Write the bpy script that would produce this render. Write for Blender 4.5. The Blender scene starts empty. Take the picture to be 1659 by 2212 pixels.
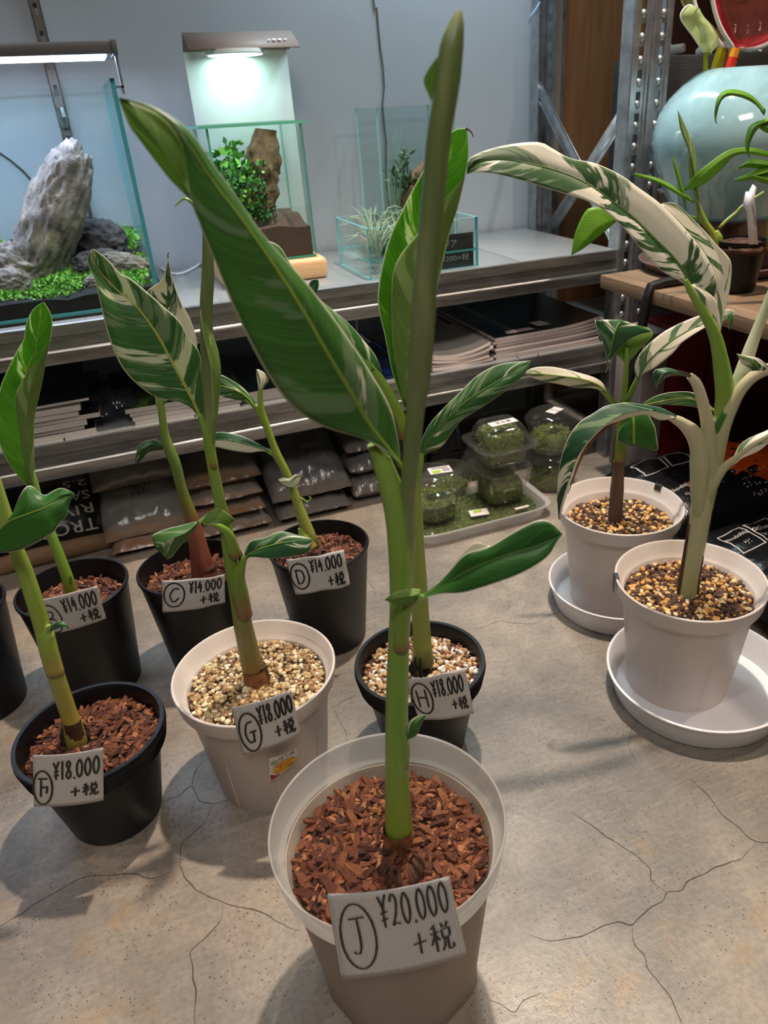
import bpy, bmesh, math, random
from mathutils import Vector, Matrix, noise, Euler
from bpy import data as D
PI = math.pi
rnd = random.Random(7)
scene = bpy.context.scene
col = scene.collection

# ---------------------------------------------------------------- camera
YAW, PITCH, ROLL = math.radians(21.335), math.radians(28.577), math.radians(3.159)
FPX, CX, CY, WPX, HPX = 1622.4, 928.0, 1106.0, 1659.0, 2212.0
EYE = Vector((0, 0, 0.72))
def _rot(v):
    c, s = math.cos(YAW), math.sin(YAW)
    return Vector((v[0]*c + v[1]*s, -v[0]*s + v[1]*c, v[2]))
_f = Vector((0, math.cos(PITCH), -math.sin(PITCH))); _r = Vector((1, 0, 0)); _d = _f.cross(_r)
FWD = _rot(_f)
RGT = _rot(_r*math.cos(ROLL) + _d*math.sin(ROLL))
DWN = _rot(_d*math.cos(ROLL) - _r*math.sin(ROLL))
HEAD = _rot((0, 1, 0)); SIDE = _rot((1, 0, 0))
def ray(x, y): return FWD + RGT*((x-CX)/FPX) + DWN*((y-CY)/FPX)
def onz(x, y, z): d = ray(x, y); return EYE + d*((z-EYE.z)/d.z)       # pixel on a level plane
def ony(x, y, Y): d = ray(x, y); return EYE + d*(Y/d.y)                 # pixel on a plane parallel to the back wall
def onx(x, y, X): d = ray(x, y); return EYE + d*(X/d.x)                 # pixel on a plane parallel to the rack's end
def onh(x, y, h): d = ray(x, y); return EYE + d*(h/d.dot(HEAD))         # pixel at a distance straight ahead
def mpp(P): return (P-EYE).dot(FWD)/FPX                                 # metres per pixel at P
cam_d = D.cameras.new('camera'); cam = D.objects.new('camera', cam_d); col.objects.link(cam)
M = Matrix.Identity(4)
for i in range(3):
    M[i][0] = RGT[i]; M[i][1] = -DWN[i]; M[i][2] = -FWD[i]; M[i][3] = EYE[i]
cam.matrix_world = M
cam_d.sensor_fit = 'VERTICAL'; cam_d.sensor_height = 36.0; cam_d.sensor_width = 27.0
cam_d.lens = FPX/HPX*36.0
cam_d.shift_x = -(CX-WPX/2)/HPX
cam_d.clip_start = 0.02
cam_d.dof.use_dof = True; cam_d.dof.focus_distance = 0.82; cam_d.dof.aperture_fstop = 9.0
scene.camera = cam

# ---------------------------------------------------------------- world, lights, exposure
world = D.worlds.new('world'); scene.world = world; world.use_nodes = True
bg = world.node_tree.nodes['Background']; bg.inputs[0].default_value = (0.78, 0.80, 0.84, 1); bg.inputs[1].default_value = 0.12
scene.view_settings.view_transform = 'Standard'; scene.view_settings.look = 'None'
scene.view_settings.gamma = 1.0; scene.view_settings.use_curve_mapping = False
scene.view_settings.exposure = 0.34
def lamp(name, kind, loc, power, color, size=0.1, target=None, **kw):
    L = D.lights.new(name, kind); L.energy = power; L.color = color
    if kind == 'AREA': L.shape = 'RECTANGLE'; L.size = size; L.size_y = kw.get('size_y', size)
    else: L.shadow_soft_size = size
    if kind == 'SPOT': L.spot_size = kw.get('angle', 1.2); L.spot_blend = kw.get('blend', 0.6)
    o = D.objects.new(name, L); col.objects.link(o); o.location = loc
    if target is not None:
        o.rotation_euler = (Vector(target)-Vector(loc)).to_track_quat('-Z', 'Y').to_euler()
    return o
lamp('ceiling_spot_warm_offscreen', 'SPOT', (0.62, 0.98, 2.35), 165, (1.0, 0.85, 0.70), 0.032, (0.55, 0.70, 0), angle=1.05, blend=0.55)
lamp('ceiling_spot_right_offscreen', 'SPOT', (1.75, 0.35, 2.3), 42, (1.0, 0.82, 0.64), 0.05, (0.75, 0.85, 0.2), angle=1.0, blend=0.6)
lamp('ceiling_spot_left_offscreen', 'SPOT', (-0.95, 0.15, 2.4), 20, (1.0, 0.88, 0.84), 0.06, (-0.05, 0.75, 0.1), angle=0.95, blend=0.6)
lamp('ceiling_lamp_behind_offscreen', 'AREA', (-0.1, -0.9, 2.62), 24, (1.0, 0.94, 0.88), 0.9, (0.25, 1.0, 0.4), size_y=0.7)
lamp('upper_shelf_lamp_offscreen', 'AREA', (0.72, 1.46, 1.42), 5.6, (0.66, 0.90, 1.0), 0.06, (0.72, 1.50, 0.45), size_y=0.5)

# ---------------------------------------------------------------- materials
def S(c):                                                              # sRGB 0..255 -> linear
    return tuple(((v/255)/12.92 if v/255 <= 0.04045 else (((v/255)+0.055)/1.055)**2.4) for v in c[:3])+(1,)
class NT:
    def __init__(s, name):
        s.m = D.materials.new(name); s.m.use_nodes = True; s.t = s.m.node_tree; s.n = s.t.nodes
        s.b = s.n['Principled BSDF']; s.out = s.n['Material Output']
    def new(s, typ, **kw):
        n = s.n.new('ShaderNode'+typ)
        for k, v in kw.items(): setattr(n, k, v)
        return n
    def link(s, a, b): s.t.links.new(a, b)
    def val(s, sock, v):
        if hasattr(v, 'links') or hasattr(v, 'is_output'): s.link(v, sock)
        else: sock.default_value = v
    def math(s, op, a, b=None, c=None, clamp=False):
        n = s.new('Math', operation=op); n.use_clamp = clamp
        for i, v in enumerate((a, b, c)):
            if v is not None: s.val(n.inputs[i], v)
        return n.outputs[0]
    def mix(s, f, a, b):
        n = s.new('Mix', data_type='RGBA'); s.val(n.inputs[0], f); s.val(n.inputs[6], a); s.val(n.inputs[7], b); return n.outputs[2]
    def noise(s, vec, scale, detail=3, rough=0.5, dist=0.0, dim='3D'):
        n = s.new('TexNoise', noise_dimensions=dim); n.inputs['Scale'].default_value = scale
        n.inputs['Detail'].default_value = detail; n.inputs['Roughness'].default_value = rough; n.inputs['Distortion'].default_value = dist
        if vec is not None: s.link(vec, n.inputs['Vector'])
        return n.outputs['Fac']
    def ramp(s, f, stops, interp='LINEAR'):
        n = s.new('ValToRGB'); e = n.color_ramp.elements; n.color_ramp.interpolation = interp
        while len(e) > 1: e.remove(e[-1])
        e[0].position, e[0].color = stops[0]
        for p, c in stops[1:]: x = e.new(p); x.color = c
        s.link(f, n.inputs[0]); return n.outputs[0]
    def coord(s, which='Object'): return s.new('TexCoord').outputs[which]
    def mapping(s, vec, scale=(1, 1, 1), loc=(0, 0, 0), rot=(0, 0, 0)):
        n = s.new('Mapping'); s.link(vec, n.inputs[0]); n.inputs['Scale'].default_value = scale
        n.inputs['Location'].default_value = loc; n.inputs['Rotation'].default_value = rot; return n.outputs[0]
    def bump(s, h, strength=0.3, dist=0.002):
        n = s.new('Bump'); n.inputs['Strength'].default_value = strength; n.inputs['Distance'].default_value = dist
        s.link(h, n.inputs['Height']); s.link(n.outputs[0], s.b.inputs['Normal']); return n.outputs[0]
    def set(s, **kw):
        for k, v in kw.items(): s.val(s.b.inputs[k.replace('_', ' ')], v)
MATS = {}
def plain(name, rgb, rough=0.5, metal=0.0, var=0.0, scale=40, bump=0.0, bscale=200, spec=0.5, coat=0.0, emit=None, es=0):
    if name in MATS: return MATS[name]
    t = NT(name); c = S(rgb)
    t.set(Roughness=rough, Metallic=metal); t.b.inputs['Specular IOR Level'].default_value = spec
    if coat: t.b.inputs['Coat Weight'].default_value = coat; t.b.inputs['Coat Roughness'].default_value = 0.08
    if var:
        f = t.noise(t.coord(), scale, 4, 0.6)
        a = tuple(x*(1-var) for x in c[:3])+(1,); b = tuple(min(1, x*(1+var)) for x in c[:3])+(1,)
        t.set(Base_Color=t.ramp(f, [(0.3, a), (0.7, b)]))
    else: t.set(Base_Color=c)
    if bump: t.bump(t.noise(t.coord(), bscale, 3), bump, 0.001)
    if emit: t.b.inputs['Emission Color'].default_value = S(emit); t.b.inputs['Emission Strength'].default_value = es
    MATS[name] = t.m; return t.m
def clear(name, tint=(235, 248, 246), alpha=0.9, gloss_rough=0.03, ior=1.3, body=None):
    if name in MATS: return MATS[name]
    t = NT(name); t.n.remove(t.b)
    tr = t.new('BsdfTransparent'); tr.inputs[0].default_value = S(tint)
    gl = t.new('BsdfGlossy'); gl.inputs['Roughness'].default_value = gloss_rough
    lw = t.new('LayerWeight'); lw.inputs['Blend'].default_value = 0.5; r0 = ((ior-1)/(ior+1))**2
    fr = t.math('MULTIPLY_ADD', t.math('POWER', lw.outputs['Facing'], 5.0), 0.45, r0+0.012)
    mx = t.new('MixShader'); t.link(fr, mx.inputs[0]); t.link(tr.outputs[0], mx.inputs[1]); t.link(gl.outputs[0], mx.inputs[2])
    last = mx
    if body:
        df = t.new('BsdfDiffuse'); df.inputs[0].default_value = S(body); tl = t.new('BsdfTranslucent'); tl.inputs[0].default_value = S(body)
        m2 = t.new('MixShader'); m2.inputs[0].default_value = 0.45; t.link(df.outputs[0], m2.inputs[1]); t.link(tl.outputs[0], m2.inputs[2])
        m3 = t.new('MixShader'); m3.inputs[0].default_value = alpha; t.link(m2.outputs[0], m3.inputs[1]); t.link(mx.outputs[0], m3.inputs[2]); last = m3
    t.link(last.outputs[0], t.out.inputs[0]); MATS[name] = t.m; return t.m

# ---------------------------------------------------------------- geometry helpers
class MB:
    def __init__(s): s.v = []; s.f = []; s.uv = []; s.mi = []; s.vc = None
    def add(s, verts, faces, mi=0, uvs=None):
        o = len(s.v); s.v += [tuple(v) for v in verts]
        for k, f in enumerate(faces):
            s.f.append(tuple(i+o for i in f)); s.mi.append(mi if isinstance(mi, int) else mi[k])
            s.uv.append([uvs[i] for i in f] if uvs else [(0, 0)]*len(f))
        return s
    def box(s, c, h, rot=None, mi=0, jit=0.0, taper=1.0):
        vs = []
        for z in (-1, 1):
            for y in (-1, 1):
                for x in (-1, 1):
                    k = taper if z > 0 else 1.0
                    v = Vector((x*h[0]*k, y*h[1]*k, z*h[2]))
                    if jit: v += Vector((rnd.uniform(-jit, jit), rnd.uniform(-jit, jit), rnd.uniform(-jit, jit)))
                    if rot is not None: v = rot @ v
                    vs.append(v+Vector(c))
        return s.add(vs, [(0, 2, 3, 1), (4, 5, 7, 6), (0, 1, 5, 4), (2, 6, 7, 3), (0, 4, 6, 2), (1, 3, 7, 5)], mi)
    def lathe(s, prof, n=48, c=(0, 0, 0), fn=None, closed=False, cap=False, mi=0):
        vs = []; fs = []
        for i, (r, z) in enumerate(prof):
            for k in range(n):
                a = 2*PI*k/n; rx, ry = (r, r) if fn is None else fn(r, z, a, i)
                vs.append((c[0]+rx*math.cos(a), c[1]+ry*math.sin(a), c[2]+z))
        m = len(prof)
        for i in range(m if closed else m-1):
            j = (i+1) % m
            for k in range(n):
                k2 = (k+1) % n; fs.append((i*n+k, i*n+k2, j*n+k2, j*n+k))
        if cap: fs.append(tuple(range(n))[::-1]); fs.append(tuple((m-1)*n+k for k in range(n)))
        uvs = [(k/n, i/max(1, m-1)) for i in range(m) for k in range(n)]
        return s.add(vs, fs, mi, uvs)
    def holed(s, fn, u0, u1, z0, z1, a, b, slots):
        """flat plate with real slots: fn(u, z) -> point; slots span u a..b, each (z low, z high)"""
        def q(ua, ub, za, zb):
            if zb-za > 1e-6: s.add([fn(ua, za), fn(ub, za), fn(ub, zb), fn(ua, zb)], [(0, 1, 2, 3)])
        q(u0, a, z0, z1); q(b, u1, z0, z1); z = z0
        for lo, hi in slots: q(a, b, z, lo); z = hi
        q(a, b, z, z1); return s
    def tube(s, pts, radii, n=8, cap=True, mi=0, flat=1.0, up=None):
        pts = [Vector(p) for p in pts]; N = len(pts)
        if not hasattr(radii, '__len__'): radii = [radii]*N
        vs = []; uvs = []; prev = None; L = 0
        for i, p in enumerate(pts):
            t = (pts[min(i+1, N-1)]-pts[max(i-1, 0)]).normalized()
            if prev is None:
                a = Vector(up) if up is not None else (Vector((0, 0, 1)) if abs(t.z) < 0.9 else Vector((1, 0, 0)))
                u = t.cross(a).normalized()
            else: u = (prev - t*prev.dot(t)).normalized()
            prev = u; w = t.cross(u)
            if i: L += (p-pts[i-1]).length
            for k in range(n):
                a = 2*PI*k/n; vs.append(p+u*(radii[i]*math.cos(a))+w*(radii[i]*flat*math.sin(a))); uvs.append((i/(N-1), k/n))
        fs = [(i*n+k, i*n+(k+1) % n, (i+1)*n+(k+1) % n, (i+1)*n+k) for i in range(N-1) for k in range(n)]
        if cap: fs.append(tuple(range(n))[::-1]); fs.append(tuple((N-1)*n+k for k in range(n)))
        return s.add(vs, fs, mi, uvs)
    def grid(s, P, mi=0, uvs=None, close=False):
        nu, nv = len(P), len(P[0]); vs = [p for row in P for p in row]
        fs = [(i*nv+j, i*nv+j+1, (i+1)*nv+j+1, (i+1)*nv+j) for i in range(nu-1) for j in range(nv-1)]
        uu = [u for row in uvs for u in row] if uvs else None
        return s.add(vs, fs, mi, uu)
    def mesh(s, name, mats, smooth=True, recalc=True, cols=None, auto=None):
        me = D.meshes.new(name); me.from_pydata(s.v, [], s.f)
        for m in (mats if isinstance(mats, (list, tuple)) else [mats]): me.materials.append(m)
        me.polygons.foreach_set('material_index', s.mi)
        ul = me.uv_layers.new(name='UVMap'); flat = [c for f in s.uv for uv in f for c in uv]; ul.data.foreach_set('uv', flat)
        if recalc:
            bm = bmesh.new(); bm.from_mesh(me); bmesh.ops.recalc_face_normals(bm, faces=bm.faces); bm.to_mesh(me); bm.free()
        if smooth: me.polygons.foreach_set('use_smooth', [True]*len(me.polygons))
        if auto is not None:
            try: me.set_sharp_from_angle(angle=auto)
            except Exception: pass
        if cols is not None:
            ca = me.color_attributes.new('Col', 'FLOAT_COLOR', 'POINT')
            ca.data.foreach_set('color', [x for c in cols for x in c])
        me.update(); return me
def link(name, me, parent=None, loc=None, rot=None):
    o = D.objects.new(name, me); col.objects.link(o)
    if parent is not None: o.parent = parent
    if loc is not None: o.location = loc
    if rot is not None: o.rotation_euler = rot
    return o
def obj(name, mb, mat, parent=None, smooth=True, auto=0.7, origin=None, **kw):
    """one mesh object; vertices are world coordinates, moved so that the parent (or the given origin) is the local zero"""
    o0 = Vector(origin) if origin is not None else (world_loc(parent) if parent is not None else Vector((0, 0, 0)))
    if o0.length > 0: mb.v = [tuple(Vector(v)-o0) for v in mb.v]
    me = mb.mesh(name, mat, smooth=smooth, auto=auto, **kw)
    ob = link(name, me, parent)
    if parent is None and o0.length > 0: ob.location = o0
    elif parent is not None and origin is not None: ob.location = Vector(origin)-world_loc(parent)
    return ob
def world_loc(o):
    p = o.location.copy()
    while o.parent is not None: o = o.parent; p += o.location
    return p
def tag(o, label=None, cat=None, group=None, kind=None):
    if label: o['label'] = label
    if cat: o['category'] = cat
    if group: o['group'] = group
    if kind: o['kind'] = kind
    return o
def thing(name, label, cat, loc, group=None):
    o = D.objects.new(name, None); col.objects.link(o); o.location = loc; o.empty_display_size = 0.02
    return tag(o, label, cat, group)
def struct(o): o['kind'] = 'structure'; return o
def cr(P, n):                                                         # Catmull-Rom through P, n points evenly by length
    P = [Vector(p) for p in P]
    if len(P) == 1: return [P[0].copy() for _ in range(n)]
    dense = []
    for i in range(len(P)-1):
        a, b, c, d = P[max(i-1, 0)], P[i], P[i+1], P[min(i+2, len(P)-1)]
        for k in range(10):
            t = k/10; t2 = t*t; t3 = t2*t
            dense.append((b*2+(c-a)*t+(a*2-b*5+c*4-d)*t2+(b*3-a-c*3+d)*t3)*0.5)
    dense.append(P[-1].copy())
    acc = [0]
    for i in range(1, len(dense)): acc.append(acc[-1]+(dense[i]-dense[i-1]).length)
    out = []; j = 0
    for k in range(n):
        s = acc[-1]*k/(n-1)
        while j < len(acc)-2 and acc[j+1] < s: j += 1
        L = acc[j+1]-acc[j]; t = (s-acc[j])/L if L > 1e-9 else 0
        out.append(dense[j].lerp(dense[j+1], min(1, max(0, t))))
    return out
def rbox(c, h, r=0.003, seg=2, rot=None):                             # rounded box as MB
    bm = bmesh.new(); bmesh.ops.create_cube(bm, size=2.0)
    for v in bm.verts: v.co = Vector((v.co.x*h[0], v.co.y*h[1], v.co.z*h[2]))
    bmesh.ops.bevel(bm, geom=bm.edges[:], offset=r, segments=seg, affect='EDGES', profile=0.5)
    mb = MB(); bm.verts.ensure_lookup_table()
    R = rot if rot is not None else Matrix.Identity(3)
    mb.add([R @ v.co+Vector(c) for v in bm.verts], [tuple(v.index for v in f.verts) for f in bm.faces]); bm.free(); return mb
def blob(c, r, sub=3, amp=0.25, freq=2.0, seed=0, rot=None, oct=4, per=0.5):   # rough lump (rock, bark, soil)
    bm = bmesh.new(); bmesh.ops.create_icosphere(bm, subdivisions=sub, radius=1.0)
    mb = MB(); R = rot if rot is not None else Matrix.Identity(3); vs = []
    sv = Vector((seed*3.1, seed*1.7, -seed*2.3))
    for v in bm.verts:
        n = v.co.normalized(); d = 0; f = freq; a = amp
        for _ in range(oct): d += a*(1-2*abs(noise.noise(n*f+sv))); f *= 2.1; a *= per
        p = n*(1+d); vs.append(R @ Vector((p.x*r[0], p.y*r[1], p.z*r[2]))+Vector(c))
    bm.verts.ensure_lookup_table(); mb.add(vs, [tuple(v.index for v in f.verts) for f in bm.faces]); bm.free(); return mb
_fontcache = {}
def text_mesh(s, size=1.0):
    k = s
    if k not in _fontcache:
        cu = D.curves.new('txt', 'FONT'); cu.body = s; cu.size = 1.0; cu.align_x = 'LEFT'; cu.resolution_u = 3
        o = D.objects.new('txt', cu); col.objects.link(o)
        dg = bpy.context.evaluated_depsgraph_get(); me = D.meshes.new_from_object(o.evaluated_get(dg))
        vs = [v.co.copy() for v in me.vertices]; fs = [tuple(p.vertices) for p in me.polygons]
        D.objects.remove(o); D.meshes.remove(me); D.curves.remove(cu); _fontcache[k] = (vs, fs)
    return _fontcache[k]
def text_on(mb, s, fn, x, y, h, w=None, mi=0):
    """put text s at (x,y) of a 2-D surface fn(u,v)->world; h its height, w its width in the same units"""
    if s[0] == '#':                                                   # print too small to read: n short pen marks
        n = int(s[1:]); q = random.Random(n*7+int(x*1000)); c = (w or h*n)/n
        for k in range(n):
            for _ in range(3):
                a, b = x+c*(k+q.uniform(0.08, 0.5)), y+h*q.uniform(0.0, 0.75)
                u, v = (c*0.38, h*0.12) if q.random() < 0.5 else (c*0.12, h*0.32)
                mb.add([fn(a, b), fn(a+u, b), fn(a+u, b+v), fn(a, b+v)], [(0, 1, 2, 3)], mi)
        return
    vs, fs = text_mesh(s)
    if not vs: return
    x0 = min(v.x for v in vs); x1 = max(v.x for v in vs); k = h
    kx = (w/(x1-x0)) if w else k
    mb.add([fn(x+(v.x-x0)*kx, y+v.y*k) for v in vs], fs, mi)
def stroke(mb, pts, wid, fn, n=None, mi=0):
    """pen stroke: ribbon through pts (2-D) mapped by fn"""
    P = cr([(p[0], p[1], 0) for p in pts], n or max(4, len(pts)*4)); L = []; R = []
    for i, p in enumerate(P):
        t = (P[min(i+1, len(P)-1)]-P[max(i-1, 0)])
        if t.length < 1e-9: t = Vector((1, 0, 0))
        t.normalize(); q = Vector((-t.y, t.x, 0))*wid*0.5; L.append(p+q); R.append(p-q)
    mb.grid([[fn(a.x, a.y), fn(b.x, b.y)] for a, b in zip(L, R)], mi)
# ================================================================ SETTING
def floor_mat():
    t = NT('polished_concrete'); c = t.coord()
    big = t.noise(c, 2.6, 5, 0.6, 0.6); mid = t.noise(c, 11, 6, 0.65, 0.3); fine = t.noise(c, 160, 4, 0.7); streak = t.noise(t.mapping(c, (3, 26, 3), rot=(0, 0, 0.5)), 9, 4, 0.6)
    base = t.ramp(big, [(0.28, S((96, 92, 85))), (0.45, S((140, 130, 119))), (0.62, S((172, 158, 143))), (0.78, S((132, 122, 100)))])
    base = t.mix(t.math('MULTIPLY', t.ramp(mid, [(0.42, (0, 0, 0, 1)), (0.66, (1, 1, 1, 1))]), 0.55), base, S((104, 101, 97)))
    base = t.mix(t.math('MULTIPLY', t.ramp(streak, [(0.5, (0, 0, 0, 1)), (0.72, (1, 1, 1, 1))]), 0.16), base, S((205, 190, 170)))
    base = t.mix(t.math('MULTIPLY', t.ramp(fine, [(0.45, (0, 0, 0, 1)), (0.62, (1, 1, 1, 1))]), 0.30), base, S((92, 86, 80)))
    och = t.noise(t.mapping(c, loc=(3.3, 1.2, 0)), 7.5, 4, 0.7)
    base = t.mix(t.math('MULTIPLY', t.ramp(och, [(0.60, (0, 0, 0, 1)), (0.72, (1, 1, 1, 1))]), 0.5), base, S((160, 124, 72)))
    v = t.new('TexVoronoi'); v.inputs['Scale'].default_value = 190; t.link(c, v.inputs['Vector'])
    spots = t.math('MULTIPLY', t.math('LESS_THAN', v.outputs['Distance'], 0.17), t.math('GREATER_THAN', t.noise(c, 14, 3), 0.5))
    base = t.mix(t.math('MULTIPLY', spots, 0.75), base, S((58, 54, 52)))
    t.set(Base_Color=base, Roughness=t.ramp(mid, [(0.3, (0.30, 0.30, 0.30, 1)), (0.7, (0.50, 0.50, 0.50, 1))])); t.b.inputs['Specular IOR Level'].default_value = 0.45
    t.bump(t.math('ADD', t.math('MULTIPLY', mid, 0.6), t.math('MULTIPLY', fine, 0.4)), 0.35, 0.003); return t.m
FLOORM = floor_mat()
floor = struct(obj('floor', MB().add([(-2.5, -1.2, 0), (3.2, -1.2, 0), (3.2, 1.9, 0), (-2.5, 1.9, 0)], [(0, 1, 2, 3)]), FLOORM, smooth=False))
CRACK = plain('crack_dark', (72, 64, 58), 0.9)  # one dark matt colour for the flat crack ribbons
cracks = [
 [(460, 1735), (441, 1775), (407, 1808), (390, 1842), (396, 1887), (433, 1928), (486, 1950), (542, 1965), (575, 1975), (613, 1997), (650, 2010)],
 [(486, 1952), (475, 1988), (445, 2025), (411, 2055), (420, 2089), (417, 2118), (424, 2148), (420, 2197), (430, 2240)],
 [(347, 1734), (385, 1719), (415, 1700), (430, 1728), (460, 1735), (508, 1724)], [(415, 1700), (420, 1670), (440, 1640)],
 [(-40, 2030), (41, 1976), (93, 1943), (149, 1911), (194, 1894), (276, 1889), (329, 1896), (366, 1883)],
 [(1700, 1812), (1634, 1818), (1593, 1785), (1557, 1756), (1531, 1719), (1490, 1683)],
 [(1634, 1818), (1608, 1848), (1579, 1862), (1531, 1881), (1490, 1903), (1472, 1921), (1441, 1929), (1428, 1951), (1395, 1969), (1366, 1998), (1333, 1991), (1300, 2002), (1270, 2017), (1197, 2030), (1138, 2017)],
 [(1441, 1929), (1410, 1903), (1399, 1870), (1355, 1833), (1307, 1807), (1270, 1778), (1234, 1754)],
 [(1366, 1998), (1366, 2028), (1388, 2064), (1399, 2090), (1421, 2120), (1443, 2145), (1458, 2175), (1475, 2230)],
 [(1373, 1525), (1375, 1562), (1364, 1576), (1355, 1602), (1366, 1631), (1379, 1657)],
 [(1050, 2156), (1079, 2167), (1111, 2186), (1138, 2156), (1171, 2142)],
 [(1017, 1359), (1059, 1350), (1078, 1341), (1108, 1346), (1156, 1347), (1174, 1335), (1222, 1315)], [(794, 1251), (805, 1270), (812, 1287)],
 [(718, 1530), (741, 1569), (751, 1592)], [(718, 1530), (741, 1515), (769, 1501)], [(95, 1447), (79, 1492), (70, 1539)]]
for k, c in enumerate(cracks):
    P = cr([onz(x, y, 0) for x, y in c], len(c)*9); mb = MB(); rows = []
    for i, p in enumerate(P):
        d = (P[min(i+1, len(P)-1)]-P[max(i-1, 0)]).normalized(); q = Vector((-d.y, d.x, 0))
        p = p+q*0.0025*noise.noise(p*60+Vector((k, 0, 0)))
        w = (0.00055 if k < 9 else 0.00035)*(0.55+0.9*abs(noise.noise(p*45)))*min(1, 4*i/len(P)+0.2, 4*(1-i/len(P))+0.2)
        rows.append([p+q*w+Vector((0, 0, .0003)), p-q*w+Vector((0, 0, .0003))])
    mb.grid(rows); obj('crack', mb, CRACK, floor)

def wall_mat(name, rgb, b=0.12):
    t = NT(name); c = t.coord(); n = t.noise(c, 5, 4, 0.6)
    t.set(Base_Color=t.ramp(n, [(0.3, tuple(x*0.93 for x in S(rgb)[:3])+(1,)), (0.7, S(rgb))]), Roughness=0.62); t.bump(t.noise(c, 70, 4, 0.7), b, 0.002); return t.m
YW = 1.662
def quad(name, P, m): return struct(obj(name, MB().add(P, [(0, 1, 2, 3)]), m, smooth=False))
WALLM = wall_mat('white_plaster', (172, 175, 182))
quad('wall_back', [(-2.5, YW, 0), (0.965, YW, 0), (0.965, YW, 2.7), (-2.5, YW, 2.7)], WALLM)
quad('ceiling', [(-2.5, -1.2, 2.7), (3.2, -1.2, 2.7), (3.2, 1.9, 2.7), (-2.5, 1.9, 2.7)], wall_mat('ceiling_paint', (150, 145, 140)))
quad('wall_left', [(-2.5, -1.2, 0), (-2.5, 1.9, 0), (-2.5, 1.9, 2.7), (-2.5, -1.2, 2.7)], wall_mat('dim_plaster', (120, 116, 112)))
quad('wall_front', [(-2.5, -1.2, 0), (3.2, -1.2, 0), (3.2, -1.2, 2.7), (-2.5, -1.2, 2.7)], wall_mat('dim_plaster2', (112, 108, 104)))
quad('wall_right', [(3.2, -1.2, 0), (3.2, 1.9, 0), (3.2, 1.9, 2.7), (3.2, -1.2, 2.7)], wall_mat('dim_plaster3', (110, 96, 84)))
def wood_mat(name, a, b, c2=None, scale=(40, 40, 3), rough=0.5, grain=0.25):
    t = NT(name); c = t.mapping(t.coord(), scale)
    n = t.noise(c, 1.0, 6, 0.65, 1.2); n2 = t.noise(t.coord(), 7, 3)
    k = t.ramp(n, [(0.3, S(a)), (0.7, S(b))])
    if c2: k = t.mix(t.math('MULTIPLY', t.ramp(n2, [(0.45, (0, 0, 0, 1)), (0.7, (1, 1, 1, 1))]), 0.6), k, S(c2))
    t.set(Base_Color=k, Roughness=rough); t.bump(n, grain, 0.002); return t.m
WOODW = wood_mat('stained_panel', (138, 90, 56), (178, 126, 84), (156, 112, 72), (30, 30, 2.2), 0.45)
WOODD = wood_mat('dark_stained_panel', (52, 26, 20), (74, 38, 28), None, (30, 30, 2.2), 0.45)
wr = struct(obj('wall_panel', MB().add([(0.965, 1.74, 0), (3.2, 1.74, 0), (3.2, 1.74, 2.7), (0.965, 1.74, 2.7)], [(0, 1, 2, 3)]), WOODD, smooth=False))
obj('panel', rbox((1.165, 1.725, 1.35), (0.142, 0.012, 1.35), 0.004), WOODW, wr)
obj('panel', rbox((1.395, 1.722, 1.35), (0.085, 0.012, 1.35), 0.004), WOODD, wr)
obj('panel', rbox((1.72, 1.725, 1.35), (0.235, 0.012, 1.35), 0.004), WOODW, wr)
obj('panel', rbox((2.3, 1.725, 1.35), (0.33, 0.012, 1.35), 0.004), WOODW, wr)
struct(obj('trim_1', rbox((1.002, 1.70, 1.35), (0.018, 0.040, 1.35), 0.003), plain('beige_trim', (150, 138, 128), 0.55)))

# ---- slotted shelf standard screwed to the wall
STEEL = NT('brushed_steel'); _c = STEEL.coord(); STEEL.set(Metallic=0.85, Base_Color=STEEL.ramp(STEEL.noise(STEEL.mapping(_c, (6, 60, 60)), 3, 5, 0.6), [(0.3, S((128, 128, 128))), (0.7, S((176, 174, 172)))]), Roughness=0.34); STEEL = STEEL.m
GALV = NT('galvanised_steel'); _c = GALV.coord(); GALV.set(Metallic=0.75, Base_Color=GALV.ramp(GALV.noise(_c, 30, 4, 0.6), [(0.3, S((140, 142, 146))), (0.7, S((186, 188, 192)))]), Roughness=0.28); GALV = GALV.m
std = thing('shelf_standard', 'slotted steel shelf standard screwed to the white wall behind the aquarium', 'wall bracket', (-0.016, YW, 0.46))
mb = MB().holed(lambda u, z: (-0.016+u, YW-0.010, z), -0.0085, 0.0085, 0.46, 1.44, -0.003, 0.003, [(0.49+0.04*k-0.0085, 0.49+0.04*k+0.0085) for k in range(23)])
for sx in (-1, 1): mb.box((-0.016+sx*0.008, YW-0.005, 0.95), (0.0006, 0.005, 0.49))
obj('channel', mb, plain('dull_steel', (120, 112, 106), 0.4, 0.7), std, smooth=False)
bh = MB().tube([(-0.016, YW-0.012, 0.742), (-0.016, YW-0.018, 0.728), (-0.016, YW-0.014, 0.712)], [0.006, 0.008, 0.005], 8); obj('hook', bh, GALV, std)

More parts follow.
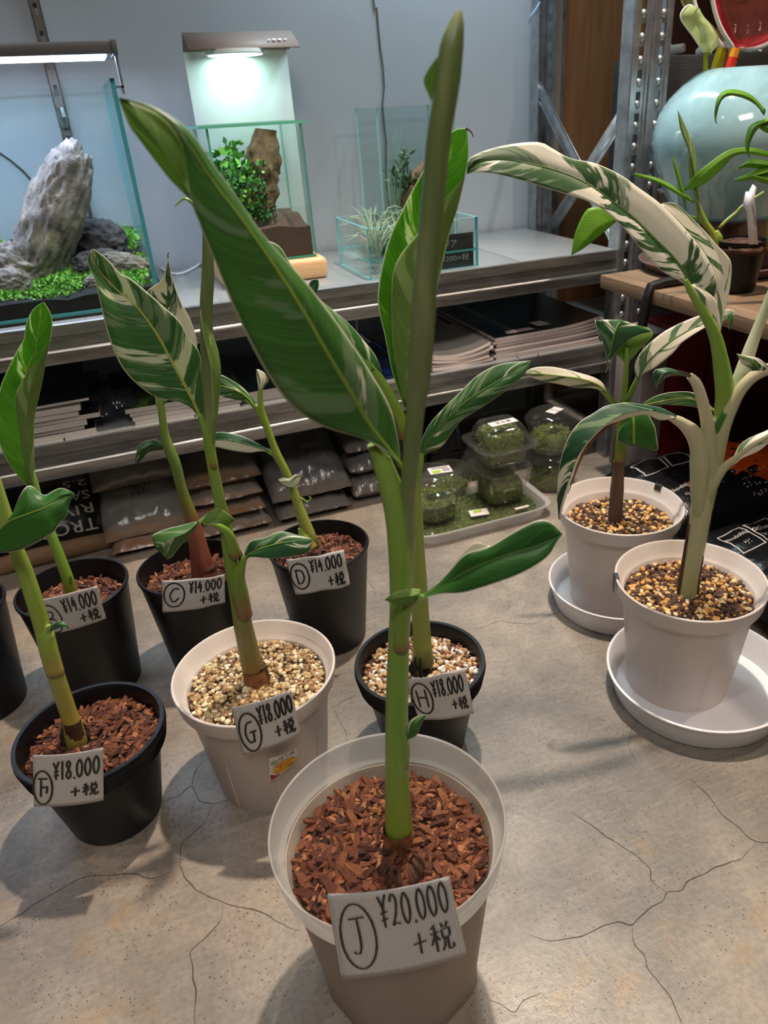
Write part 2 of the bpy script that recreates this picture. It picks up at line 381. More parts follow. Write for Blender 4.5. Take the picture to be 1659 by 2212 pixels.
# ---- steel rack
SH, SH2, RX, RYF, RYB = 0.449, 0.262, 0.930, 1.285, 1.648
rack = thing('steel_rack', 'galvanised steel rack with two long shelves of tanks and magazines', 'rack', (0.2, 1.46, 0))
def tab_mesh():
    mb = MB()
    mb.lathe([(0.0058, 0), (0.0046, 0.0022), (0.0024, 0.0034), (0.0001, 0.0038)], 12)
    mb.v = [(x*1.0, -z, y*1.25-0.0075) for x, y, z in mb.v]
    return mb.mesh('slot_tab', GALV, recalc=True)
TAB = tab_mesh()
def post(parent, x, y, sx, sy, w=0.034, ztop=1.5, tabs='front', z0=0.05, n=26):
    """slotted angle: one flange faces the room (-y), one lies along the side"""
    mb = MB(); sl_ = [(z0+0.0345*k-0.004, z0+0.0345*k+0.013) for k in range(n)] if tabs else []
    for dy in (-0.0012, 0.0012): mb.holed(lambda u, z: (x+sx*u, y+dy, z), 0, w, 0, ztop, w*0.52-0.0048, w*0.52+0.0048, sl_)
    mb.box((x, y+sy*w/2, ztop/2), (0.0012, w/2, ztop/2))
    mb.box((x+sx*w*0.93, y-0.002, ztop/2), (w*0.06, 0.0018, ztop/2)); mb.box((x+sx*w*0.10, y-0.0016, ztop/2), (w*0.10, 0.0014, ztop/2))
    p = obj('post', mb, GALV, parent, smooth=False)
    if tabs:
        for k in range(n):
            link('slot_tab', TAB, p, loc=Vector((x+sx*w*0.52, y-0.0013, z0+0.0345*k))-world_loc(parent))
    return p
post(rack, RX-0.001, RYF-0.004, 1, 1, n=24)
post(rack, RX+0.003, RYB-0.006, 1, -1, 0.03, n=30)
# inner flange of the rear corner post, lit by the shelf lamp
mb = MB(); mb.box((RX+0.035, RYB-0.024, 0.75), (0.0012, 0.022, 0.75)); mb.box((RX+0.0345, RYB-0.044, 0.75), (0.004, 0.0015, 0.75)); obj('post', mb, GALV, rack, smooth=False)
mb = MB().holed(lambda u, z: (RX+u, RYB+0.0288, z), 0.036, 0.068, 0, 1.5, 0.0462, 0.0558, [(0.066+0.0345*k, 0.083+0.0345*k) for k in range(30)]); mb.box((RX+0.066, RYB+0.026, 0.75), (0.003, 0.004, 0.75)); pq = obj('post', mb, GALV, rack, smooth=False)
for k in range(30): link('slot_tab', TAB, pq, loc=Vector((RX+0.051, RYB+0.0285, 0.07+0.0345*k))-world_loc(rack))
def shelf(z, name):
    prof = [(RYF+0.004, 0.0), (RYF, -0.0015), (RYF-0.0005, -0.018), (RYF+0.0015, -0.0195), (RYF+0.001, -0.0385), (RYF-0.0012, -0.0402), (RYF-0.0018, -0.0425), (RYF-0.0004, -0.0445), (RYF, -0.061), (RYF+0.014, -0.062), (RYF+0.014, -0.060)]
    mb = MB(); X = [-1.1, RX-0.002]
    mb.grid([[(x, y, z+dz) for x in X] for y, dz in prof]); s = obj('shelf_beam', mb, STEEL, rack, smooth=False)
    return s
GROOVE = NT('ribbed_deck'); _c = GROOVE.coord(); w = GROOVE.new('TexWave', wave_type='BANDS', bands_direction='X'); w.inputs['Scale'].default_value = 32; w.inputs['Distortion'].default_value = 0.0; GROOVE.link(_c, w.inputs['Vector'])
GROOVE.set(Metallic=0.55, Base_Color=S((176, 180, 182)), Roughness=0.22); GROOVE.bump(w.outputs['Fac'], 0.25, 0.002); GROOVE = GROOVE.m
for z in (SH, SH2):
    shelf(z, 'main')
    x = RX-0.002
    for k in range(7):
        x0 = x-0.212; obj('deck_panel', rbox(((x+x0)/2, (RYF+RYB)/2+0.002, z-0.008), ((x-x0)/2-0.0012, (RYB-RYF)/2-0.003, 0.0078), 0.0012), GROOVE, rack); x = x0
    obj('rear_beam', MB().box((-0.08, RYB-0.003, z-0.03), (1.01, 0.002, 0.028)), STEEL, rack, smooth=False)
    obj('side_beam', MB().box((RX-0.002, (RYF+RYB)/2, z-0.03), (0.002, (RYB-RYF)/2-0.004, 0.028)), STEEL, rack, smooth=False)
def brace(a, b, w=0.016):
    a, b = Vector(a), Vector(b); d = (b-a).normalized(); q = Vector((1, 0, 0)).cross(d)
    mb = MB(); prof = [(-1, 0.0), (-0.75, 0.003), (-0.45, 0.0), (0.45, 0.0), (0.75, 0.003), (1, 0.0)]
    mb.grid([[p+q*(w*u)+Vector((h+0.001, 0, 0)) for u, h in prof] for p in (a, b)])
    o = obj('brace', mb, GALV, rack, smooth=False); m = o.modifiers.new('t', 'SOLIDIFY'); m.thickness = 0.0015
BXR = RX+0.004
brace((BXR, RYB-0.03, 0.735), (BXR+0.002, RYF+0.02, 0.462)); brace((BXR+0.006, RYB-0.09, 0.455), (BXR+0.006, RYF+0.01, 0.70))
# ---- second rack standing against the first
rack2 = thing('steel_rack', 'galvanised steel rack post standing against the shelf rack behind the blue vase', 'rack', (1.4, 1.46, 0))
post(rack2, RX+0.078, RYF-0.004, -1, 1, 0.036, n=24)
mb = MB(); mb.box((RX+0.0385, RYF-0.006, 0.75), (0.003, 0.004, 0.75)); obj('post', mb, GALV, rack2, smooth=False)
prof = [(RYF+0.004, 0.0), (RYF, -0.0015), (RYF, -0.036), (RYF-0.004, -0.04), (RYF, -0.061)]
for z in (0.545, 0.262):
    mb = MB(); mb.grid([[(x, y, z+dz) for x in (RX+0.045, 1.95)] for y, dz in prof]); obj('shelf_beam', mb, STEEL, rack2, smooth=False)
    obj('deck_panel', rbox(((RX+0.045+1.95)/2, (RYF+RYB)/2, z-0.008), (0.485, 0.175, 0.0078), 0.0012), GROOVE, rack2)
post(rack2, 1.94, RYF-0.004, 1, 1, 0.036, tabs=None)
mb = MB(); mb.box((1.94, RYB, 0.75), (0.02, 0.0015, 0.75)); obj('post', mb, GALV, rack2, smooth=False)
mb = MB(); mb.box((RX+0.085, RYB+0.014, 0.75), (0.012, 0.0015, 0.75)); obj('post', mb, GALV, rack2, smooth=False)

# ---- plank bench running towards the room on the right
BZ = 0.425
PLANK = wood_mat('bench_plank', (100, 78, 58), (146, 118, 92), (120, 94, 68), (60, 4, 60), 0.6, 0.3)
bench = thing('plank_bench', 'low wooden plank bench carrying the blue vase and orchid pots', 'bench', (1.1, 0.75, 0))
obj('plank', rbox((0.833+0.140, 0.70, BZ-0.0118), (0.140, 0.500, 0.0118), 0.002), PLANK, bench)
obj('plank', rbox((1.118+0.140, 0.70, BZ-0.0118), (0.140, 0.500, 0.0118), 0.002), PLANK, bench)
obj('plank', rbox((1.403+0.140, 0.70, BZ-0.0118), (0.140, 0.500, 0.0118), 0.002), PLANK, bench)
BLKM = plain('black_iron', (30, 27, 26), 0.45, 0.3, 0.3, 90, 0.3, 160)
fr = [(1.36, 1.045, BZ+0.007), (1.15, 1.048, BZ+0.007), (0.92, 1.050, BZ+0.008), (0.855, 1.051, BZ+0.008), (0.828, 1.051, BZ+0.001), (0.824, 1.050, BZ-0.03), (0.836, 1.075, BZ-0.10), (0.850, 1.12, 0.20), (0.872, 1.165, 0.0)]
obj('leg', MB().tube(cr(fr, 40), 0.0085, 10), BLKM, bench)
for x, y in ((1.62, 1.05), (0.95, 0.26), (1.62, 0.26)): obj('leg', MB().tube([(x, y, BZ-0.024), (x+0.01, y, 0)], 0.010, 10), BLKM, bench)
# ================================================================ BANANA PLANTS
def leaf_mat(name, g1=(52, 92, 40), g2=(78, 122, 52), cream=0.62, pale=0.60, seed=1.0, scale=3.0, transl=0.30, vein=0.25, crm=(224, 218, 202), k=0.30, mid=(120, 148, 104), edge=0.965, rough=0.40, half=0):
    t = NT(name); sep = t.new('SeparateXYZ'); t.link(t.coord('UV'), sep.inputs[0])
    u = sep.outputs[0]; v = t.math('MULTIPLY_ADD', sep.outputs[1], 2.0, -1.0); av = t.math('ABSOLUTE', v); sg = t.math('SIGN', v)
    s = t.math('SUBTRACT', u, t.math('MULTIPLY', t.math('POWER', av, 1.3), k))
    def vec(a, b, sd):
        n = t.new('CombineXYZ'); t.link(t.math('MULTIPLY', s, a), n.inputs[0]); t.link(t.math('MULTIPLY_ADD', sg, 7.3, t.math('MULTIPLY', v, b)), n.inputs[1]); n.inputs[2].default_value = sd; return n.outputs[0]
    n1 = t.noise(vec(scale, 0.26, seed), 1.0, 4, 0.55); rag = t.noise(vec(scale*11, 2.2, seed+4), 1.0, 3, 0.6)
    n1r = t.math('ADD', n1, t.math('MULTIPLY', t.math('SUBTRACT', rag, 0.5), 0.11))
    n2 = t.noise(vec(scale*1.6, 0.35, seed+11), 1.0, 4, 0.55); n2r = t.math('ADD', n2, t.math('MULTIPLY', t.math('SUBTRACT', rag, 0.5), 0.11))
    fine = t.noise(vec(60, 0.2, seed+2), 1.0, 2, 0.5)
    big = t.noise(t.coord(), 9, 3)
    g = t.mix(t.ramp(big, [(0.35, (0, 0, 0, 1)), (0.65, (1, 1, 1, 1))]), S(g1), S(g2))
    g = t.mix(t.math('MULTIPLY', t.ramp(fine, [(0.45, (0, 0, 0, 1)), (0.7, (1, 1, 1, 1))]), vein), g, S(tuple(min(255, x*1.35+10) for x in g2)))
    c = t.mix(t.ramp(n2r, [(pale-0.012, (0, 0, 0, 1)), (pale+0.012, (1, 1, 1, 1))]), g, S(mid))
    c = t.mix(t.ramp(n1r, [(cream-0.010, (0, 0, 0, 1)), (cream+0.010, (1, 1, 1, 1))]), c, S(crm))
    c = t.mix(t.math('GREATER_THAN', av, edge), c, S(crm))
    if half: c = t.mix(t.math('GREATER_THAN', t.math('MULTIPLY', v, half), t.math('MULTIPLY_ADD', rag, 0.25, -0.05)), c, S(crm))
    t.set(Base_Color=c, Roughness=rough); t.b.inputs['Specular IOR Level'].default_value = 0.45
    t.bump(fine, 0.12, 0.001)
    tl = t.new('BsdfTranslucent'); cm = t.new('Mix', data_type='RGBA', blend_type='MULTIPLY'); cm.inputs[0].default_value = 1.0
    t.link(c, cm.inputs[6]); cm.inputs[7].default_value = (1.0, 1.15, 0.70, 1); t.link(cm.outputs[2], tl.inputs[0])
    mx = t.new('MixShader'); mx.inputs[0].default_value = transl
    t.link(t.b.outputs[0], mx.inputs[1]); t.link(tl.outputs[0], mx.inputs[2]); t.link(mx.outputs[0], t.out.inputs[0]); return t.m
def stem_mat(name, stops, rough=0.35, streak=0.5, rim=(206, 196, 150)):
    """colour runs along the stem from its foot (0) to its top (1)"""
    t = NT(name); sep = t.new('SeparateXYZ'); t.link(t.coord('UV'), sep.inputs[0])
    c = t.coord(); n = t.noise(t.mapping(c, (60, 60, 6)), 1.5, 4, 0.6); pos = t.math('ADD', sep.outputs[0], t.math('MULTIPLY', t.math('SUBTRACT', t.noise(c, 60, 3), 0.5), 0.10))
    col_ = t.ramp(pos, [(p, S(k)) for p, k in stops])
    dk = t.mix(t.math('MULTIPLY', t.ramp(n, [(0.4, (0, 0, 0, 1)), (0.75, (1, 1, 1, 1))]), streak*0.5), col_, t.mix(0.35, col_, S(rim)))
    t.set(Base_Color=dk, Roughness=rough); t.b.inputs['Subsurface Weight'].default_value = 0.0
    t.bump(t.noise(t.mapping(c, (220, 220, 4)), 1.2, 3), 0.15, 0.0006); return t.m
class Plant:
    def __init__(s, root, h): s.r = root; s.h = h
    def P(s, p): return onh(p[0], p[1], s.h-(p[2] if len(p) > 2 else 0.0))
def leaf(pl, L, Mi, R, mat, name='leaf', n=30, bow=0.0, rib=None, ribw=(4.0, 1.2), cup=0.0, thick=0.0005, label=None, wav=0.0, back=False):
    """blade through three lines of picture points (left edge, midrib, right edge), each from base to tip; third number = metres nearer than the plant"""
    PL, PM, PR = [cr([pl.P(p) for p in q], n) for q in (L, Mi, R)]
    W = [-1, -0.82, -0.6, -0.36, -0.12, 0, 0.12, 0.36, 0.6, 0.82, 1]
    rows = []; uvs = []; acc = 0
    for i in range(n):
        if i: acc += (PM[i]-PM[i-1]).length
        toc = (EYE-PM[i]).normalized(); row = []; uv = []
        wid = (PL[i]-PR[i]).length
        for w in W:
            E_ = PL[i] if w < 0 else PR[i]; a = abs(w)
            p = PM[i].lerp(E_, a)
            p = p+toc*(bow*(1-a*a)*min(1, wid/0.05)) - toc*(cup*math.exp(-(a/0.16)**2))
            if wav: p = p+toc*(wav*a*math.sin(i*0.9+w*2))
            row.append(p); uv.append((acc*10, (w+1)/2))
        rows.append(row); uvs.append(uv)
    mb = MB(); mb.grid(rows, 0, uvs); o = obj(name, mb, mat, pl.r)
    m = o.modifiers.new('thick', 'SOLIDIFY'); m.thickness = thick; m.offset = 0
    if label: o['label'] = label
    if rib is not None:
        pts = []; rad = []
        for i in range(0, n, 2):
            toc = (EYE-PM[i]).normalized(); t_ = i/(n-1)
            pts.append(PM[i]+toc*(bow*min(1, (PL[i]-PR[i]).length/0.05)-cup+(-0.0012 if back else 0.0004))); rad.append((ribw[0]*(1-t_)+ribw[1]*t_)*mpp(PM[i])*0.5)
        r = obj('midrib', MB().tube(pts, rad, 6), rib, pl.r); r.parent = o
    return o
def stem(pl, pts, mat, name='stem', n=None, seg=14, label=None, flat=0.9, cap=True, wob=0.0):
    """pts: (x, y, half width in pixels, metres nearer)"""
    C = [pl.P((p[0], p[1], p[3] if len(p) > 3 else 0.0)) for p in pts]
    n = n or len(pts)*5
    Q = cr(C, n); acc = [0]
    for i in range(1, len(C)): acc.append(acc[-1]+(C[i]-C[i-1]).length)
    rad = []
    for i in range(n):
        s_ = acc[-1]*i/(n-1); j = 0
        while j < len(acc)-2 and acc[j+1] < s_: j += 1
        t = (s_-acc[j])/max(1e-9, acc[j+1]-acc[j]); t = min(1, max(0, t)); t = t*t*(3-2*t)*0.5+t*0.5
        hw = pts[j][2]*(1-t)+pts[j+1][2]*t
        rad.append(hw*mpp(Q[i])*(1+wob*noise.noise(Q[i]*80)))
    mb = MB().tube(Q, rad, seg, flat=flat, cap=cap, up=HEAD); o = obj(name, mb, mat, pl.r)
    if label: o['label'] = label
    return o
# -- materials
RIB = plain('midrib_green', (132, 158, 62), 0.4); RIBY = plain('midrib_pale', (176, 178, 92), 0.4); RIBD = plain('midrib_deep', (84, 116, 50), 0.4)
LF_J = leaf_mat('leaf_deep', (60, 102, 50), (82, 130, 60), 0.655, 0.57, 3.1, 3.2, 0.34)
LF_J2 = leaf_mat('leaf_deep_plain', (44, 92, 38), (68, 124, 50), 0.74, 0.66, 9.4, 3.0, 0.30)
LF_JT = leaf_mat('leaf_backlit_tone', (104, 138, 60), (128, 160, 78), 0.70, 0.60, 5.2, 3.0, 0.45, mid=(160, 184, 112))  # light through thin leaf parts is put into this paler green
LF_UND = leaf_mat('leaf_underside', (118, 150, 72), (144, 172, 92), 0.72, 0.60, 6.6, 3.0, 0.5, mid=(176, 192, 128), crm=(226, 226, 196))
LF_G = leaf_mat('leaf_striped', (50, 94, 48), (78, 126, 62), 0.585, 0.53, 12.7, 4.6, 0.30, crm=(214, 216, 186), mid=(126, 150, 108))
LF_H = leaf_mat('leaf_mid', (50, 96, 48), (76, 126, 60), 0.61, 0.56, 21.3, 5.0, 0.30)
LF_B = leaf_mat('leaf_young', (92, 146, 40), (126, 178, 64), 0.665, 0.62, 17.9, 3.2, 0.55, crm=(232, 236, 218), mid=(160, 196, 96))
LF_R = leaf_mat('leaf_marbled', (54, 88, 50), (76, 110, 66), 0.553, 0.56, 31.4, 2.6, 0.26, crm=(234, 226, 214), mid=(150, 164, 134))
LF_W = leaf_mat('leaf_cream', (70, 110, 66), (96, 134, 84), 0.44, 0.52, 8.8, 5.0, 0.28, crm=(240, 230, 216))
LF_CREAM = leaf_mat('leaf_all_cream', cream=-1.0, crm=(236, 226, 210))
LF_HL = leaf_mat('leaf_half_left_white', (30, 72, 44), (52, 98, 58), 0.64, 0.62, 44.2, 4.0, 0.25, crm=(234, 232, 214), half=-1)
LF_HR = leaf_mat('leaf_half_right_white', (34, 72, 48), (58, 98, 66), 0.66, 0.60, 47.2, 4.0, 0.25, crm=(236, 226, 208), half=1)
LF_HALF = leaf_mat('leaf_dark_green', (38, 84, 52), (60, 108, 66), 0.60, 0.60, 40.2, 4.0, 0.25, crm=(232, 230, 208))
ST_G = stem_mat('stem_green', [(0, (112, 60, 40)), (0.06, (120, 110, 40)), (0.16, (124, 148, 46)), (0.5, (116, 156, 50)), (1, (134, 166, 70))])
ST_R = stem_mat('stem_red_foot', [(0, (62, 30, 24)), (0.12, (128, 62, 50)), (0.34, (140, 80, 56)), (0.46, (112, 122, 48)), (0.7, (104, 132, 60)), (1, (122, 150, 62))])
ST_F = stem_mat('stem_yellow', [(0, (96, 72, 34)), (0.10, (168, 150, 66)), (0.3, (150, 150, 58)), (0.55, (140, 168, 58)), (1, (150, 180, 80))])
ST_H = stem_mat('stem_dark_foot', [(0, (48, 40, 22)), (0.10, (150, 156, 70)), (0.4, (140, 156, 62)), (1, (130, 160, 60))])
ST_GP = stem_mat('stem_brown_foot', [(0, (116, 62, 32)), (0.10, (122, 90, 44)), (0.30, (118, 112, 50)), (0.45, (112, 138, 50)), (1, (126, 158, 62))])
ST_W = stem_mat('stem_ivory', [(0, (140, 142, 96)), (0.3, (172, 172, 128)), (0.65, (186, 182, 142)), (1, (206, 194, 166))])
ST_BR = stem_mat('stem_brown_wood', [(0, (70, 44, 34)), (0.7, (98, 66, 50)), (1, (84, 60, 44))], 0.7)
SPIKE = stem_mat('rolled_leaf', [(0, (150, 160, 96)), (0.25, (112, 126, 76)), (0.5, (92, 110, 62)), (0.8, (98, 118, 66)), (1, (106, 124, 64))], 0.42, 1.4)
SPIKE_C = stem_mat('rolled_leaf_cream', [(0, (170, 180, 120)), (0.5, (206, 204, 174)), (1, (150, 168, 116))], 0.45, 1.0)
DRY = plain('dried_sheath', (74, 44, 28), 0.8, 0, 0.5, 120, 0.5, 200); DRYL = plain('dried_sheath_orange', (126, 78, 48), 0.6, 0, 0.5, 90)
BLK = plain('black_plastic', (13, 13, 16), 0.42, 0, 0.12, 60, 0.05, 300, spec=0.35); BLKR = plain('black_plastic_rim', (52, 56, 66), 0.35)
WHT = plain('white_plastic', (214, 202, 194), 0.36, 0, 0.04, 25); WHT2 = plain('saucer_plastic', (224, 222, 224), 0.28, 0, 0.03, 25)
FROST = clear('frosted_plastic', (244, 244, 242), 0.52, 0.25, 1.35, body=(238, 236, 232))
FROSTB = clear('frosted_plastic_body', (232, 226, 218), 0.28, 0.3, 1.3, body=(220, 208, 194))
TAPE = NT('ribbed_tape'); _w = TAPE.new('TexWave', wave_type='BANDS', bands_direction='X'); _w.inputs['Scale'].default_value = 14.0; TAPE.link(TAPE.coord('UV'), _w.inputs['Vector'])
TAPE.set(Base_Color=TAPE.mix(_w.outputs['Fac'], S((196, 191, 189)), S((232, 229, 227))), Roughness=0.30, Metallic=0.12); TAPE.bump(_w.outputs['Fac'], 0.5, 0.0006); TAPE = TAPE.m
INK = plain('marker_ink', (30, 27, 28), 0.45)
# -- pots
def pot(root, c, R, h, kind, z0=0.0):
    x, y = c; mb = MB(); Rb = R*0.70
    if kind == 'white':
        prof = [(Rb*0.2, z0+.004), (Rb, z0), (Rb+0.001, z0+.002), (R*0.875, z0+h-.026), (R*0.885, z0+h-.0245), (R*0.955, z0+h-.023), (R*0.97, z0+h-.020), (R*0.995, z0+h-.004), (R, z0+h-.001), (R*0.99, z0+h), (R*0.975, z0+h), (R*0.955, z0+h-.002), (R*0.925, z0+h-.015), (R*0.865, z0+h-.0205), (R*0.855, z0+h-.022), (Rb*0.96, z0+.006), (Rb*0.2, z0+.006)]
        m = WHT
    elif kind == 'tall':
        Rb = R*0.74
        prof = [(Rb*0.2, z0+.004), (Rb*0.95, z0), (Rb, z0+.003), (R*0.965, z0+h-.010), (R, z0+h-.004), (R, z0+h-.001), (R*0.985, z0+h), (R*0.955, z0+h), (R*0.94, z0+h-.004), (Rb*0.95, z0+.006), (Rb*0.2, z0+.006)]; m = BLK
    elif kind == 'ridged':
        Rb = R*0.64
        prof = [(Rb*0.2, z0+.004), (Rb*0.93, z0), (Rb, z0+.006), (R*0.86, z0+h-.030), (R*0.90, z0+h-.0285)]
        for k in range(5): zz = z0+h-.027+k*.0044; rr = R*(0.945+0.011*k); prof += [(rr, zz), (rr+.0012, zz+.0018), (rr-.0004, zz+.0040)]
        prof += [(R, z0+h-.003), (R*0.99, z0+h), (R*0.935, z0+h), (R*0.915, z0+h-.003), (R*0.90, z0+h-.012), (R*0.86, z0+h-.03), (Rb*0.95, z0+.008), (Rb*0.2, z0+.008)]; m = BLK
    elif kind == 'clear':
        Rb = R*0.72
        prof = [(R*0.905, z0+h-.030), (R*0.962, z0+h-.029), (R*0.99, z0+h-.006), (R, z0+h-.001), (R*0.995, z0+h), (R*0.98, z0+h-.001), (R*0.955, z0+h-.018), (R*0.90, z0+h-.028)]
        obj('rim', MB().lathe(prof, 96, (x, y, 0)), FROST, root)
        def oct_(r, z, a, i):
            k = 1-0.045*(0.5-0.5*math.cos(a*8))*min(1, max(0, (z0+h-.028-z)/.03)); return r*k, r*k
        prof = [(Rb*0.2, z0+.004), (Rb, z0), (Rb+.002, z0+.004)]+[(Rb+(R*0.90-Rb)*t/8, z0+.004+(h-.034)*t/8) for t in range(1, 9)]
        prof += [(R*0.888, z0+h-.030), (R*0.84, z0+h-.055), (Rb*0.97, z0+.008), (Rb*0.2, z0+.008)]
        return obj('pot', MB().lathe(prof, 96, (x, y, 0), fn=oct_), FROSTB, root)
    return obj('pot', mb.lathe(prof, 72, (x, y, 0)), m, root)
def slits(root, c, R, h, angs, z0=0.0, top=0.62, par=None):
    """each slit is a moulded lip standing proud of the wall; its line comes from the light"""
    for a in angs:
        mb = MB(); rows = []
        for k in range(12):
            t = k/11; z = z0+.004+(h*top)*t; r = R*(0.70+(0.875-0.70)*(z-z0)/(h-.026)); aa = a+0.10*(t*t); f = 1-t**3
            d = Vector((math.cos(aa), math.sin(aa), 0)); q = Vector((-math.sin(aa), math.cos(aa), 0)); p = Vector((c[0], c[1], z))+d*r
            rows.append([p+q*0.0030*f-d*0.0006, p+q*0.0012*f+d*0.0006*f, p+d*0.0010*f, p-d*0.0008])
        mb.grid(rows); obj('slit', mb, WHT, root, auto=0.5)
# -- bedding: bark chips and grit
CHIP = NT('coir_chip'); _oi = CHIP.new('ObjectInfo'); _n = CHIP.noise(CHIP.mapping(CHIP.coord(), (0.7, 7, 7)), 1.0, 4, 0.7)
CHIP.set(Base_Color=CHIP.mix(CHIP.ramp(_n, [(0.35, (0, 0, 0, 1)), (0.7, (1, 1, 1, 1))]), CHIP.ramp(_oi.outputs['Random'], [(0, S((66, 32, 22))), (0.5, S((96, 50, 32))), (1, S((124, 72, 45)))]), CHIP.ramp(_oi.outputs['Random'], [(0, S((100, 54, 36))), (0.6, S((130, 76, 48))), (1, S((168, 112, 74)))])), Roughness=0.85); CHIP.bump(_n, 0.8, 0.002); CHIP = CHIP.m
CHIPS = NT('coir_chip_bed'); _at = CHIPS.new('Attribute'); _at.attribute_name = 'Col'; CHIPS.set(Base_Color=_at.outputs['Color'], Roughness=0.85); CHIPS = CHIPS.m
SOIL = plain('dark_bedding', (50, 28, 20), 0.95, 0, 0.4, 150, 0.8, 250)
def chip_verts(r_, l, w, h):
    """splintered chip: three cross-sections, ends frayed"""
    vs = []
    for i, t in enumerate((-1, -0.2, 0.35, 1)):
        k = (0.72, 1.0, 1.0, 0.6)[i]
        for a, b in ((-1, -1), (1, -1), (1, 1), (-1, 1)):
            vs.append(Vector((l*t+l*0.35*r_.uniform(-1, 1)*(abs(t) > 0.9), w*a*k*r_.uniform(0.65, 1.1), h*b*k*r_.uniform(0.6, 1.15))))
    fs = [(0, 3, 2, 1), (12, 13, 14, 15)]
    for i in range(3):
        for k in range(4): fs.append((i*4+k, i*4+(k+1) % 4, (i+1)*4+(k+1) % 4, (i+1)*4+k))
    return vs, fs
_cm = []
_r = random.Random(3)
for k in range(9):
    mb = MB(); v, f = chip_verts(_r, _r.uniform(0.9, 1.6), _r.uniform(0.32, 0.62), _r.uniform(0.18, 0.36)); mb.add(v, f); _cm.append(mb.mesh('bark_chip', CHIP, smooth=False))
def bark(root, c, R, z, n_obj, n_stuff, size, dome=0.006, seed=1, hole=0.02, dark=0.0):
    r_ = random.Random(seed)
    def zz(rr): return z+dome*(1-(rr/R)**2)+0.0015*noise.noise(Vector((rr*90, seed, 0)))
    bed = MB(); rows = []
    for i in range(9):
        rr = R*i/8; rows.append([(c[0]+rr*math.cos(a*PI/16), c[1]+rr*math.sin(a*PI/16), zz(rr)-size*0.5+0.004*noise.noise(Vector((rr*60*math.cos(a*PI/16), rr*60*math.sin(a*PI/16), seed)))) for a in range(33)])
    bed.grid(rows); b = obj('mulch', bed, SOIL, root, smooth=False); o0 = world_loc(root)
    for k in range(n_obj):
        rr = R*0.97*math.sqrt(r_.uniform((hole/R)**2, 1)); a = r_.uniform(0, 2*PI)
        o = link('bark_chip', _cm[r_.randrange(9)], b)
        s = size*r_.uniform(0.6, 1.35)
        rr = min(rr, R-s*0.75)
        o.location = Vector((c[0]+rr*math.cos(a), c[1]+rr*math.sin(a), zz(rr)+r_.uniform(-0.2, 0.35)*size))-o0
        o.rotation_euler = (r_.uniform(-0.6, 0.6), r_.uniform(-0.7, 0.7), r_.uniform(0, 6.28)); o.scale = (s, s, s)
    mb = MB(); cols = []
    pal = [S((74, 37, 25)), S((104, 56, 36)), S((128, 74, 47)), S((58, 30, 22)), S((156, 102, 66))]
    for k in range(n_stuff):
        rr = R*0.98*math.sqrt(r_.random()); a = r_.uniform(0, 2*PI); s = size*r_.uniform(0.5, 1.1); rr = min(rr, R-s*0.7)
        v, f = chip_verts(r_, s, s*r_.uniform(0.35, 0.7), s*r_.uniform(0.2, 0.35))
        E_ = Euler((r_.uniform(-0.6, 0.6), r_.uniform(-0.6, 0.6), r_.uniform(0, 6.28))).to_matrix(); p = Vector((c[0]+rr*math.cos(a), c[1]+rr*math.sin(a), zz(rr)-r_.uniform(0, 0.4)*size))
        mb.add([E_ @ q+p for q in v], f); cl = pal[r_.randrange(5)]; cols += [cl]*16
    if n_stuff: m_ = obj('chip_bed', mb, CHIPS, root, smooth=False, cols=cols); m_.parent = b; m_['kind'] = 'stuff'
    return b
GRIT = NT('grit_stones'); _at = GRIT.new('Attribute'); _at.attribute_name = 'Col'; GRIT.set(Base_Color=_at.outputs['Color'], Roughness=0.75); GRIT.bump(GRIT.noise(GRIT.coord(), 900, 3), 0.5, 0.0006); GRIT = GRIT.m
_bm = bmesh.new(); bmesh.ops.create_icosphere(_bm, subdivisions=1, radius=1.0); _IV = [v.co.copy() for v in _bm.verts]; _IF = [tuple(v.index for v in f.verts) for f in _bm.faces]; _bm.free()
def grit(root, c, R, z, n, size, pal, seed=1, dome=0.003, soil=(64, 44, 32)):
    r_ = random.Random(seed); mb = MB(); cols = []
    def zz(rr): return z+dome*(1-(rr/R)**2)
    for k in range(n):
        rr = R*0.985*math.sqrt(r_.random()); a = r_.uniform(0, 2*PI); s = size*r_.uniform(0.55, 1.35)
        E_ = Euler((r_.uniform(-.5, .5), r_.uniform(-.5, .5), r_.uniform(0, 6.28))).to_matrix(); sx, sy, sz = s*r_.uniform(0.8, 1.4), s*r_.uniform(0.7, 1.0), s*r_.uniform(0.55, 0.85)
        p = Vector((c[0]+rr*math.cos(a), c[1]+rr*math.sin(a), zz(rr)+r_.uniform(-0.5, 0.5)*size))
        mb.add([E_ @ Vector((v.x*sx*r_.uniform(.8, 1.15), v.y*sy*r_.uniform(.8, 1.15), v.z*sz*r_.uniform(.8, 1.15)))+p for v in _IV], _IF)
        cl = S(pal[r_.randrange(len(pal))]); f = r_.uniform(0.75, 1.15); cols += [(cl[0]*f, cl[1]*f, cl[2]*f, 1)]*len(_IV)
    bed = MB(); bed.grid([[(c[0]+R*i/4*math.cos(a*PI/16), c[1]+R*i/4*math.sin(a*PI/16), zz(R*i/4)-size*0.4) for a in range(33)] for i in range(5)])
    b = obj('potting_mix', bed, plain('mix_%d_%d_%d' % soil, soil, 0.95, 0, 0.3, 200), root)
    g = obj('grit', mb, GRIT, root, cols=cols, auto=None); g.parent = b; g['kind'] = 'stuff'; return b
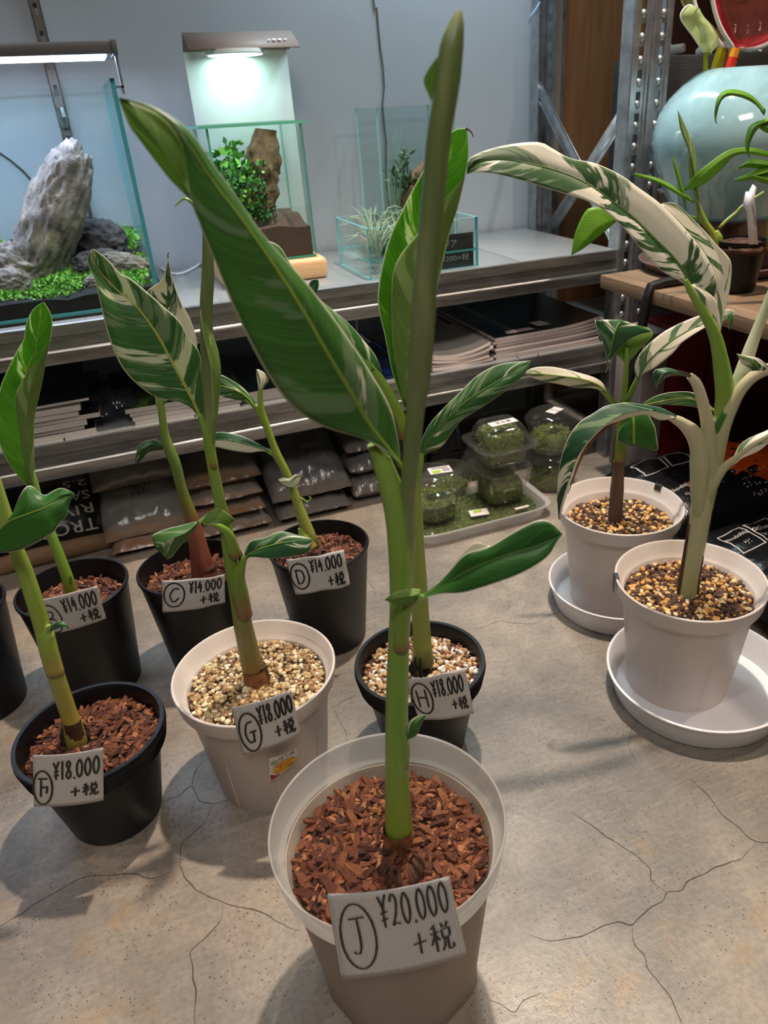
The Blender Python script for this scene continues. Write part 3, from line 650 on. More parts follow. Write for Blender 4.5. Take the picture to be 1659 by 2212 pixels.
# -- handwritten price tags
GL = {
 'Y': [[(0.02, 1.0), (0.45, 0.62), (0.45, 0.60)], [(0.95, 1.05), (0.45, 0.60), (0.42, 0.02)], [(0.05, 0.46), (0.92, 0.52)], [(0.03, 0.24), (0.9, 0.30)]],
 '0': [[(0.5, 1.0), (0.1, 0.72), (0.08, 0.3), (0.42, 0.0), (0.82, 0.25), (0.88, 0.7), (0.55, 1.0), (0.42, 0.97)]],
 '1': [[(0.5, 1.05), (0.44, 0.5), (0.40, 0.0)]],
 '2': [[(0.05, 0.78), (0.35, 1.02), (0.75, 0.85), (0.6, 0.45), (0.05, 0.05), (0.05, 0.04), (0.5, 0.10), (0.95, 0.06)]],
 '4': [[(0.55, 1.0), (0.08, 0.42), (0.07, 0.40), (0.92, 0.45)], [(0.68, 0.75), (0.6, 0.0)]],
 '8': [[(0.8, 0.85), (0.45, 1.02), (0.2, 0.8), (0.5, 0.55), (0.82, 0.25), (0.45, 0.0), (0.12, 0.22), (0.45, 0.52), (0.78, 0.82)]],
 '.': [[(0.35, 0.06), (0.45, 0.0), (0.40, -0.04)]],
 '+': [[(0.0, 0.5), (1.0, 0.56)], [(0.52, 0.9), (0.48, 0.1)]],
 't': [[(0.30, 1.0), (0.08, 0.86)], [(0.0, 0.68), (0.46, 0.72)], [(0.25, 0.9), (0.24, 0.0)], [(0.24, 0.66), (0.02, 0.28)], [(0.26, 0.62), (0.44, 0.40)],
       [(0.60, 1.0), (0.66, 0.84)], [(0.92, 1.02), (0.80, 0.84)], [(0.58, 0.76), (0.60, 0.48), (0.61, 0.46), (0.92, 0.50), (0.94, 0.78), (0.92, 0.79), (0.60, 0.76)], [(0.68, 0.46), (0.62, 0.16), (0.48, 0.0)], [(0.82, 0.46), (0.80, 0.06), (0.86, 0.0), (1.02, 0.03), (1.04, 0.18)]],
 'J': [[(0.1, 1.0), (0.95, 1.04)], [(0.55, 1.0), (0.58, 0.3), (0.42, 0.02), (0.15, 0.1)]],
 'H': [[(0.12, 1.0), (0.1, 0.0)], [(0.9, 1.0), (0.88, 0.0)], [(0.1, 0.55), (0.9, 0.52)]],
 'F': [[(0.05, 0.98), (0.98, 1.0)], [(0.38, 1.0), (0.30, 0.0)], [(0.35, 0.5), (0.92, 0.56), (0.93, 0.55), (0.86, 0.2)]],
 'G': [[(0.85, 0.98), (0.35, 0.92), (0.08, 0.45), (0.35, 0.02), (0.75, 0.12)], [(0.45, 0.50), (1.05, 0.52)], [(0.78, 0.52), (0.72, 0.0)]],
 'C': [[(0.95, 0.92), (0.55, 1.0), (0.15, 0.5), (0.45, 0.02), (0.95, 0.3)]],
 'D': [[(0.2, 1.0), (0.22, 0.0)], [(0.1, 0.98), (0.75, 0.85), (0.9, 0.4), (0.6, 0.05), (0.2, 0.0)]],
 'B': [[(0.2, 1.0), (0.18, 0.0)], [(0.15, 0.98), (0.75, 0.9), (0.6, 0.55), (0.25, 0.52), (0.8, 0.35), (0.65, 0.05), (0.15, 0.0)]]}
def price_tag(pl, corners, letter, price, offs, wid=0.012, circ=(0.20, 0.53, 0.155, 0.36), row1=(0.40, 0.96, 0.40, 0.11), row2=(0.62, 0.90, 0.80, 0.54), crumple=0.0):
    """corners TL, TR, BR, BL as picture points; offs metres nearer than the pot centre for top and bottom edge"""
    TL, TR, BR, BL = [pl.P((p[0], p[1], offs[0 if k < 2 else 1])) for k, p in enumerate(corners)]
    nrm = (TR-TL).cross(BL-TL).normalized()
    if nrm.dot(EYE-TL) < 0: nrm = -nrm
    asp = (TR-TL).length/(BL-TL).length
    def fn(u, v, d=0.0006):
        p = TL.lerp(TR, u).lerp(BL.lerp(BR, u), v)
        d += -0.0035*(2*u-1)**2 + crumple*noise.noise(Vector((u*3.1, v*2.3, TL.x*40)))
        return p+nrm*d
    N = 14; rows = []; uvs = []
    for i in range(N+1):
        rows.append([fn(j/N, i/N, 0) for j in range(N+1)]); uvs.append([(j/N, i/N) for j in range(N+1)])
    mb = MB(); mb.grid(rows, 0, uvs); t = obj('price_tag', mb, TAPE, pl.r); t['label'] = 'silver ribbed tape tag with black handwriting'
    m = t.modifiers.new('thick', 'SOLIDIFY'); m.thickness = 0.0003; m.offset = -1
    ink = MB()
    def g(ch, x0, x1, yb, yt):
        for st in GL[ch]:
            pts = [(x0+(x1-x0)*p[0], yb+(yt-yb)*p[1]) for p in st]
            P = cr([(p[0]*asp, p[1], 0) for p in pts], max(4, len(pts)*4)); L = []; R = []
            for i, p in enumerate(P):
                d = P[min(i+1, len(P)-1)]-P[max(i-1, 0)]
                if d.length < 1e-9: d = Vector((1, 0, 0))
                d.normalize(); q = Vector((-d.y, d.x, 0))*wid; L.append(p+q); R.append(p-q)
            ink.grid([[fn(a.x/asp, a.y), fn(b.x/asp, b.y)] for a, b in zip(L, R)])
    cx, cy, rx, ry = circ
    pts = [(cx+rx*math.cos(a*PI/12+1.9), cy+ry*math.sin(a*PI/12+1.9)) for a in range(26)]
    P = [Vector((x*asp, y, 0)) for x, y in pts]; L = []; R = []
    for i, p in enumerate(P):
        d = (P[min(i+1, 25)]-P[max(i-1, 0)]).normalized(); q = Vector((-d.y, d.x, 0))*wid; L.append(p+q); R.append(p-q)
    ink.grid([[fn(a.x/asp, a.y), fn(b.x/asp, b.y)] for a, b in zip(L, R)])
    g(letter, cx-rx*0.55, cx+rx*0.55, cy+ry*0.55, cy-ry*0.55)
    x0, x1, yb, yt = row1; n = len(price); wsum = sum(0.35 if c == '.' else (0.55 if c == '1' else 1) for c in price); x = x0; dy = 0
    for k, c in enumerate(price):
        w = (x1-x0)/wsum*(0.35 if c == '.' else (0.55 if c == '1' else 1)); g(c, x+w*0.10, x+w*0.86, yb-0.03*k/n, yt-0.03*k/n); x += w
    x0, x1, yb, yt = row2; g('+', x0, x0+(x1-x0)*0.36, yb, yt+0.02); g('t', x0+(x1-x0)*0.46, x1, yb, yt)
    w = obj('handwriting', ink, INK, pl.r, smooth=False, recalc=False); w.parent = t
    w.matrix_parent_inverse = Matrix.Identity(4)
    return t

def fibres_at(pl, c, r0, r1, z0, h, n, m, seed, name='dried_sheath'):
    """ragged dark strips wrapped round a stem's foot"""
    r_ = random.Random(seed); mb = MB()
    for k in range(n):
        a = r_.uniform(0, 6.28); d = Vector((math.cos(a), math.sin(a), 0)); p = Vector((c[0], c[1], z0))+d*r0; q = Vector((c[0], c[1], z0))+d*r1+Vector((0, 0, h*r_.uniform(0.35, 1.0)))
        mid = p.lerp(q, 0.5)+d*0.0015; s = Vector((-math.sin(a), math.cos(a), 0)); w = r_.uniform(0.0012, 0.0034)
        mb.grid([[x-s*w*k2+d*0.0, x+d*0.0007, x+s*w*k2] for x, k2 in ((p, 1.2), (mid, 1.0), (q, 0.35))])
    o = obj(name, mb, m, pl.r); md = o.modifiers.new('t', 'SOLIDIFY'); md.thickness = 0.0005; return o
def HW(x, y): return _rot((x, y, 0))
def make_plant(hx, hy, label):
    c = HW(hx, hy); root = thing('potted_banana_plant', label, 'potted plant', (c.x, c.y, 0), 'young variegated banana plants for sale on the floor'); return Plant(root, hy), (c.x, c.y)
# ---------------------------------------------------------------- J, clear pot in front
J, cJ = make_plant(-0.049, 0.4263, 'tall variegated banana plant in a frosted clear pot with price tag J')
pot(J.r, cJ, 0.0985, 0.20, 'clear')
bark(J.r, cJ, 0.083, 0.160, 300, 1100, 0.0056, 0.010, 5, 0.014)
fib = MB(); _r = random.Random(5)
for k in range(70):
    a = _r.uniform(0, 6.28); rr = 0.075*math.sqrt(_r.random()); p = Vector((cJ[0]+rr*math.cos(a), cJ[1]+rr*math.sin(a), 0.172-0.009*(rr/0.08)**2)); d = Vector((_r.uniform(-1, 1), _r.uniform(-1, 1), _r.uniform(0, 0.5))).normalized()*_r.uniform(0.006, 0.014)
    fib.tube(cr([p, p+d*0.5+Vector((0, 0, 0.003)), p+d], 6), 0.00018, 3)
o = obj('fibres', fib, plain('coir_fibre', (150, 96, 60), 0.8), J.r); o['kind'] = 'stuff'
stem(J, [(871, 1885, 26), (869, 1850, 29), (862, 1790, 30), (858, 1700, 26), (857, 1600, 25), (858, 1480, 24), (862, 1380, 23), (866, 1290, 24), (864, 1200, 25), (858, 1120, 26), (846, 1060, 26), (826, 1000, 22), (806, 958, 14)], ST_G, n=60)
stem(J, [(877, 1300, 12, -.004), (878, 1200, 18, -.002), (879, 1140, 20, 0), (880, 1080, 17, .002), (887, 1000, 18, .004), (896, 900, 20, .004), (907, 800, 25, .004), (914, 700, 26, .004), (920, 600, 25.5, .004), (929, 500, 26, .004), (938, 400, 26, .004), (947, 300, 27, .004), (960, 220, 27, .004), (968, 165, 28, .003), (976, 100, 26, .002), (986, 55, 18, 0), (992, 24, 6, -.002)], SPIKE, 'rolled_leaf', n=80)
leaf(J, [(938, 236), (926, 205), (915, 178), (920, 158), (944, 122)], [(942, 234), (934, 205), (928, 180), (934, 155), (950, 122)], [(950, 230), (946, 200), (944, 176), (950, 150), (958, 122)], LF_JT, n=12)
leaf(J, [(868, 1005, .0), (842, 985, .005), (790, 950, .01), (700, 922, .015), (640, 886, .02), (598, 838, .022), (556, 770, .025), (505, 665, .027), (462, 560, .03), (430, 480, .03), (412, 430, .03), (404, 366, .03), (392, 305, .03), (352, 252, .03), (296, 224, .03), (257, 212, .03)],
     [(870, 1010, .002), (835, 965, .004), (803, 925, .007), (767, 862, .012), (708, 764, .018), (648, 660, .022), (590, 570, .025), (520, 470, .028), (455, 385, .03), (415, 320, .032), (375, 268, .032), (310, 226, .031), (257, 212, .03)],
     [(866, 1000, -.002), (858, 940, -.004), (842, 880, -.004), (800, 805, 0), (740, 715, .005), (660, 610, .012), (600, 545, .015), (555, 490, .018), (500, 410, .02), (460, 355, .022), (420, 296, .025), (380, 258, .027), (320, 226, .028), (257, 212, .03)],
     LF_J, n=46, bow=0.004, cup=0.003, rib=RIB, ribw=(13, 3), label='broad leaf rising from the stem with cream stripes')
leaf(J, [(413, 432, .026), (372, 392, .026), (338, 350, .026), (300, 300, .026), (278, 268, .027), (257, 214, .029)], [(414, 425, .028), (385, 380, .03), (355, 330, .03), (320, 280, .03), (288, 245, .03), (257, 213, .029)], [(412, 420, .024), (406, 366, .024), (394, 306, .024), (354, 254, .024), (300, 226, .026), (257, 212, .028)], LF_JT, n=24, bow=0.002, label='light green folded part of the leaf tip')
leaf(J, [(905, 1290, .015), (945, 1262, .016), (975, 1230, .018), (1008, 1196, .02), (1060, 1180, .021), (1117, 1145, .022), (1162, 1124, .022), (1190, 1128, .022), (1214, 1154, .022)],
     [(900, 1296, .018), (936, 1278, .02), (975, 1254, .022), (1011, 1232, .024), (1087, 1201, .027), (1162, 1178, .027), (1214, 1155, .024)],
     [(895, 1300, .02), (945, 1283, .024), (999, 1280, .03), (1056, 1264, .034), (1117, 1242, .035), (1162, 1218, .034), (1188, 1196, .03), (1202, 1170, .026), (1214, 1156, .024)], LF_J2, n=28, bow=0.0025, cup=0.002, rib=RIBD, ribw=(9, 2))
leaf(J, [(963, 1246, .012), (985, 1212, .012), (1006, 1188, .012), (1030, 1171, .012), (1062, 1182, .014)], [(968, 1246, .013), (995, 1216, .013), (1020, 1196, .013), (1045, 1184, .014), (1066, 1180, .016)], [(975, 1240, .014), (1002, 1214, .015), (1030, 1196, .016), (1056, 1186, .017), (1068, 1180, .018)], LF_CREAM, n=12, label='cream flap along the edge of the leaf')
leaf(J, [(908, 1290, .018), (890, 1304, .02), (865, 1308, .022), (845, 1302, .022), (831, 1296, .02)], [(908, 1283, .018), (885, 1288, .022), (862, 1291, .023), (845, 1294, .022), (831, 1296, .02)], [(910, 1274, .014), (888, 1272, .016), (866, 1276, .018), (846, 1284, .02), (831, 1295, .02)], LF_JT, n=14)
stem(J, [(866, 1400, 18, .004), (868, 1350, 17, .008), (876, 1318, 15, .012), (895, 1297, 9, .016), (915, 1287, 5, .019)], ST_G, 'leaf_stalk')
leaf(J, [(878, 1597, .012), (878, 1572, .014), (888, 1556, .016), (905, 1546, .016), (921, 1543, .016)], [(879, 1597, .014), (888, 1578, .018), (897, 1563, .019), (908, 1552, .018), (921, 1543, .016)], [(881, 1597, .014), (900, 1588, .018), (908, 1570, .018), (915, 1555, .017), (921, 1543, .016)], LF_J, n=14)
stem(J, [(880, 1660, 3, .012), (882, 1620, 4, .013), (879, 1592, 3, .013)], ST_G, 'leaf_stalk')
stem(J, [(868, 1900, 30, .001), (867, 1865, 33, .001), (862, 1825, 33.5, .001), (858, 1790, 32, .001)], DRYL, 'dried_sheath', cap=False)
fb = onz(868, 1880, 0.168); fibres_at(J, (fb.x, fb.y), 0.020, 0.0108, 0.166, 0.022, 40, DRY, 92); stem(J, [(866, 1850, 33, .0015), (864, 1838, 35, .0015), (862, 1828, 33, .0015)], DRY, 'dried_sheath', cap=False)
price_tag(J, [(705, 1942), (971, 1903), (1009, 2073), (736, 2127)], 'J', 'Y20.000', (0.104, 0.106), 0.0088, circ=(0.20, 0.49, 0.142, 0.385), row1=(0.395, 0.965, 0.42, 0.05), row2=(0.62, 0.92, 0.84, 0.50))

# ---------------------------------------------------------------- H, ridged black pot behind J
H, cH = make_plant(-0.0217, 0.708, 'variegated banana plant in a ridged black pot of pale grit with price tag H')
pot(H.r, cH, 0.079, 0.133, 'ridged')
grit(H.r, cH, 0.070, 0.1135, 1000, 0.0036, [(206, 176, 132), (184, 146, 100), (222, 214, 204), (236, 232, 226), (150, 104, 72), (196, 160, 112), (128, 84, 58)], 11)
stem(H, [(914, 1432, 24), (912, 1400, 21), (909, 1340, 19), (905, 1260, 18), (900, 1180, 17), (895, 1080, 16), (888, 1000, 14), (880, 940, 11)], ST_H, n=40)
dk = MB(); _r = random.Random(9)
for k in range(34):
    a = _r.uniform(0, 6.28); p = Vector((cH[0]+0.0125*math.cos(a), cH[1]+0.0125*math.sin(a), 0.112)); q = p+Vector((-0.002*math.cos(a), -0.002*math.sin(a), _r.uniform(0.008, 0.034))); dk.tube([p, p.lerp(q, .5)+Vector((_r.uniform(-.002, .002), _r.uniform(-.002, .002), 0)), q], [0.0028, 0.0022, 0.0008], 5)
obj('dried_sheath', dk, plain('rotted_black', (26, 22, 16), 0.8), H.r)
leaf(H, [(769, 756), (747, 746), (723, 726), (690, 690), (650, 650), (610, 600), (575, 560), (550, 528), (540, 515)], [(800, 800, .004), (776, 768, .004), (745, 722, .006), (706, 678, .006), (668, 636, .006), (630, 598, .005), (592, 560, .003), (560, 530), (540, 513)], [(824, 803, 0), (812, 770, -.002), (786, 736, -.004), (752, 698, -.004), (700, 655, -.006), (662, 622, -.008), (625, 566, -.008), (598, 528, -.006), (540, 512)], LF_H, n=34, bow=0.002, cup=0.002, rib=RIBD, ribw=(12, 3))
stem(H, [(876, 945, 13), (866, 905, 12), (846, 862, 11), (820, 818, 10), (795, 782, 9), (768, 748, 6)], ST_G, 'leaf_stalk')
leaf(H, [(668, 640), (664, 622), (672, 606), (684, 603)], [(676, 640), (674, 624), (678, 612), (686, 604)], [(684, 640), (687, 626), (689, 612), (687, 603)], LF_HALF, n=10, label='small curled leaf tip')
leaf(H, [(873, 880, -.006), (848, 806, -.008), (831, 724, -.01), (817, 664, -.01), (818, 616, -.01), (829, 556, -.01), (845, 504, -.01), (866, 460, -.01), (905, 385, -.01), (940, 330, -.01), (975, 284, -.01), (1008, 277, -.01)],
     [(878, 880, -.012), (872, 806, -.014), (880, 720, -.016), (890, 640, -.016), (905, 560, -.016), (920, 490, -.016), (945, 410, -.015), (970, 350, -.013), (992, 305, -.012), (1008, 277, -.01)],
     [(884, 880, -.01), (900, 806, -.012), (925, 710, -.012), (945, 620, -.012), (962, 545, -.012), (975, 490, -.012), (990, 445, -.012), (1005, 380, -.011), (1012, 336, -.010), (1011, 300, -.01), (1008, 277, -.01)], LF_B, n=36, bow=-0.004, label='upright half unrolled pale green leaf')
leaf(H, [(872, 868, .004), (858, 806, .004), (849, 751, .004), (846, 670, .004), (848, 597, .004), (864, 552, .004), (900, 508, .004), (935, 465, .002), (960, 433, .0), (985, 404, -.003), (1004, 380, -.008)],
     [(878, 870, .006), (876, 806, .008), (880, 740, .009), (888, 660, .009), (898, 590, .008), (915, 540, .007), (936, 500, .005), (958, 462, .002), (978, 428, -.002), (1004, 380, -.008)],
     [(884, 872, .002), (900, 806, .002), (922, 710, 0), (942, 620, -.002), (958, 550, -.004), (970, 500, -.004), (984, 460, -.006), (994, 420, -.007), (1004, 380, -.009)], LF_UND, n=30, bow=0.002, label='pale rolled edge of the upright leaf')
stem(H, [(1006, 277, 2.2, -.01), (1016, 283, 1.6, -.01), (1021, 291, 1.2, -.01), (1023, 297, .8, -.01)], DRY, 'leaf_tip', seg=6)
leaf(H, [(910, 985), (906, 967), (925, 921), (955, 885), (988, 853, -.004), (1029, 813, -.006), (1070, 790, -.006), (1110, 782, -.005), (1147, 779, -.004)], [(910, 986), (925, 952, .004), (957, 917, .005), (1002, 871, .005), (1070, 827, .004), (1115, 800, .002), (1147, 779, -.004)], [(911, 988), (930, 976, .003), (957, 962, .006), (993, 912, .007), (1047, 876, .008), (1092, 844, .007), (1133, 808, .003), (1147, 779, -.004)], LF_H, n=32, bow=0.001, cup=0.002, rib=RIBD, ribw=(7, 2))
stem(H, [(896, 1080, 14), (900, 1030, 10), (907, 1000, 8), (912, 978, 5)], ST_G, 'leaf_stalk')
stem(H, [(1146, 780, 1.5, -.004), (1154, 777, 1.2, -.004), (1160, 772, 1.1, -.004), (1163, 763, .8, -.004)], DRY, 'leaf_tip', seg=6)
leaf(H, [(904, 1225), (902, 1190), (900, 1150), (903, 1120)], [(908, 1225), (910, 1180, .003), (908, 1150, .003), (904, 1120)], [(911, 1180), (914, 1160), (910, 1135), (905, 1118)], LF_G, n=10)
price_tag(H, [(876, 1473), (1005, 1446), (1025, 1546), (905, 1562)], 'H', 'Y18.000', (0.085, 0.087), 0.016, circ=(0.18, 0.48, 0.17, 0.36), row1=(0.38, 0.93, 0.46, 0.12), row2=(0.66, 0.92, 0.82, 0.54), crumple=0.003)

# ---------------------------------------------------------------- G, white pot in the middle
G, cG = make_plant(-0.2102, 0.6744, 'large leaved variegated banana plant in a white slit pot with price tag G')
pot(G.r, cG, 0.0925, 0.1625, 'white'); slits(G.r, cG, 0.0925, 0.1625, [math.atan2(-cG[1], -cG[0])+k*PI/4-0.02 for k in range(-2, 3)])
grit(G.r, cG, 0.0775, 0.139, 1500, 0.0033, [(198, 168, 120), (172, 138, 94), (214, 192, 148), (150, 116, 80), (188, 156, 108), (226, 214, 182), (132, 98, 68)], 12)
stem(G, [(560, 1512, 27), (552, 1470, 25), (543, 1430, 23), (525, 1350, 20.5), (514, 1290, 18), (507, 1250, 17.5), (497, 1200, 15.5), (488, 1140, 14), (476, 1090, 13), (462, 1020, 12), (452, 960, 12), (447, 930, 11)], ST_GP, n=60)
stem(G, [(528, 1330, 18, .003), (518, 1280, 18.5, .004), (512, 1252, 18, .004), (516, 1236, 14, .004), (522, 1222, 9, .004), (529, 1205, 6, .004), (541, 1194, 3.5, .004)], ST_GP, 'leaf_stalk', cap=False)
stem(G, [(560, 1518, 29, .001), (556, 1480, 28, .001), (548, 1445, 25, .001)], DRYL, 'dried_sheath', cap=False)
stem(G, [(572, 1515, 24, -.002), (566, 1480, 22, -.002), (557, 1438, 18, -.001)], DRY, 'dried_sheath')
stem(G, [(455, 980, 9), (454, 930, 12), (456, 890, 15), (456, 840, 19), (455, 800, 20), (450, 760, 17), (446, 700, 13.5), (446, 650, 14), (449, 600, 14), (449, 550, 12), (446, 500, 9), (442, 470, 5), (436, 455, 2)], SPIKE, 'rolled_leaf', n=60)
leaf(G, [(464, 960, .006), (468, 905, .008), (474, 850, .008), (477, 810, .006), (474, 775, .003), (466, 742, .001), (446, 700, .008)], [(462, 960, .008), (464, 905, .013), (468, 850, .014), (468, 810, .013), (462, 770, .012), (452, 735, .012), (440, 690, .010)], [(458, 955, .01), (458, 900, .016), (458, 850, .018), (456, 800, .018), (446, 750, .016), (436, 705, .014), (433, 670, .010)], LF_UND, n=18, label='pale edge of the rolled leaf')
leaf(G, [(440, 925), (420, 888), (392, 870, .008), (338, 858, .01), (301, 834, .01), (271, 804, .01), (250, 768, .008), (232, 719, .006), (217, 656, .004), (205, 605, 0), (193, 578, -.002), (188, 560, -.004), (199, 537, -.006)], [(445, 925, .002), (431, 894, .002), (401, 834, .002), (374, 786, 0), (347, 735, -.002), (319, 692, -.004), (289, 656, -.006), (256, 629, -.008), (229, 602, -.009), (207, 575, -.008), (199, 537, -.006)], [(450, 925), (442, 880, .002), (436, 807, .003), (431, 762, .003), (407, 729, .003), (386, 692, .002), (356, 665, 0), (319, 632, -.003), (286, 605, -.006), (256, 587, -.008), (229, 557, -.009), (199, 537, -.006)], LF_G, n=40, bow=0.001, cup=0.002, rib=RIBY, ribw=(10, 2), label='broad striped leaf with yellow midrib')
stem(G, [(462, 1010, 8, .003), (455, 975, 8, .003), (446, 935, 8, .003), (432, 896, 6, .003)], ST_G, 'leaf_stalk')
stem(G, [(199, 538, 1.2, -.006), (201, 530, 1, -.006), (206, 523, .8, -.006)], DRY, 'leaf_tip', seg=6)
stem(G, [(424, 452, 3.5, -.002), (412, 436, 3.2, -.002), (398, 429, 2.6, -.002), (386, 438, 1.8, -.002), (378, 446, 1, -.002)], ST_G, 'leaf_tip', seg=6)
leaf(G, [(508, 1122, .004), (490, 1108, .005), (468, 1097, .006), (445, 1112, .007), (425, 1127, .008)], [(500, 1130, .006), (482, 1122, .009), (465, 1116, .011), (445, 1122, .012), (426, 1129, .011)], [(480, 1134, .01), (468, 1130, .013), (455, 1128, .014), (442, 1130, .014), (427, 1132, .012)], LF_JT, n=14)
leaf(G, [(425, 1126, .01), (395, 1134, .014), (362, 1142, .018), (334, 1153, .02), (329, 1162, .022)], [(426, 1130, .012), (402, 1150, .02), (376, 1162, .026), (350, 1176, .028), (336, 1184, .026)], [(427, 1133, .01), (413, 1153, .014), (388, 1181, .02), (372, 1202, .022), (360, 1208, .022)], LF_G, n=20, bow=0.003)
stem(G, [(508, 1200, 14, .004), (496, 1160, 12, .007), (482, 1142, 9, .010), (462, 1132, 6, .012), (440, 1131, 4, .012)], ST_G, 'leaf_stalk')
leaf(G, [(528, 1205, .004), (529, 1193, .004), (541, 1169, .004), (572, 1162, .003), (606, 1148, .002), (646, 1157, .002), (676, 1165, .004)], [(532, 1207, .006), (541, 1194, .008), (585, 1178, .01), (625, 1170, .01), (676, 1165, .004)], [(534, 1208, .006), (543, 1203, .010), (585, 1206, .014), (625, 1203, .014), (662, 1195, .010), (672, 1180, .006), (676, 1166, .004)], LF_HALF, n=24, bow=0.001, cup=0.0015, rib=RIB, ribw=(4, 1.2))
price_tag(G, [(497, 1534), (628, 1495), (649, 1591), (524, 1637)], 'G', 'Y18.000', (0.0985, 0.0965), 0.017, circ=(0.22, 0.56, 0.18, 0.40), row1=(0.40, 0.98, 0.47, 0.10), row2=(0.62, 0.93, 0.86, 0.55))
# sticker on the white pot
def sticker(pl, corners, off):
    TL, TR, BR, BL = [pl.P((p[0], p[1], off[k])) for k, p in enumerate(corners)]
    nrm = (TR-TL).cross(BL-TL).normalized(); nrm = nrm if nrm.dot(EYE-TL) > 0 else -nrm
    def fn(u, v, d=0.0): return TL.lerp(TR, u).lerp(BL.lerp(BR, u), v)+nrm*(0.0006+d+0.0012*(1-(2*u-1)**2))
    edge = [(0, 0), (0.5, 0.02), (1, 0), (1.0, 0.32), (0.94, 0.52), (0.78, 0.72), (0.5, 0.88), (0.2, 0.98), (0, 1.0), (0, 0.5)]
    def poly(name, pts, m, d, par): 
        mb = MB(); mb.add([fn(u, v, d) for u, v in pts], [tuple(range(len(pts)))]); o = obj(name, mb, m, pl.r, smooth=False, recalc=False)
        if par: o.parent = par
        return o
    s = poly('sticker', edge, plain('sticker_white', (220, 212, 206), 0.4), 0, None); s['label'] = 'small white, yellow and red maker sticker'
    poly('sticker_print', [(0.03, 0.72), (0.10, 0.74), (0.22, 0.84), (0.42, 0.87), (0.2, 0.95), (0.05, 0.97)], plain('print_red', (160, 28, 40), 0.4), 0.0003, s)
    poly('sticker_print', [(0.55+0.42*math.cos(a*PI/12), 0.56+0.26*math.sin(a*PI/12)-0.10*math.cos(a*PI/12)*0.4) for a in range(24)], plain('print_yellow', (226, 168, 24), 0.4), 0.0004, s)
    mb = MB(); P = [(0.19+0.13*math.cos(a*PI/10), 0.24+0.085*math.sin(a*PI/10)) for a in range(21)]
    for k in range(20):
        a, b = P[k], P[k+1]; mb.add([fn(a[0], a[1], .0005), fn(b[0], b[1], .0005), fn(0.19+(b[0]-.19)*.78, .24+(b[1]-.24)*.78, .0005), fn(0.19+(a[0]-.19)*.78, .24+(a[1]-.24)*.78, .0005)], [(0, 1, 2, 3)])
    o = obj('sticker_print', mb, plain('print_green', (96, 150, 60), 0.4), pl.r, smooth=False, recalc=False); o.parent = s
    for txt, x, y, h, w, m in (('根', 0.12, 0.30, 0.13, 0.14, plain('print_green', (0, 0, 0))), ('はり鉢', 0.35, 0.22, 0.2, 0.58, INK), ('元気な根を', 0.22, 0.50, 0.13, 0.68, plain('print_orange', (196, 70, 30), 0.4)), ('育てる', 0.36, 0.625, 0.12, 0.36, plain('print_orange', (0, 0, 0))), ('スリット構造', 0.22, 0.75, 0.11, 0.66, INK)):
        mb = MB(); text_on(mb, txt, lambda u, v, y=y: fn(u, y-(v-y)-0.08*(u-0.2), 0.0007), x, y, h, w)
        if mb.v: o = obj('sticker_print', mb, m, pl.r, smooth=False, recalc=False); o.parent = s
sticker(G, [(581, 1637), (641, 1616), (643, 1652), (582, 1688)], (0.0825, 0.0775, 0.0745, 0.0785))

# ---------------------------------------------------------------- F, ridged black pot on the left
F, cF = make_plant(-0.3885, 0.6235, 'leaning variegated banana plant in a ridged black pot with price tag F')
pot(F.r, cF, 0.08, 0.13, 'ridged')
bark(F.r, cF, 0.071, 0.109, 260, 700, 0.0048, 0.005, 6, 0.012)
stem(F, [(166, 1610, 26), (158, 1570, 20), (148, 1540, 18), (128, 1480, 18), (108, 1420, 18), (90, 1350, 17.5), (72, 1290, 17.5), (52, 1230, 17), (34, 1185, 16), (12, 1120, 16), (-8, 1060, 16), (-30, 990, 16)], ST_F, n=60)
fb = onz(166, 1600, 0.110); fibres_at(F, (fb.x, fb.y), 0.017, 0.0085, 0.108, 0.030, 46, plain('rotted_black', (26, 22, 16), 0.8), 91); stem(F, [(168, 1612, 20, .001), (162, 1584, 19.5, .001), (154, 1556, 18.6, .001)], DRY, 'dried_sheath', cap=False)
stem(F, [(120, 1455, 18.5, .001), (106, 1405, 18.7, .001), (98, 1368, 18.5, .001), (104, 1356, 9, .003), (112, 1352, 3, .006)], ST_F, 'leaf_stalk', cap=False)
leaf(F, [(108, 1364, .008), (113, 1350, .01), (126, 1342, .012), (140, 1344, .012), (148, 1353, .012)], [(110, 1363, .01), (118, 1354, .013), (130, 1349, .015), (142, 1350, .014), (148, 1355, .012)], [(112, 1363, .01), (122, 1359, .014), (134, 1355, .016), (143, 1355, .015), (147, 1360, .013)], LF_HALF, n=10)
leaf(F, [(-22, 1160, .03), (0, 1140, .03), (25, 1113, .028), (42, 1074, .024), (56, 1052, .022), (70, 1050, .02), (84, 1064, .02), (98, 1070, .02), (112, 1062, .02), (132, 1054, .02), (150, 1060, .02), (160, 1066, .02)], [(-20, 1165, .032), (17, 1128, .035), (55, 1112, .036), (98, 1096, .034), (130, 1080, .028), (160, 1066, .021)], [(-20, 1196, .034), (0, 1194, .036), (42, 1189, .038), (84, 1169, .04), (115, 1150, .038), (128, 1131, .034), (143, 1116, .03), (149, 1090, .025), (160, 1067, .021)], LF_J2, n=34, bow=0.001, cup=0.003, rib=RIB, ribw=(4, 1.5), wav=0.001, label='wavy dark green leaf with a cream edge')
price_tag(F, [(67, 1637), (220, 1621), (221, 1735), (70, 1747)], 'F', 'Y18.000', (0.0835, 0.083), 0.015, circ=(0.145, 0.62, 0.145, 0.33), row1=(0.30, 0.97, 0.47, 0.14), row2=(0.55, 0.92, 0.83, 0.60))

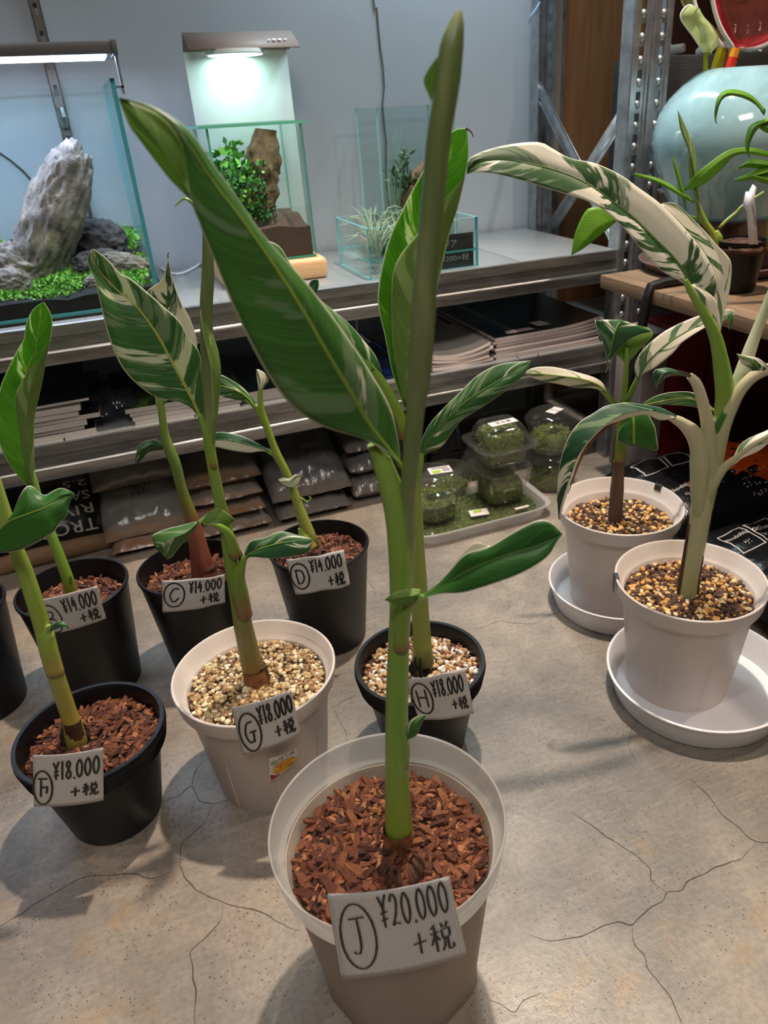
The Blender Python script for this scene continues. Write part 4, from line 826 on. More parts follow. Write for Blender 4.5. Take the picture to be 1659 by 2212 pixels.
# ---------------------------------------------------------------- B, C, D and A, tall black pots in the back row
B, cB = make_plant(-0.492, 0.863, 'pale green rolled leaf banana plant in a tall black pot with price tag B')
pot(B.r, cB, 0.073, 0.166, 'tall'); bark(B.r, cB, 0.066, 0.138, 130, 420, 0.0048, 0.003, 21, 0.01)
stem(B, [(156, 1292, 13), (146, 1250, 12.5), (133, 1215, 12), (118, 1175, 11), (100, 1130, 10.5), (84, 1085, 10), (74, 1045, 9), (68, 1015, 6)], ST_G, n=40)
leaf(B, [(62, 1054, -.004), (50, 1040, -.004), (25, 1010, -.005), (0, 962, -.006), (-10, 900, -.006), (0, 841, -.006), (11, 811, -.006), (34, 763, -.006), (53, 729, -.006), (55, 704, -.006), (70, 670, -.006), (94, 652, -.006)], [(68, 1054, -.008), (60, 1010, -.010), (46, 940, -.012), (46, 870, -.013), (58, 800, -.013), (76, 760, -.013), (82, 720, -.012), (88, 685, -.009), (94, 652, -.006)], [(76, 1054, -.004), (73, 970, -.008), (76, 890, -.008), (90, 830, -.008), (99, 780, -.008), (108, 738, -.008), (113, 704, -.008), (109, 676, -.007), (94, 652, -.006)], LF_B, n=36, bow=-0.003, rib=RIBY, ribw=(4, 1.5), label='tall pale green half rolled leaf')
leaf(B, [(66, 1050, .002), (56, 1024, .003), (50, 984, .004), (42, 934, .004), (36, 900, .004), (33, 858, .004), (42, 833, .004), (67, 794, .002), (84, 777, 0), (108, 736, -.006)], [(71, 1052, .006), (64, 1010, .008), (60, 960, .009), (58, 900, .009), (62, 850, .008), (74, 810, .005), (88, 775, .001), (108, 736, -.006)], [(78, 1056, 0), (75, 1010, -.002), (73, 960, -.003), (75, 900, -.004), (90, 830, -.005), (99, 780, -.006), (108, 736, -.007)], LF_UND, n=26, bow=0.001)
stem(B, [(94, 653, 1.2, -.006), (93, 644, .9, -.006), (94, 634, .7, -.006)], DRY, 'leaf_tip', seg=6)
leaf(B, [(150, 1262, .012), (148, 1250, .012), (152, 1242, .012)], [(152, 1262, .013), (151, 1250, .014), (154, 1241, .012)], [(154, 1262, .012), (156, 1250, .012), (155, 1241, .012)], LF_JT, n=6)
price_tag(B, [(70, 1300), (208, 1268), (227, 1340), (105, 1375)], 'B', 'Y14.000', (0.078, 0.077), 0.019, circ=(0.16, 0.58, 0.16, 0.40), row1=(0.40, 0.96, 0.52, 0.12), row2=(0.62, 0.92, 0.90, 0.58), crumple=0.002)
C, cC = make_plant(-0.340, 0.900, 'red stemmed banana plant in a tall black pot with price tag C')
pot(C.r, cC, 0.073, 0.166, 'tall'); bark(C.r, cC, 0.066, 0.140, 130, 420, 0.0048, 0.003, 22, 0.012)
stem(C, [(444, 1248, 30), (438, 1226, 25), (426, 1170, 19), (414, 1120, 15), (402, 1085, 12.5), (391, 1050, 11), (378, 1000, 12), (364, 965, 11.5), (356, 935, 8.5), (349, 890, 8), (346, 862, 7)], ST_R, n=44)
stem(C, [(450, 1255, 34, -.001), (444, 1235, 30, -.001), (436, 1212, 20, -.001)], DRY, 'dried_sheath', wob=0.4)
leaf(C, [(338, 880), (332, 830), (318, 760), (308, 690), (316, 632), (347, 608), (359, 581), (363, 557)], [(346, 878, -.004), (356, 820, -.006), (362, 740, -.008), (362, 670, -.008), (362, 610, -.005), (363, 557)], [(354, 876), (372, 850), (412, 800), (426, 750), (413, 695), (392, 656), (374, 608), (363, 557)], LF_R, n=26, bow=-0.002, rib=RIBD, ribw=(5, 1), label='cream and green leaf behind the striped leaf')
stem(C, [(363, 558, 1.2), (363, 549, .9), (366, 546, .7)], DRY, 'leaf_tip', seg=6)
leaf(C, [(352, 964, .006), (346, 954, .01), (333, 949, .014), (306, 957, .02), (294, 978, .022), (292, 996, .02)], [(352, 967, .008), (340, 962, .014), (322, 962, .02), (306, 974, .023), (298, 990, .022), (295, 999, .02)], [(352, 972, .006), (338, 973, .01), (320, 978, .015), (309, 991, .018), (300, 1000, .02)], LF_HALF, n=16, bow=0.002)
price_tag(C, [(348, 1258), (483, 1245), (485, 1305), (349, 1328)], 'C', 'Y14.000', (0.078, 0.077), 0.02, circ=(0.20, 0.45, 0.17, 0.38), row1=(0.44, 0.97, 0.46, 0.10), row2=(0.62, 0.90, 0.88, 0.55), crumple=0.0025)
Dp, cD = make_plant(-0.1636, 0.9395, 'slender forked banana plant in a tall black pot with price tag D')
pot(Dp.r, cD, 0.073, 0.166, 'tall'); bark(Dp.r, cD, 0.066, 0.144, 130, 420, 0.0048, 0.003, 23, 0.01)
stem(Dp, [(678, 1182, 13), (668, 1155, 14), (656, 1125, 13), (642, 1085, 10.5), (629, 1045, 8.5), (614, 1012, 9), (600, 985, 9), (588, 955, 8), (574, 915, 8), (565, 885, 7), (562, 860, 6), (563, 835, 5)], ST_H, n=44)
stem(Dp, [(672, 1182, 17, .002), (660, 1160, 16, .002), (652, 1140, 9, .002)], ST_F, 'dried_sheath')
leaf(Dp, [(558, 840), (555, 815), (554, 798)], [(562, 842, .003), (562, 820, .004), (556, 798)], [(568, 842), (574, 830), (580, 824), (572, 806), (557, 797)], LF_W, n=12)
leaf(Dp, [(551, 881), (528, 866), (511, 864, .003), (478, 856, .004), (450, 846), (425, 835)], [(552, 880, .003), (532, 856, .004), (508, 842, .005), (480, 834, .003), (450, 830), (420, 830)], [(553, 880), (545, 858), (520, 834), (496, 819), (478, 810), (450, 812), (418, 826)], LF_H, n=16, rib=RIB, ribw=(4, 1))
stem(Dp, [(572, 920, 6), (562, 895, 6), (548, 876, 5), (530, 862, 4)], ST_G, 'leaf_stalk')
leaf(Dp, [(581, 975), (561, 975, .004), (537, 978, .006), (499, 973, .006), (467, 965, .004), (440, 955, 0)], [(582, 973, .002), (555, 966, .005), (520, 956, .006), (490, 950, .005), (465, 950, .003), (440, 950, 0)], [(582, 972), (558, 959), (528, 944), (493, 935), (469, 934), (440, 945)], LF_HL, n=20, bow=0.001, rib=RIBD, ribw=(3, 1), label='leaf half dark green and half white')
stem(Dp, [(606, 1000, 8), (596, 985, 7), (585, 977, 6), (572, 971, 4)], ST_G, 'leaf_stalk')
leaf(Dp, [(600, 1036, .01), (612, 1032, .012), (625, 1034, .013), (637, 1026, .012), (650, 1026, .01)], [(602, 1038, .012), (616, 1042, .015), (628, 1044, .016), (638, 1038, .014), (650, 1030, .01)], [(603, 1040, .01), (612, 1050, .012), (626, 1054, .013), (642, 1047, .012), (649, 1034, .01)], LF_W, n=12)
stem(Dp, [(646, 1075, 3, .01), (654, 1078, 2.5, .01), (664, 1084, 2.2, .01), (671, 1078, 2.2, .01), (668, 1072, 1.5, .01)], ST_G, 'sprout', seg=6)
price_tag(Dp, [(617, 1212), (742, 1191), (756, 1266), (637, 1288)], 'D', 'Y14.000', (0.078, 0.077), 0.02, circ=(0.17, 0.50, 0.16, 0.36), row1=(0.37, 0.95, 0.44, 0.10), row2=(0.64, 0.92, 0.90, 0.56), crumple=0.004)
A, cA = make_plant(-0.646, 0.826, 'bare stemmed banana plant in a tall black pot next to the one tagged B')
pot(A.r, cA, 0.073, 0.166, 'tall'); bark(A.r, cA, 0.066, 0.138, 40, 160, 0.0058, 0.003, 24, 0.01)
stem(A, [(-95, 1330, 14), (-110, 1250, 12), (-125, 1150, 11), (-140, 1050, 10)], ST_G)

# ---------------------------------------------------------------- the two white pots on saucers at the right
PAL_R = [(214, 158, 84), (230, 184, 112), (84, 56, 44), (70, 46, 36), (96, 64, 48), (190, 138, 78), (76, 50, 38), (222, 196, 150), (104, 72, 54), (64, 42, 34)]
def saucer(c, R, label):
    h = 0.040
    prof = [(R*0.1, 0.001), (R*0.86, 0.0), (R*0.90, 0.002), (R*0.985, h-.003), (R, h-.002), (R, h), (R*0.975, h+.0006), (R*0.955, h-.003), (R*0.87, .0035), (R*0.1, .003)]
    o = obj('plant_saucer', MB().lathe(prof, 72, (c[0], c[1], 0)), WHT2, origin=(c[0], c[1], 0)); return tag(o, label, 'saucer', 'white plant saucers')
R1, c1 = make_plant(0.3286, 0.7953, 'cream marbled banana plant with a long arching leaf in a white pot')
R2, c2 = make_plant(0.2897, 1.0003, 'brown trunked banana plant in a white pot beside the moss boxes')
cs1 = HW(0.349, 0.775); cs2 = HW(0.2925, 0.992)
saucer((cs1.x, cs1.y), 0.121, 'white plastic saucer under the cream marbled banana plant'); saucer((cs2.x, cs2.y), 0.108, 'white plastic saucer under the brown trunked banana plant')
for pl, c, sd in ((R1, c1, 31), (R2, c2, 32)):
    pot(pl.r, c, 0.0945, 0.168, 'white', 0.0032); slits(pl.r, c, 0.0945, 0.168, [math.atan2(-c[1], -c[0])+k*PI/4-0.30 for k in range(-2, 3)], 0.0032)
    grit(pl.r, c, 0.0790, 0.143 if pl is R1 else 0.139, 1200, 0.0040, PAL_R, sd)
def clip(pl, c, ang):
    mb = MB(); rows = []; a0 = ang
    for k in range(6):
        a = a0-0.07+0.028*k; rows.append([(c[0]+r*math.cos(a), c[1]+r*math.sin(a), z) for r, z in ((0.0960, 0.150), (0.0965, 0.170), (0.0945, 0.1725), (0.0905, 0.1725), (0.088, 0.164))])
    mb.grid(rows); o = obj('rim_clip', mb, plain('dark_tape', (56, 60, 62), 0.5), pl.r); m = o.modifiers.new('t', 'SOLIDIFY'); m.thickness = 0.0006
_dl = math.atan2(-SIDE.y, -SIDE.x)
clip(R1, c1, _dl-0.12); clip(R2, c2, math.atan2(SIDE.y, SIDE.x)+0.62)
# R1
stem(R1, [(1484, 1292, 21), (1490, 1250, 20), (1499, 1200, 20), (1508, 1150, 21), (1515, 1100, 23), (1524, 1050, 25), (1530, 1010, 27), (1534, 975, 26), (1538, 940, 20), (1545, 905, 12)], ST_W, n=60)
stem(R1, [(1500, 1298, 9, .003), (1504, 1250, 9, .003), (1511, 1205, 9, .003), (1513, 1184, 6, .003), (1508, 1172, 2, .005)], DRY, 'dried_sheath')
stem(R1, [(1466, 1294, 6, .001), (1471, 1250, 5, .001), (1480, 1190, 4, 0), (1488, 1130, 2, 0)], DRY, 'dried_sheath')
stem(R1, [(1512, 1150, 10, .002), (1511, 1100, 17, .003), (1512, 1050, 21, .004), (1514, 1000, 24, .006), (1510, 962, 21, .008), (1494, 932, 17, .010), (1470, 912, 12, .012), (1445, 900, 7, .014)], ST_W, 'leaf_stalk', n=36)
leaf(R1, [(1462, 898, .014), (1430, 882, .014), (1400, 876, .016), (1356, 870, .02), (1336, 872, .022), (1306, 878, .024), (1280, 894, .028), (1253, 911, .032), (1230, 941, .036), (1215, 979, .04), (1206, 1026, .042), (1203, 1070, .044), (1205, 1097, .044), (1207, 1122, .044)], [(1460, 900, .016), (1427, 890, .022), (1397, 886, .026), (1356, 892, .032), (1327, 904, .036), (1283, 938, .042), (1250, 982, .046), (1233, 1026, .048), (1219, 1066, .048), (1210, 1100, .046), (1208, 1122, .044)], [(1460, 902, 0.019), (1427, 908, 0.021), (1397, 896, 0.025), (1368, 900, 0.029), (1336, 910, 0.033), (1306, 922, 0.037), (1268, 960, 0.043), (1248, 997, 0.047), (1236, 1032, 0.049), (1224, 1070, 0.050), (1215, 1097, 0.050), (1212, 1120, 0.049)], LF_HR, n=44, bow=0.002, rib=None, label='drooping dark green leaf with a white and brown edge')
leaf(R1, [(1336, 911, 0.025), (1306, 923, 0.029), (1268, 962, 0.035), (1248, 1000, 0.039), (1237, 1034, 0.041), (1226, 1066, 0.042)], [(1334, 914, 0.025), (1306, 928, 0.029), (1270, 968, 0.035), (1251, 1004, 0.039), (1239, 1036, 0.041), (1227, 1066, 0.042)], [(1334, 915, 0.024), (1307, 928, 0.028), (1271, 967, 0.034), (1251, 1004, 0.038), (1239, 1036, 0.040), (1227, 1066, 0.041)], DRYL, n=18, label='withered brown leaf edge')
stem(R1, [(1532, 1100, 8, .002), (1535, 1045, 16, .004), (1534, 1000, 18, .006), (1531, 960, 18, .008), (1529, 918, 15, .009), (1521, 882, 13, .010), (1512, 848, 12, .011), (1503, 826, 11, .012), (1490, 812, 8, .013)], ST_W, 'leaf_stalk', n=36)
leaf(R1, [(1500, 822, .012), (1476, 812, .014), (1450, 812, .016), (1434, 818, .018), (1424, 830, .018), (1417, 840, .018)], [(1498, 816, .014), (1474, 808, .018), (1446, 803, .022), (1428, 810, .022), (1420, 824, .02), (1416, 838, .018)], [(1496, 812, .012), (1470, 803, .014), (1442, 795, .016), (1424, 797, .016), (1412, 801, .016), (1413, 822, .016), (1416, 838, .017)], LF_HALF, n=16, bow=0.001, label='torn short leaf with a brown edge')
leaf(R1, [(1500, 818, .013), (1480, 810, .015), (1466, 806, .016)], [(1499, 814, .014), (1480, 806, .016), (1464, 802, .017)], [(1496, 811, .013), (1480, 803, .015), (1462, 799, .016)], DRY, n=8, label='withered leaf edge')
stem(R1, [(1548, 960, 14, -.002), (1558, 925, 18, -.002), (1563, 893, 20, -.002), (1566, 848, 20.5, -.002), (1561, 806, 19, -.001), (1554, 764, 16, 0), (1546, 730, 14, 0), (1532, 697, 12, .002), (1512, 662, 10, .004), (1490, 624, 8, .005), (1480, 605, 5, .006)], ST_G, 'leaf_stalk', n=50)
BLm = [(1488, 622, .004), (1484, 600, .004), (1455, 558, .006), (1406, 509, .01), (1369, 472, .012), (1328, 440, .015), (1279, 403, .018), (1225, 376, .02), (1164, 358, .022), (1094, 345, .022), (1037, 349, .022), (1009, 370, .022)]
leaf(R1, [(1484, 618, .006), (1460, 602, .01), (1438, 591, .014), (1406, 566, .018), (1385, 538, .022), (1348, 493, .024), (1307, 456, .026), (1266, 433, .028), (1209, 415, .03), (1144, 395, .03), (1082, 378, .03), (1037, 372, .026), (1008, 376, .022)], BLm, [(1540, 646, -.006), (1549, 620, -.008), (1541, 583, -.008), (1512, 534, -.006), (1471, 485, -.003), (1426, 440, 0), (1381, 407, .003), (1340, 378, .006), (1283, 352, .009), (1234, 343, .012), (1193, 321, .012), (1168, 308, .012), (1123, 309, .014), (1070, 319, .016), (1029, 333, .018), (1011, 347, .02), (1009, 370, .022)], LF_R, n=54, bow=0.001, cup=0.0025, rib=RIBD, ribw=(8, 2), label='long arching marbled cream and green leaf')
leaf(R1, [(1555, 726, -.006), (1552, 690, -.007), (1549, 640, -.009), (1548, 610, -.009), (1540, 582, -.010), (1512, 534, -.009), (1471, 485, -.006), (1428, 441, -.002)], [(1556, 720, -.010), (1560, 680, -.014), (1564, 630, -.018), (1562, 590, -.02), (1550, 552, -.02), (1524, 512, -.018), (1480, 466, -.012), (1430, 440, -.004)], [(1557, 712, -.012), (1566, 669, -.016), (1577, 620, -.022), (1580, 571, -.024), (1569, 550, -.024), (1549, 530, -.022), (1524, 501, -.02), (1479, 456, -.014), (1455, 438, -.01), (1430, 439, -.004)], LF_W, n=34, bow=-0.001, label='cream far half of the arching leaf')
leaf(R1, [(1488, 618, .007), (1500, 640, .008), (1512, 664, .007), (1526, 690, .005), (1545, 722, .001)], [(1494, 615, .006), (1520, 638, .006), (1532, 664, .004), (1542, 694, .002), (1552, 724, -.002)], [(1500, 612, .004), (1542, 643, -.002), (1550, 672, -.004), (1555, 700, -.005), (1556, 727, -.006)], LF_W, n=14)
stem(R1, [(1560, 930, 12, -.012), (1576, 880, 18, -.014), (1594, 836, 19, -.016), (1607, 796, 16.5, -.018), (1620, 756, 14, -.02), (1634, 718, 12, -.022), (1652, 672, 11, -.024), (1672, 620, 10, -.026), (1690, 570, 8, -.028)], SPIKE_C, 'rolled_leaf', n=40)
stem(R1, [(1542, 1040, 8, .003), (1547, 1000, 15, .004), (1556, 940, 18, .006), (1568, 905, 16, .006), (1582, 874, 14, .006), (1600, 842, 13.5, .006), (1624, 816, 13, .006), (1652, 800, 13, .006), (1690, 790, 12, .006)], ST_W, 'leaf_stalk', n=40)
leaf(R1, [(1620, 802, .012), (1610, 790, .012), (1602, 786, .012), (1597, 775, .012), (1591, 764, .012)], [(1640, 800, .012), (1632, 788, .014), (1618, 780, .014), (1604, 772, .014), (1591, 764, .012)], [(1690, 800, .008), (1659, 789, .01), (1638, 774, .01), (1607, 768, .011), (1591, 764, .012)], LF_R, n=14, rib=RIBD, ribw=(4, 1))
leaf(R1, [(1548, 936, .012), (1546, 918, .010), (1552, 900, .008), (1579, 862, .004)], [(1551, 932, .014), (1558, 910, .012), (1568, 890, .010), (1580, 864, .006)], [(1554, 930, .014), (1566, 906, .013), (1576, 884, .011), (1582, 866, .008)], LF_J2, n=12)
stem(R1, [(1524, 1110, 8, .004), (1530, 1070, 13, .006), (1541, 1042, 14, .008), (1554, 1022, 12, .010), (1570, 1004, 9, .012), (1596, 984, 6, .014), (1624, 963, 5, .016), (1680, 930, 4, .018)], ST_W, 'leaf_stalk', n=30)
leaf(R1, [(1556, 1014, .008), (1585, 985, .008), (1596, 963, .008), (1613, 949, .008), (1632, 940, .008), (1660, 928, .008), (1700, 905, .008)], [(1560, 1012, .012), (1596, 984, .014), (1624, 963, .016), (1660, 941, .016), (1700, 912, .014)], [(1562, 1024, .012), (1585, 1006, .015), (1602, 991, .017), (1638, 975, .019), (1660, 958, .018), (1700, 930, .016)], LF_W, n=20, rib=RIBD, ribw=(5, 3))
leaf(R1, [(1545, 892, -.03), (1515, 882, -.04), (1474, 876, -.05), (1430, 874, -.055), (1383, 876, -.06)], [(1545, 888, -.03), (1510, 866, -.04), (1470, 860, -.05), (1430, 866, -.055), (1383, 876, -.06)], [(1545, 886, -.03), (1503, 850, -.042), (1453, 847, -.052), (1415, 856, -.058), (1383, 876, -.06)], LF_H, n=20, rib=RIBY, ribw=(4, 1), bow=0.001)
# R2
stem(R2, [(1329, 1122, 16), (1331, 1085, 15), (1334, 1040, 14), (1337, 996, 13)], ST_BR, 'trunk', n=24, wob=0.06)
stem(R2, [(1337, 1000, 12), (1340, 970, 12), (1342, 930, 11), (1344, 890, 9), (1347, 864, 6.5), (1351, 820, 6), (1353, 776, 5), (1353, 752, 3)], ST_G, n=40)
leaf(R2, [(1312, 786, .012), (1304, 745, .012), (1289, 712, .010), (1285, 691, .008)], [(1313, 780, .014), (1322, 742, .018), (1330, 712, .016), (1342, 690, .010)], [(1316, 776, .012), (1344, 745, .016), (1372, 726, .014), (1409, 716, .008)], LF_HALF, n=20, bow=0.004, rib=RIB, ribw=(1.5, 3), label='hooded dark green leaf with pale veins')
stem(R2, [(1312, 782, 2, .012), (1313, 793, 1.4, .012), (1308, 805, .8, .012)], ST_G, 'leaf_tip', seg=6)
leaf(R2, [(1349, 784, -.002), (1338, 772, -.003), (1327, 762, -.003), (1318, 745, -.004), (1292, 722, -.005)], [(1353, 784, -.002), (1353, 762, -.006), (1353, 738, -.008), (1350, 715, -.006), (1345, 696, -.002)], [(1357, 784, -.002), (1386, 751, -.005), (1406, 730, -.004), (1410, 718, 0), (1400, 708, 0)], LF_UND, n=16, rib=RIB, ribw=(5, 3), label='pale green underside of the hooded leaf')
stem(R2, [(1342, 900, 7), (1334, 882, 6), (1322, 866, 5.5), (1308, 850, 5), (1292, 838, 3)], ST_G, 'leaf_stalk')
leaf(R2, [(1300, 845, .002), (1278, 838, .006), (1248, 838, .008), (1209, 830, .01), (1180, 825, .01), (1150, 816, .01), (1133, 807, .01)], [(1306, 842, .003), (1285, 828, .008), (1250, 818, .012), (1209, 812, .013), (1170, 808, .012), (1133, 806, .01)], [(1322, 862, 0), (1309, 836, 0), (1289, 818, .002), (1253, 806, .004), (1209, 795, .006), (1180, 792, .007), (1150, 795, .008), (1133, 805, .01)], LF_W, n=26, bow=0.001, rib=RIB, ribw=(5, 1.5))
stem(R2, [(1346, 905, 7, -.004), (1352, 880, 6, -.004), (1360, 855, 5.5, -.004), (1370, 832, 5.5, -.004), (1382, 812, 4, -.004), (1410, 780, 3, -.004)], ST_G, 'leaf_stalk')
leaf(R2, [(1374, 820, -.002), (1371, 788, -.004), (1386, 759, -.006), (1421, 726, -.008), (1459, 703, -.01), (1521, 678, -.012), (1575, 668, -.012), (1590, 676, -.012)], [(1379, 816, 0), (1400, 782, 0), (1430, 752, -.002), (1462, 728, -.004), (1510, 702, -.008), (1560, 684, -.01), (1590, 678, -.012)], [(1383, 812, .002), (1415, 794, .004), (1448, 768, .004), (1462, 754, .003), (1476, 738, .001), (1530, 704, -.004), (1570, 690, -.008), (1590, 679, -.012)], LF_W, n=30, bow=0.001, rib=RIBD, ribw=(4, 2), label='cream leaf with green stripes')
leaf(R2, [(1572, 676, -.01), (1576, 690, -.006), (1574, 712, -.004)], [(1577, 674, -.01), (1580, 690, -.005), (1576, 714, -.004)], [(1582, 674, -.01), (1584, 690, -.006), (1577, 712, -.004)], LF_J2, n=8)
leaf(R2, [(1352, 890, .02), (1353, 911, .024), (1338, 928, .026), (1333, 949, .028), (1345, 957, .03), (1362, 963, .03)], [(1368, 888, .024), (1368, 905, .03), (1369, 925, .033), (1369, 945, .035), (1370, 956, .035), (1370, 963, .035)], [(1398, 890, .02), (1404, 902, .024), (1415, 923, .028), (1419, 950, .03), (1421, 973, .03), (1395, 967, .032)], LF_J2, n=18, rib=RIB, ribw=(7, 5), label='hanging cut leaf')
stem(R2, [(1345, 905, 6, .002), (1354, 890, 6, .010), (1365, 885, 5, .018), (1369, 895, 4, .026)], ST_G, 'leaf_stalk')
# ================================================================ ON THE MAIN SHELF
GLASS = clear('tank_glass', (250, 254, 253), ior=1.12, gloss_rough=0.02); EDGE = plain('glass_edge_cyan', (96, 186, 196), 0.15, 0, 0, spec=0.6); EDGEG = plain('glass_edge_teal', (104, 186, 158), 0.15)
EDGEP = plain('glass_edge_pale', (166, 206, 208), 0.2)
def pane(parent, c, h, edge=EDGE, name='glass_pane'):
    mb = MB(); ax = min(range(3), key=lambda i: h[i]); mb.box(c, h)
    fn = [2, 2, 1, 1, 0, 0]; mb.mi = [0 if fn[k] == ax else 1 for k in range(6)]
    return obj(name, mb, [GLASS, edge], parent, smooth=False)
def tank(name, label, x0, x1, y0, y1, z0, z1, t=0.004, edge=EDGE, cat='glass tank', bottom=None, group=None):
    r = thing(name, label, cat, ((x0+x1)/2, (y0+y1)/2, z0), group); zc = (z0+z1)/2; hz = (z1-z0)/2; h = t/2
    pane(r, ((x0+x1)/2, y0+h, zc), ((x1-x0)/2, h, hz), edge); pane(r, ((x0+x1)/2, y1-h, zc), ((x1-x0)/2, h, hz), edge)
    pane(r, (x0+h, (y0+y1)/2, zc), (h, (y1-y0)/2-t, hz), edge); pane(r, (x1-h, (y0+y1)/2, zc), (h, (y1-y0)/2-t, hz), edge)
    zb = z0 if bottom is None else bottom
    pane(r, ((x0+x1)/2, (y0+y1)/2, zb+h), ((x1-x0)/2-t, (y1-y0)/2-t, h), edge); return r
ROCKM = NT('grey_seiryu_rock'); _c = ROCKM.coord(); _n = ROCKM.noise(_c, 26, 8, 0.7, 0.5); _v = ROCKM.new('TexVoronoi', feature='DISTANCE_TO_EDGE'); _v.inputs['Scale'].default_value = 38; ROCKM.link(ROCKM.mapping(_c, (1, 1, 0.35)), _v.inputs['Vector'])
ROCKM.set(Base_Color=ROCKM.mix(ROCKM.ramp(ROCKM.noise(_c, 60, 6, 0.75), [(0.34, (1, 1, 1, 1)), (0.46, (0, 0, 0, 1))]), ROCKM.ramp(_n, [(0.3, S((92, 88, 90))), (0.5, S((140, 130, 124))), (0.7, S((188, 172, 158)))]), S((70, 66, 68))), Roughness=0.85); ROCKM.bump(_n, 1.0, 0.006); ROCKM = ROCKM.m
ROCKD = plain('dark_rock', (84, 78, 86), 0.85, 0, 0.45, 60, 0.9, 90)
WOODB = wood_mat('driftwood_bark', (84, 64, 46), (150, 124, 92), (60, 44, 32), (90, 90, 30), 0.85, 0.9)
BLKSOIL = plain('black_soil', (22, 21, 22), 0.9, 0, 0.4, 400, 0.9, 500); BRSOIL = plain('brown_soil', (84, 64, 52), 0.95, 0, 0.5, 420, 0.9, 480)
MOSSM = NT('moss_green'); _at = MOSSM.new('Attribute'); _at.attribute_name = 'Col'; MOSSM.set(Base_Color=_at.outputs['Color'], Roughness=0.6); MOSSM = MOSSM.m
def sprigs(mb, cols, p, n, r, ln, pal, r_, up=0.7, w=0.35):
    for k in range(n):
        q = p+Vector((r_.gauss(0, r), r_.gauss(0, r), 0)); d = Vector((r_.uniform(-1, 1), r_.uniform(-1, 1), r_.uniform(0, 2*up))).normalized()*ln*r_.uniform(0.6, 1.3)
        s = d.cross(Vector((r_.uniform(-1, 1), r_.uniform(-1, 1), r_.uniform(-1, 1)))).normalized()*d.length*w
        mb.add([q, q+d*0.5+s, q+d, q+d*0.5-s], [(0, 1, 2, 3)]); c = S(pal[r_.randrange(len(pal))]); cols += [c]*4
GREENS = [(112, 172, 62), (140, 196, 84), (92, 148, 52), (160, 208, 104), (76, 128, 48)]
# --- aquarium
AX0, AX1, AY0, AY1, AZ1 = -0.62, 0.067, 1.312, 1.622, 0.772
aq = tank('aquarium', 'large glass aquarium with planted rocks under a bright bar lamp', AX0, AX1, AY0, AY1, SH+0.003, AZ1, 0.006, cat='aquarium')
obj('foam_mat', rbox(((AX0+AX1)/2, (AY0+AY1)/2, SH+0.0015), ((AX1-AX0)/2, (AY1-AY0)/2, 0.0017), 0.0004), plain('black_foam', (20, 20, 20), 0.9), aq)
def soil_h(x, y): return SH+0.030+0.062*((y-AY0)/(AY1-AY0))**1.1+0.006*noise.noise(Vector((x*22, y*22, 3)))
mb = MB(); N = 26; M_ = 16; X0, X1, Y0, Y1 = AX0+.008, AX1-.008, AY0+.008, AY1-.008
top = [[Vector((X0+(X1-X0)*i/N, Y0+(Y1-Y0)*j/M_, 0)) for j in range(M_+1)] for i in range(N+1)]
for row in top:
    for p in row: p.z = soil_h(p.x, p.y)
mb.grid(top); zb = SH+0.0095
mb.grid([[r_[0], Vector((r_[0].x, r_[0].y, zb))] for r_ in top]); mb.grid([[r_[-1], Vector((r_[-1].x, r_[-1].y, zb))] for r_ in top]); mb.grid([[p, Vector((p.x, p.y, zb))] for p in top[-1]]); mb.grid([[p, Vector((p.x, p.y, zb))] for p in top[0]])
obj('aquarium_soil', mb, BLKSOIL, aq, smooth=False)
r_ = random.Random(4); mb = MB(); cols = []
for k in range(4200):
    x, y = r_.uniform(AX1-0.36, AX1-.012), r_.uniform(AY0+.022, AY1-.012)
    if noise.noise(Vector((x*17, y*17, 9))) < -0.28: continue
    sprigs(mb, cols, Vector((x, y, soil_h(x, y))), 5, 0.003, 0.0070, GREENS, r_)
o = obj('carpet_plant', mb, MOSSM, None, smooth=False, cols=cols, origin=(AX1-.2, 1.45, soil_h(AX1-.2, 1.45))); tag(o, 'bright green carpet plants covering the aquarium soil', 'moss', kind='stuff')
def rock(c, r, seed, label, m=ROCKM, rot=None, sub=5, amp=0.20, fr=2.2):
    c = Vector(c); o = obj('aquarium_rock', blob(c, r, sub, amp, fr, seed, rot, 6, 0.62), m, None, auto=None, origin=(c.x, c.y, c.z-r[2]*0.8)); return tag(o, label, 'rock', 'rocks in the aquarium')
rock((-0.072, 1.455, 0.575), (0.036, 0.036, 0.112), 3.3, 'tall leaning grey rock in the aquarium', rot=Euler((0.05, 0.56, 0.1)).to_matrix(), sub=5, amp=0.16)
rock((-0.150, 1.44, 0.515), (0.042, 0.030, 0.032), 5.1, 'low grey rock at the foot of the tall leaning rock', rot=Euler((0, 0.25, 0)).to_matrix())
rock((-0.004, 1.505, 0.532), (0.034, 0.028, 0.030), 7.7, 'dark purple grey rock behind the tall leaning rock', ROCKD)
rock((-0.012, 1.43, 0.508), (0.034, 0.022, 0.018), 8.2, 'flat dark rock in front of the tall leaning rock', ROCKD)
rock((0.022, 1.415, 0.505), (0.034, 0.016, 0.015), 9.9, 'flat pale rock beside the aquarium corner', rot=Euler((0, 0.25, 0)).to_matrix())
rock((-0.012, 1.362, 0.490), (0.024, 0.013, 0.012), 2.9, 'small half buried grey rock at the aquarium front')
rock((-0.152, 1.385, 0.498), (0.026, 0.018, 0.020), 6.5, 'small pale rock beside the low grey rock')
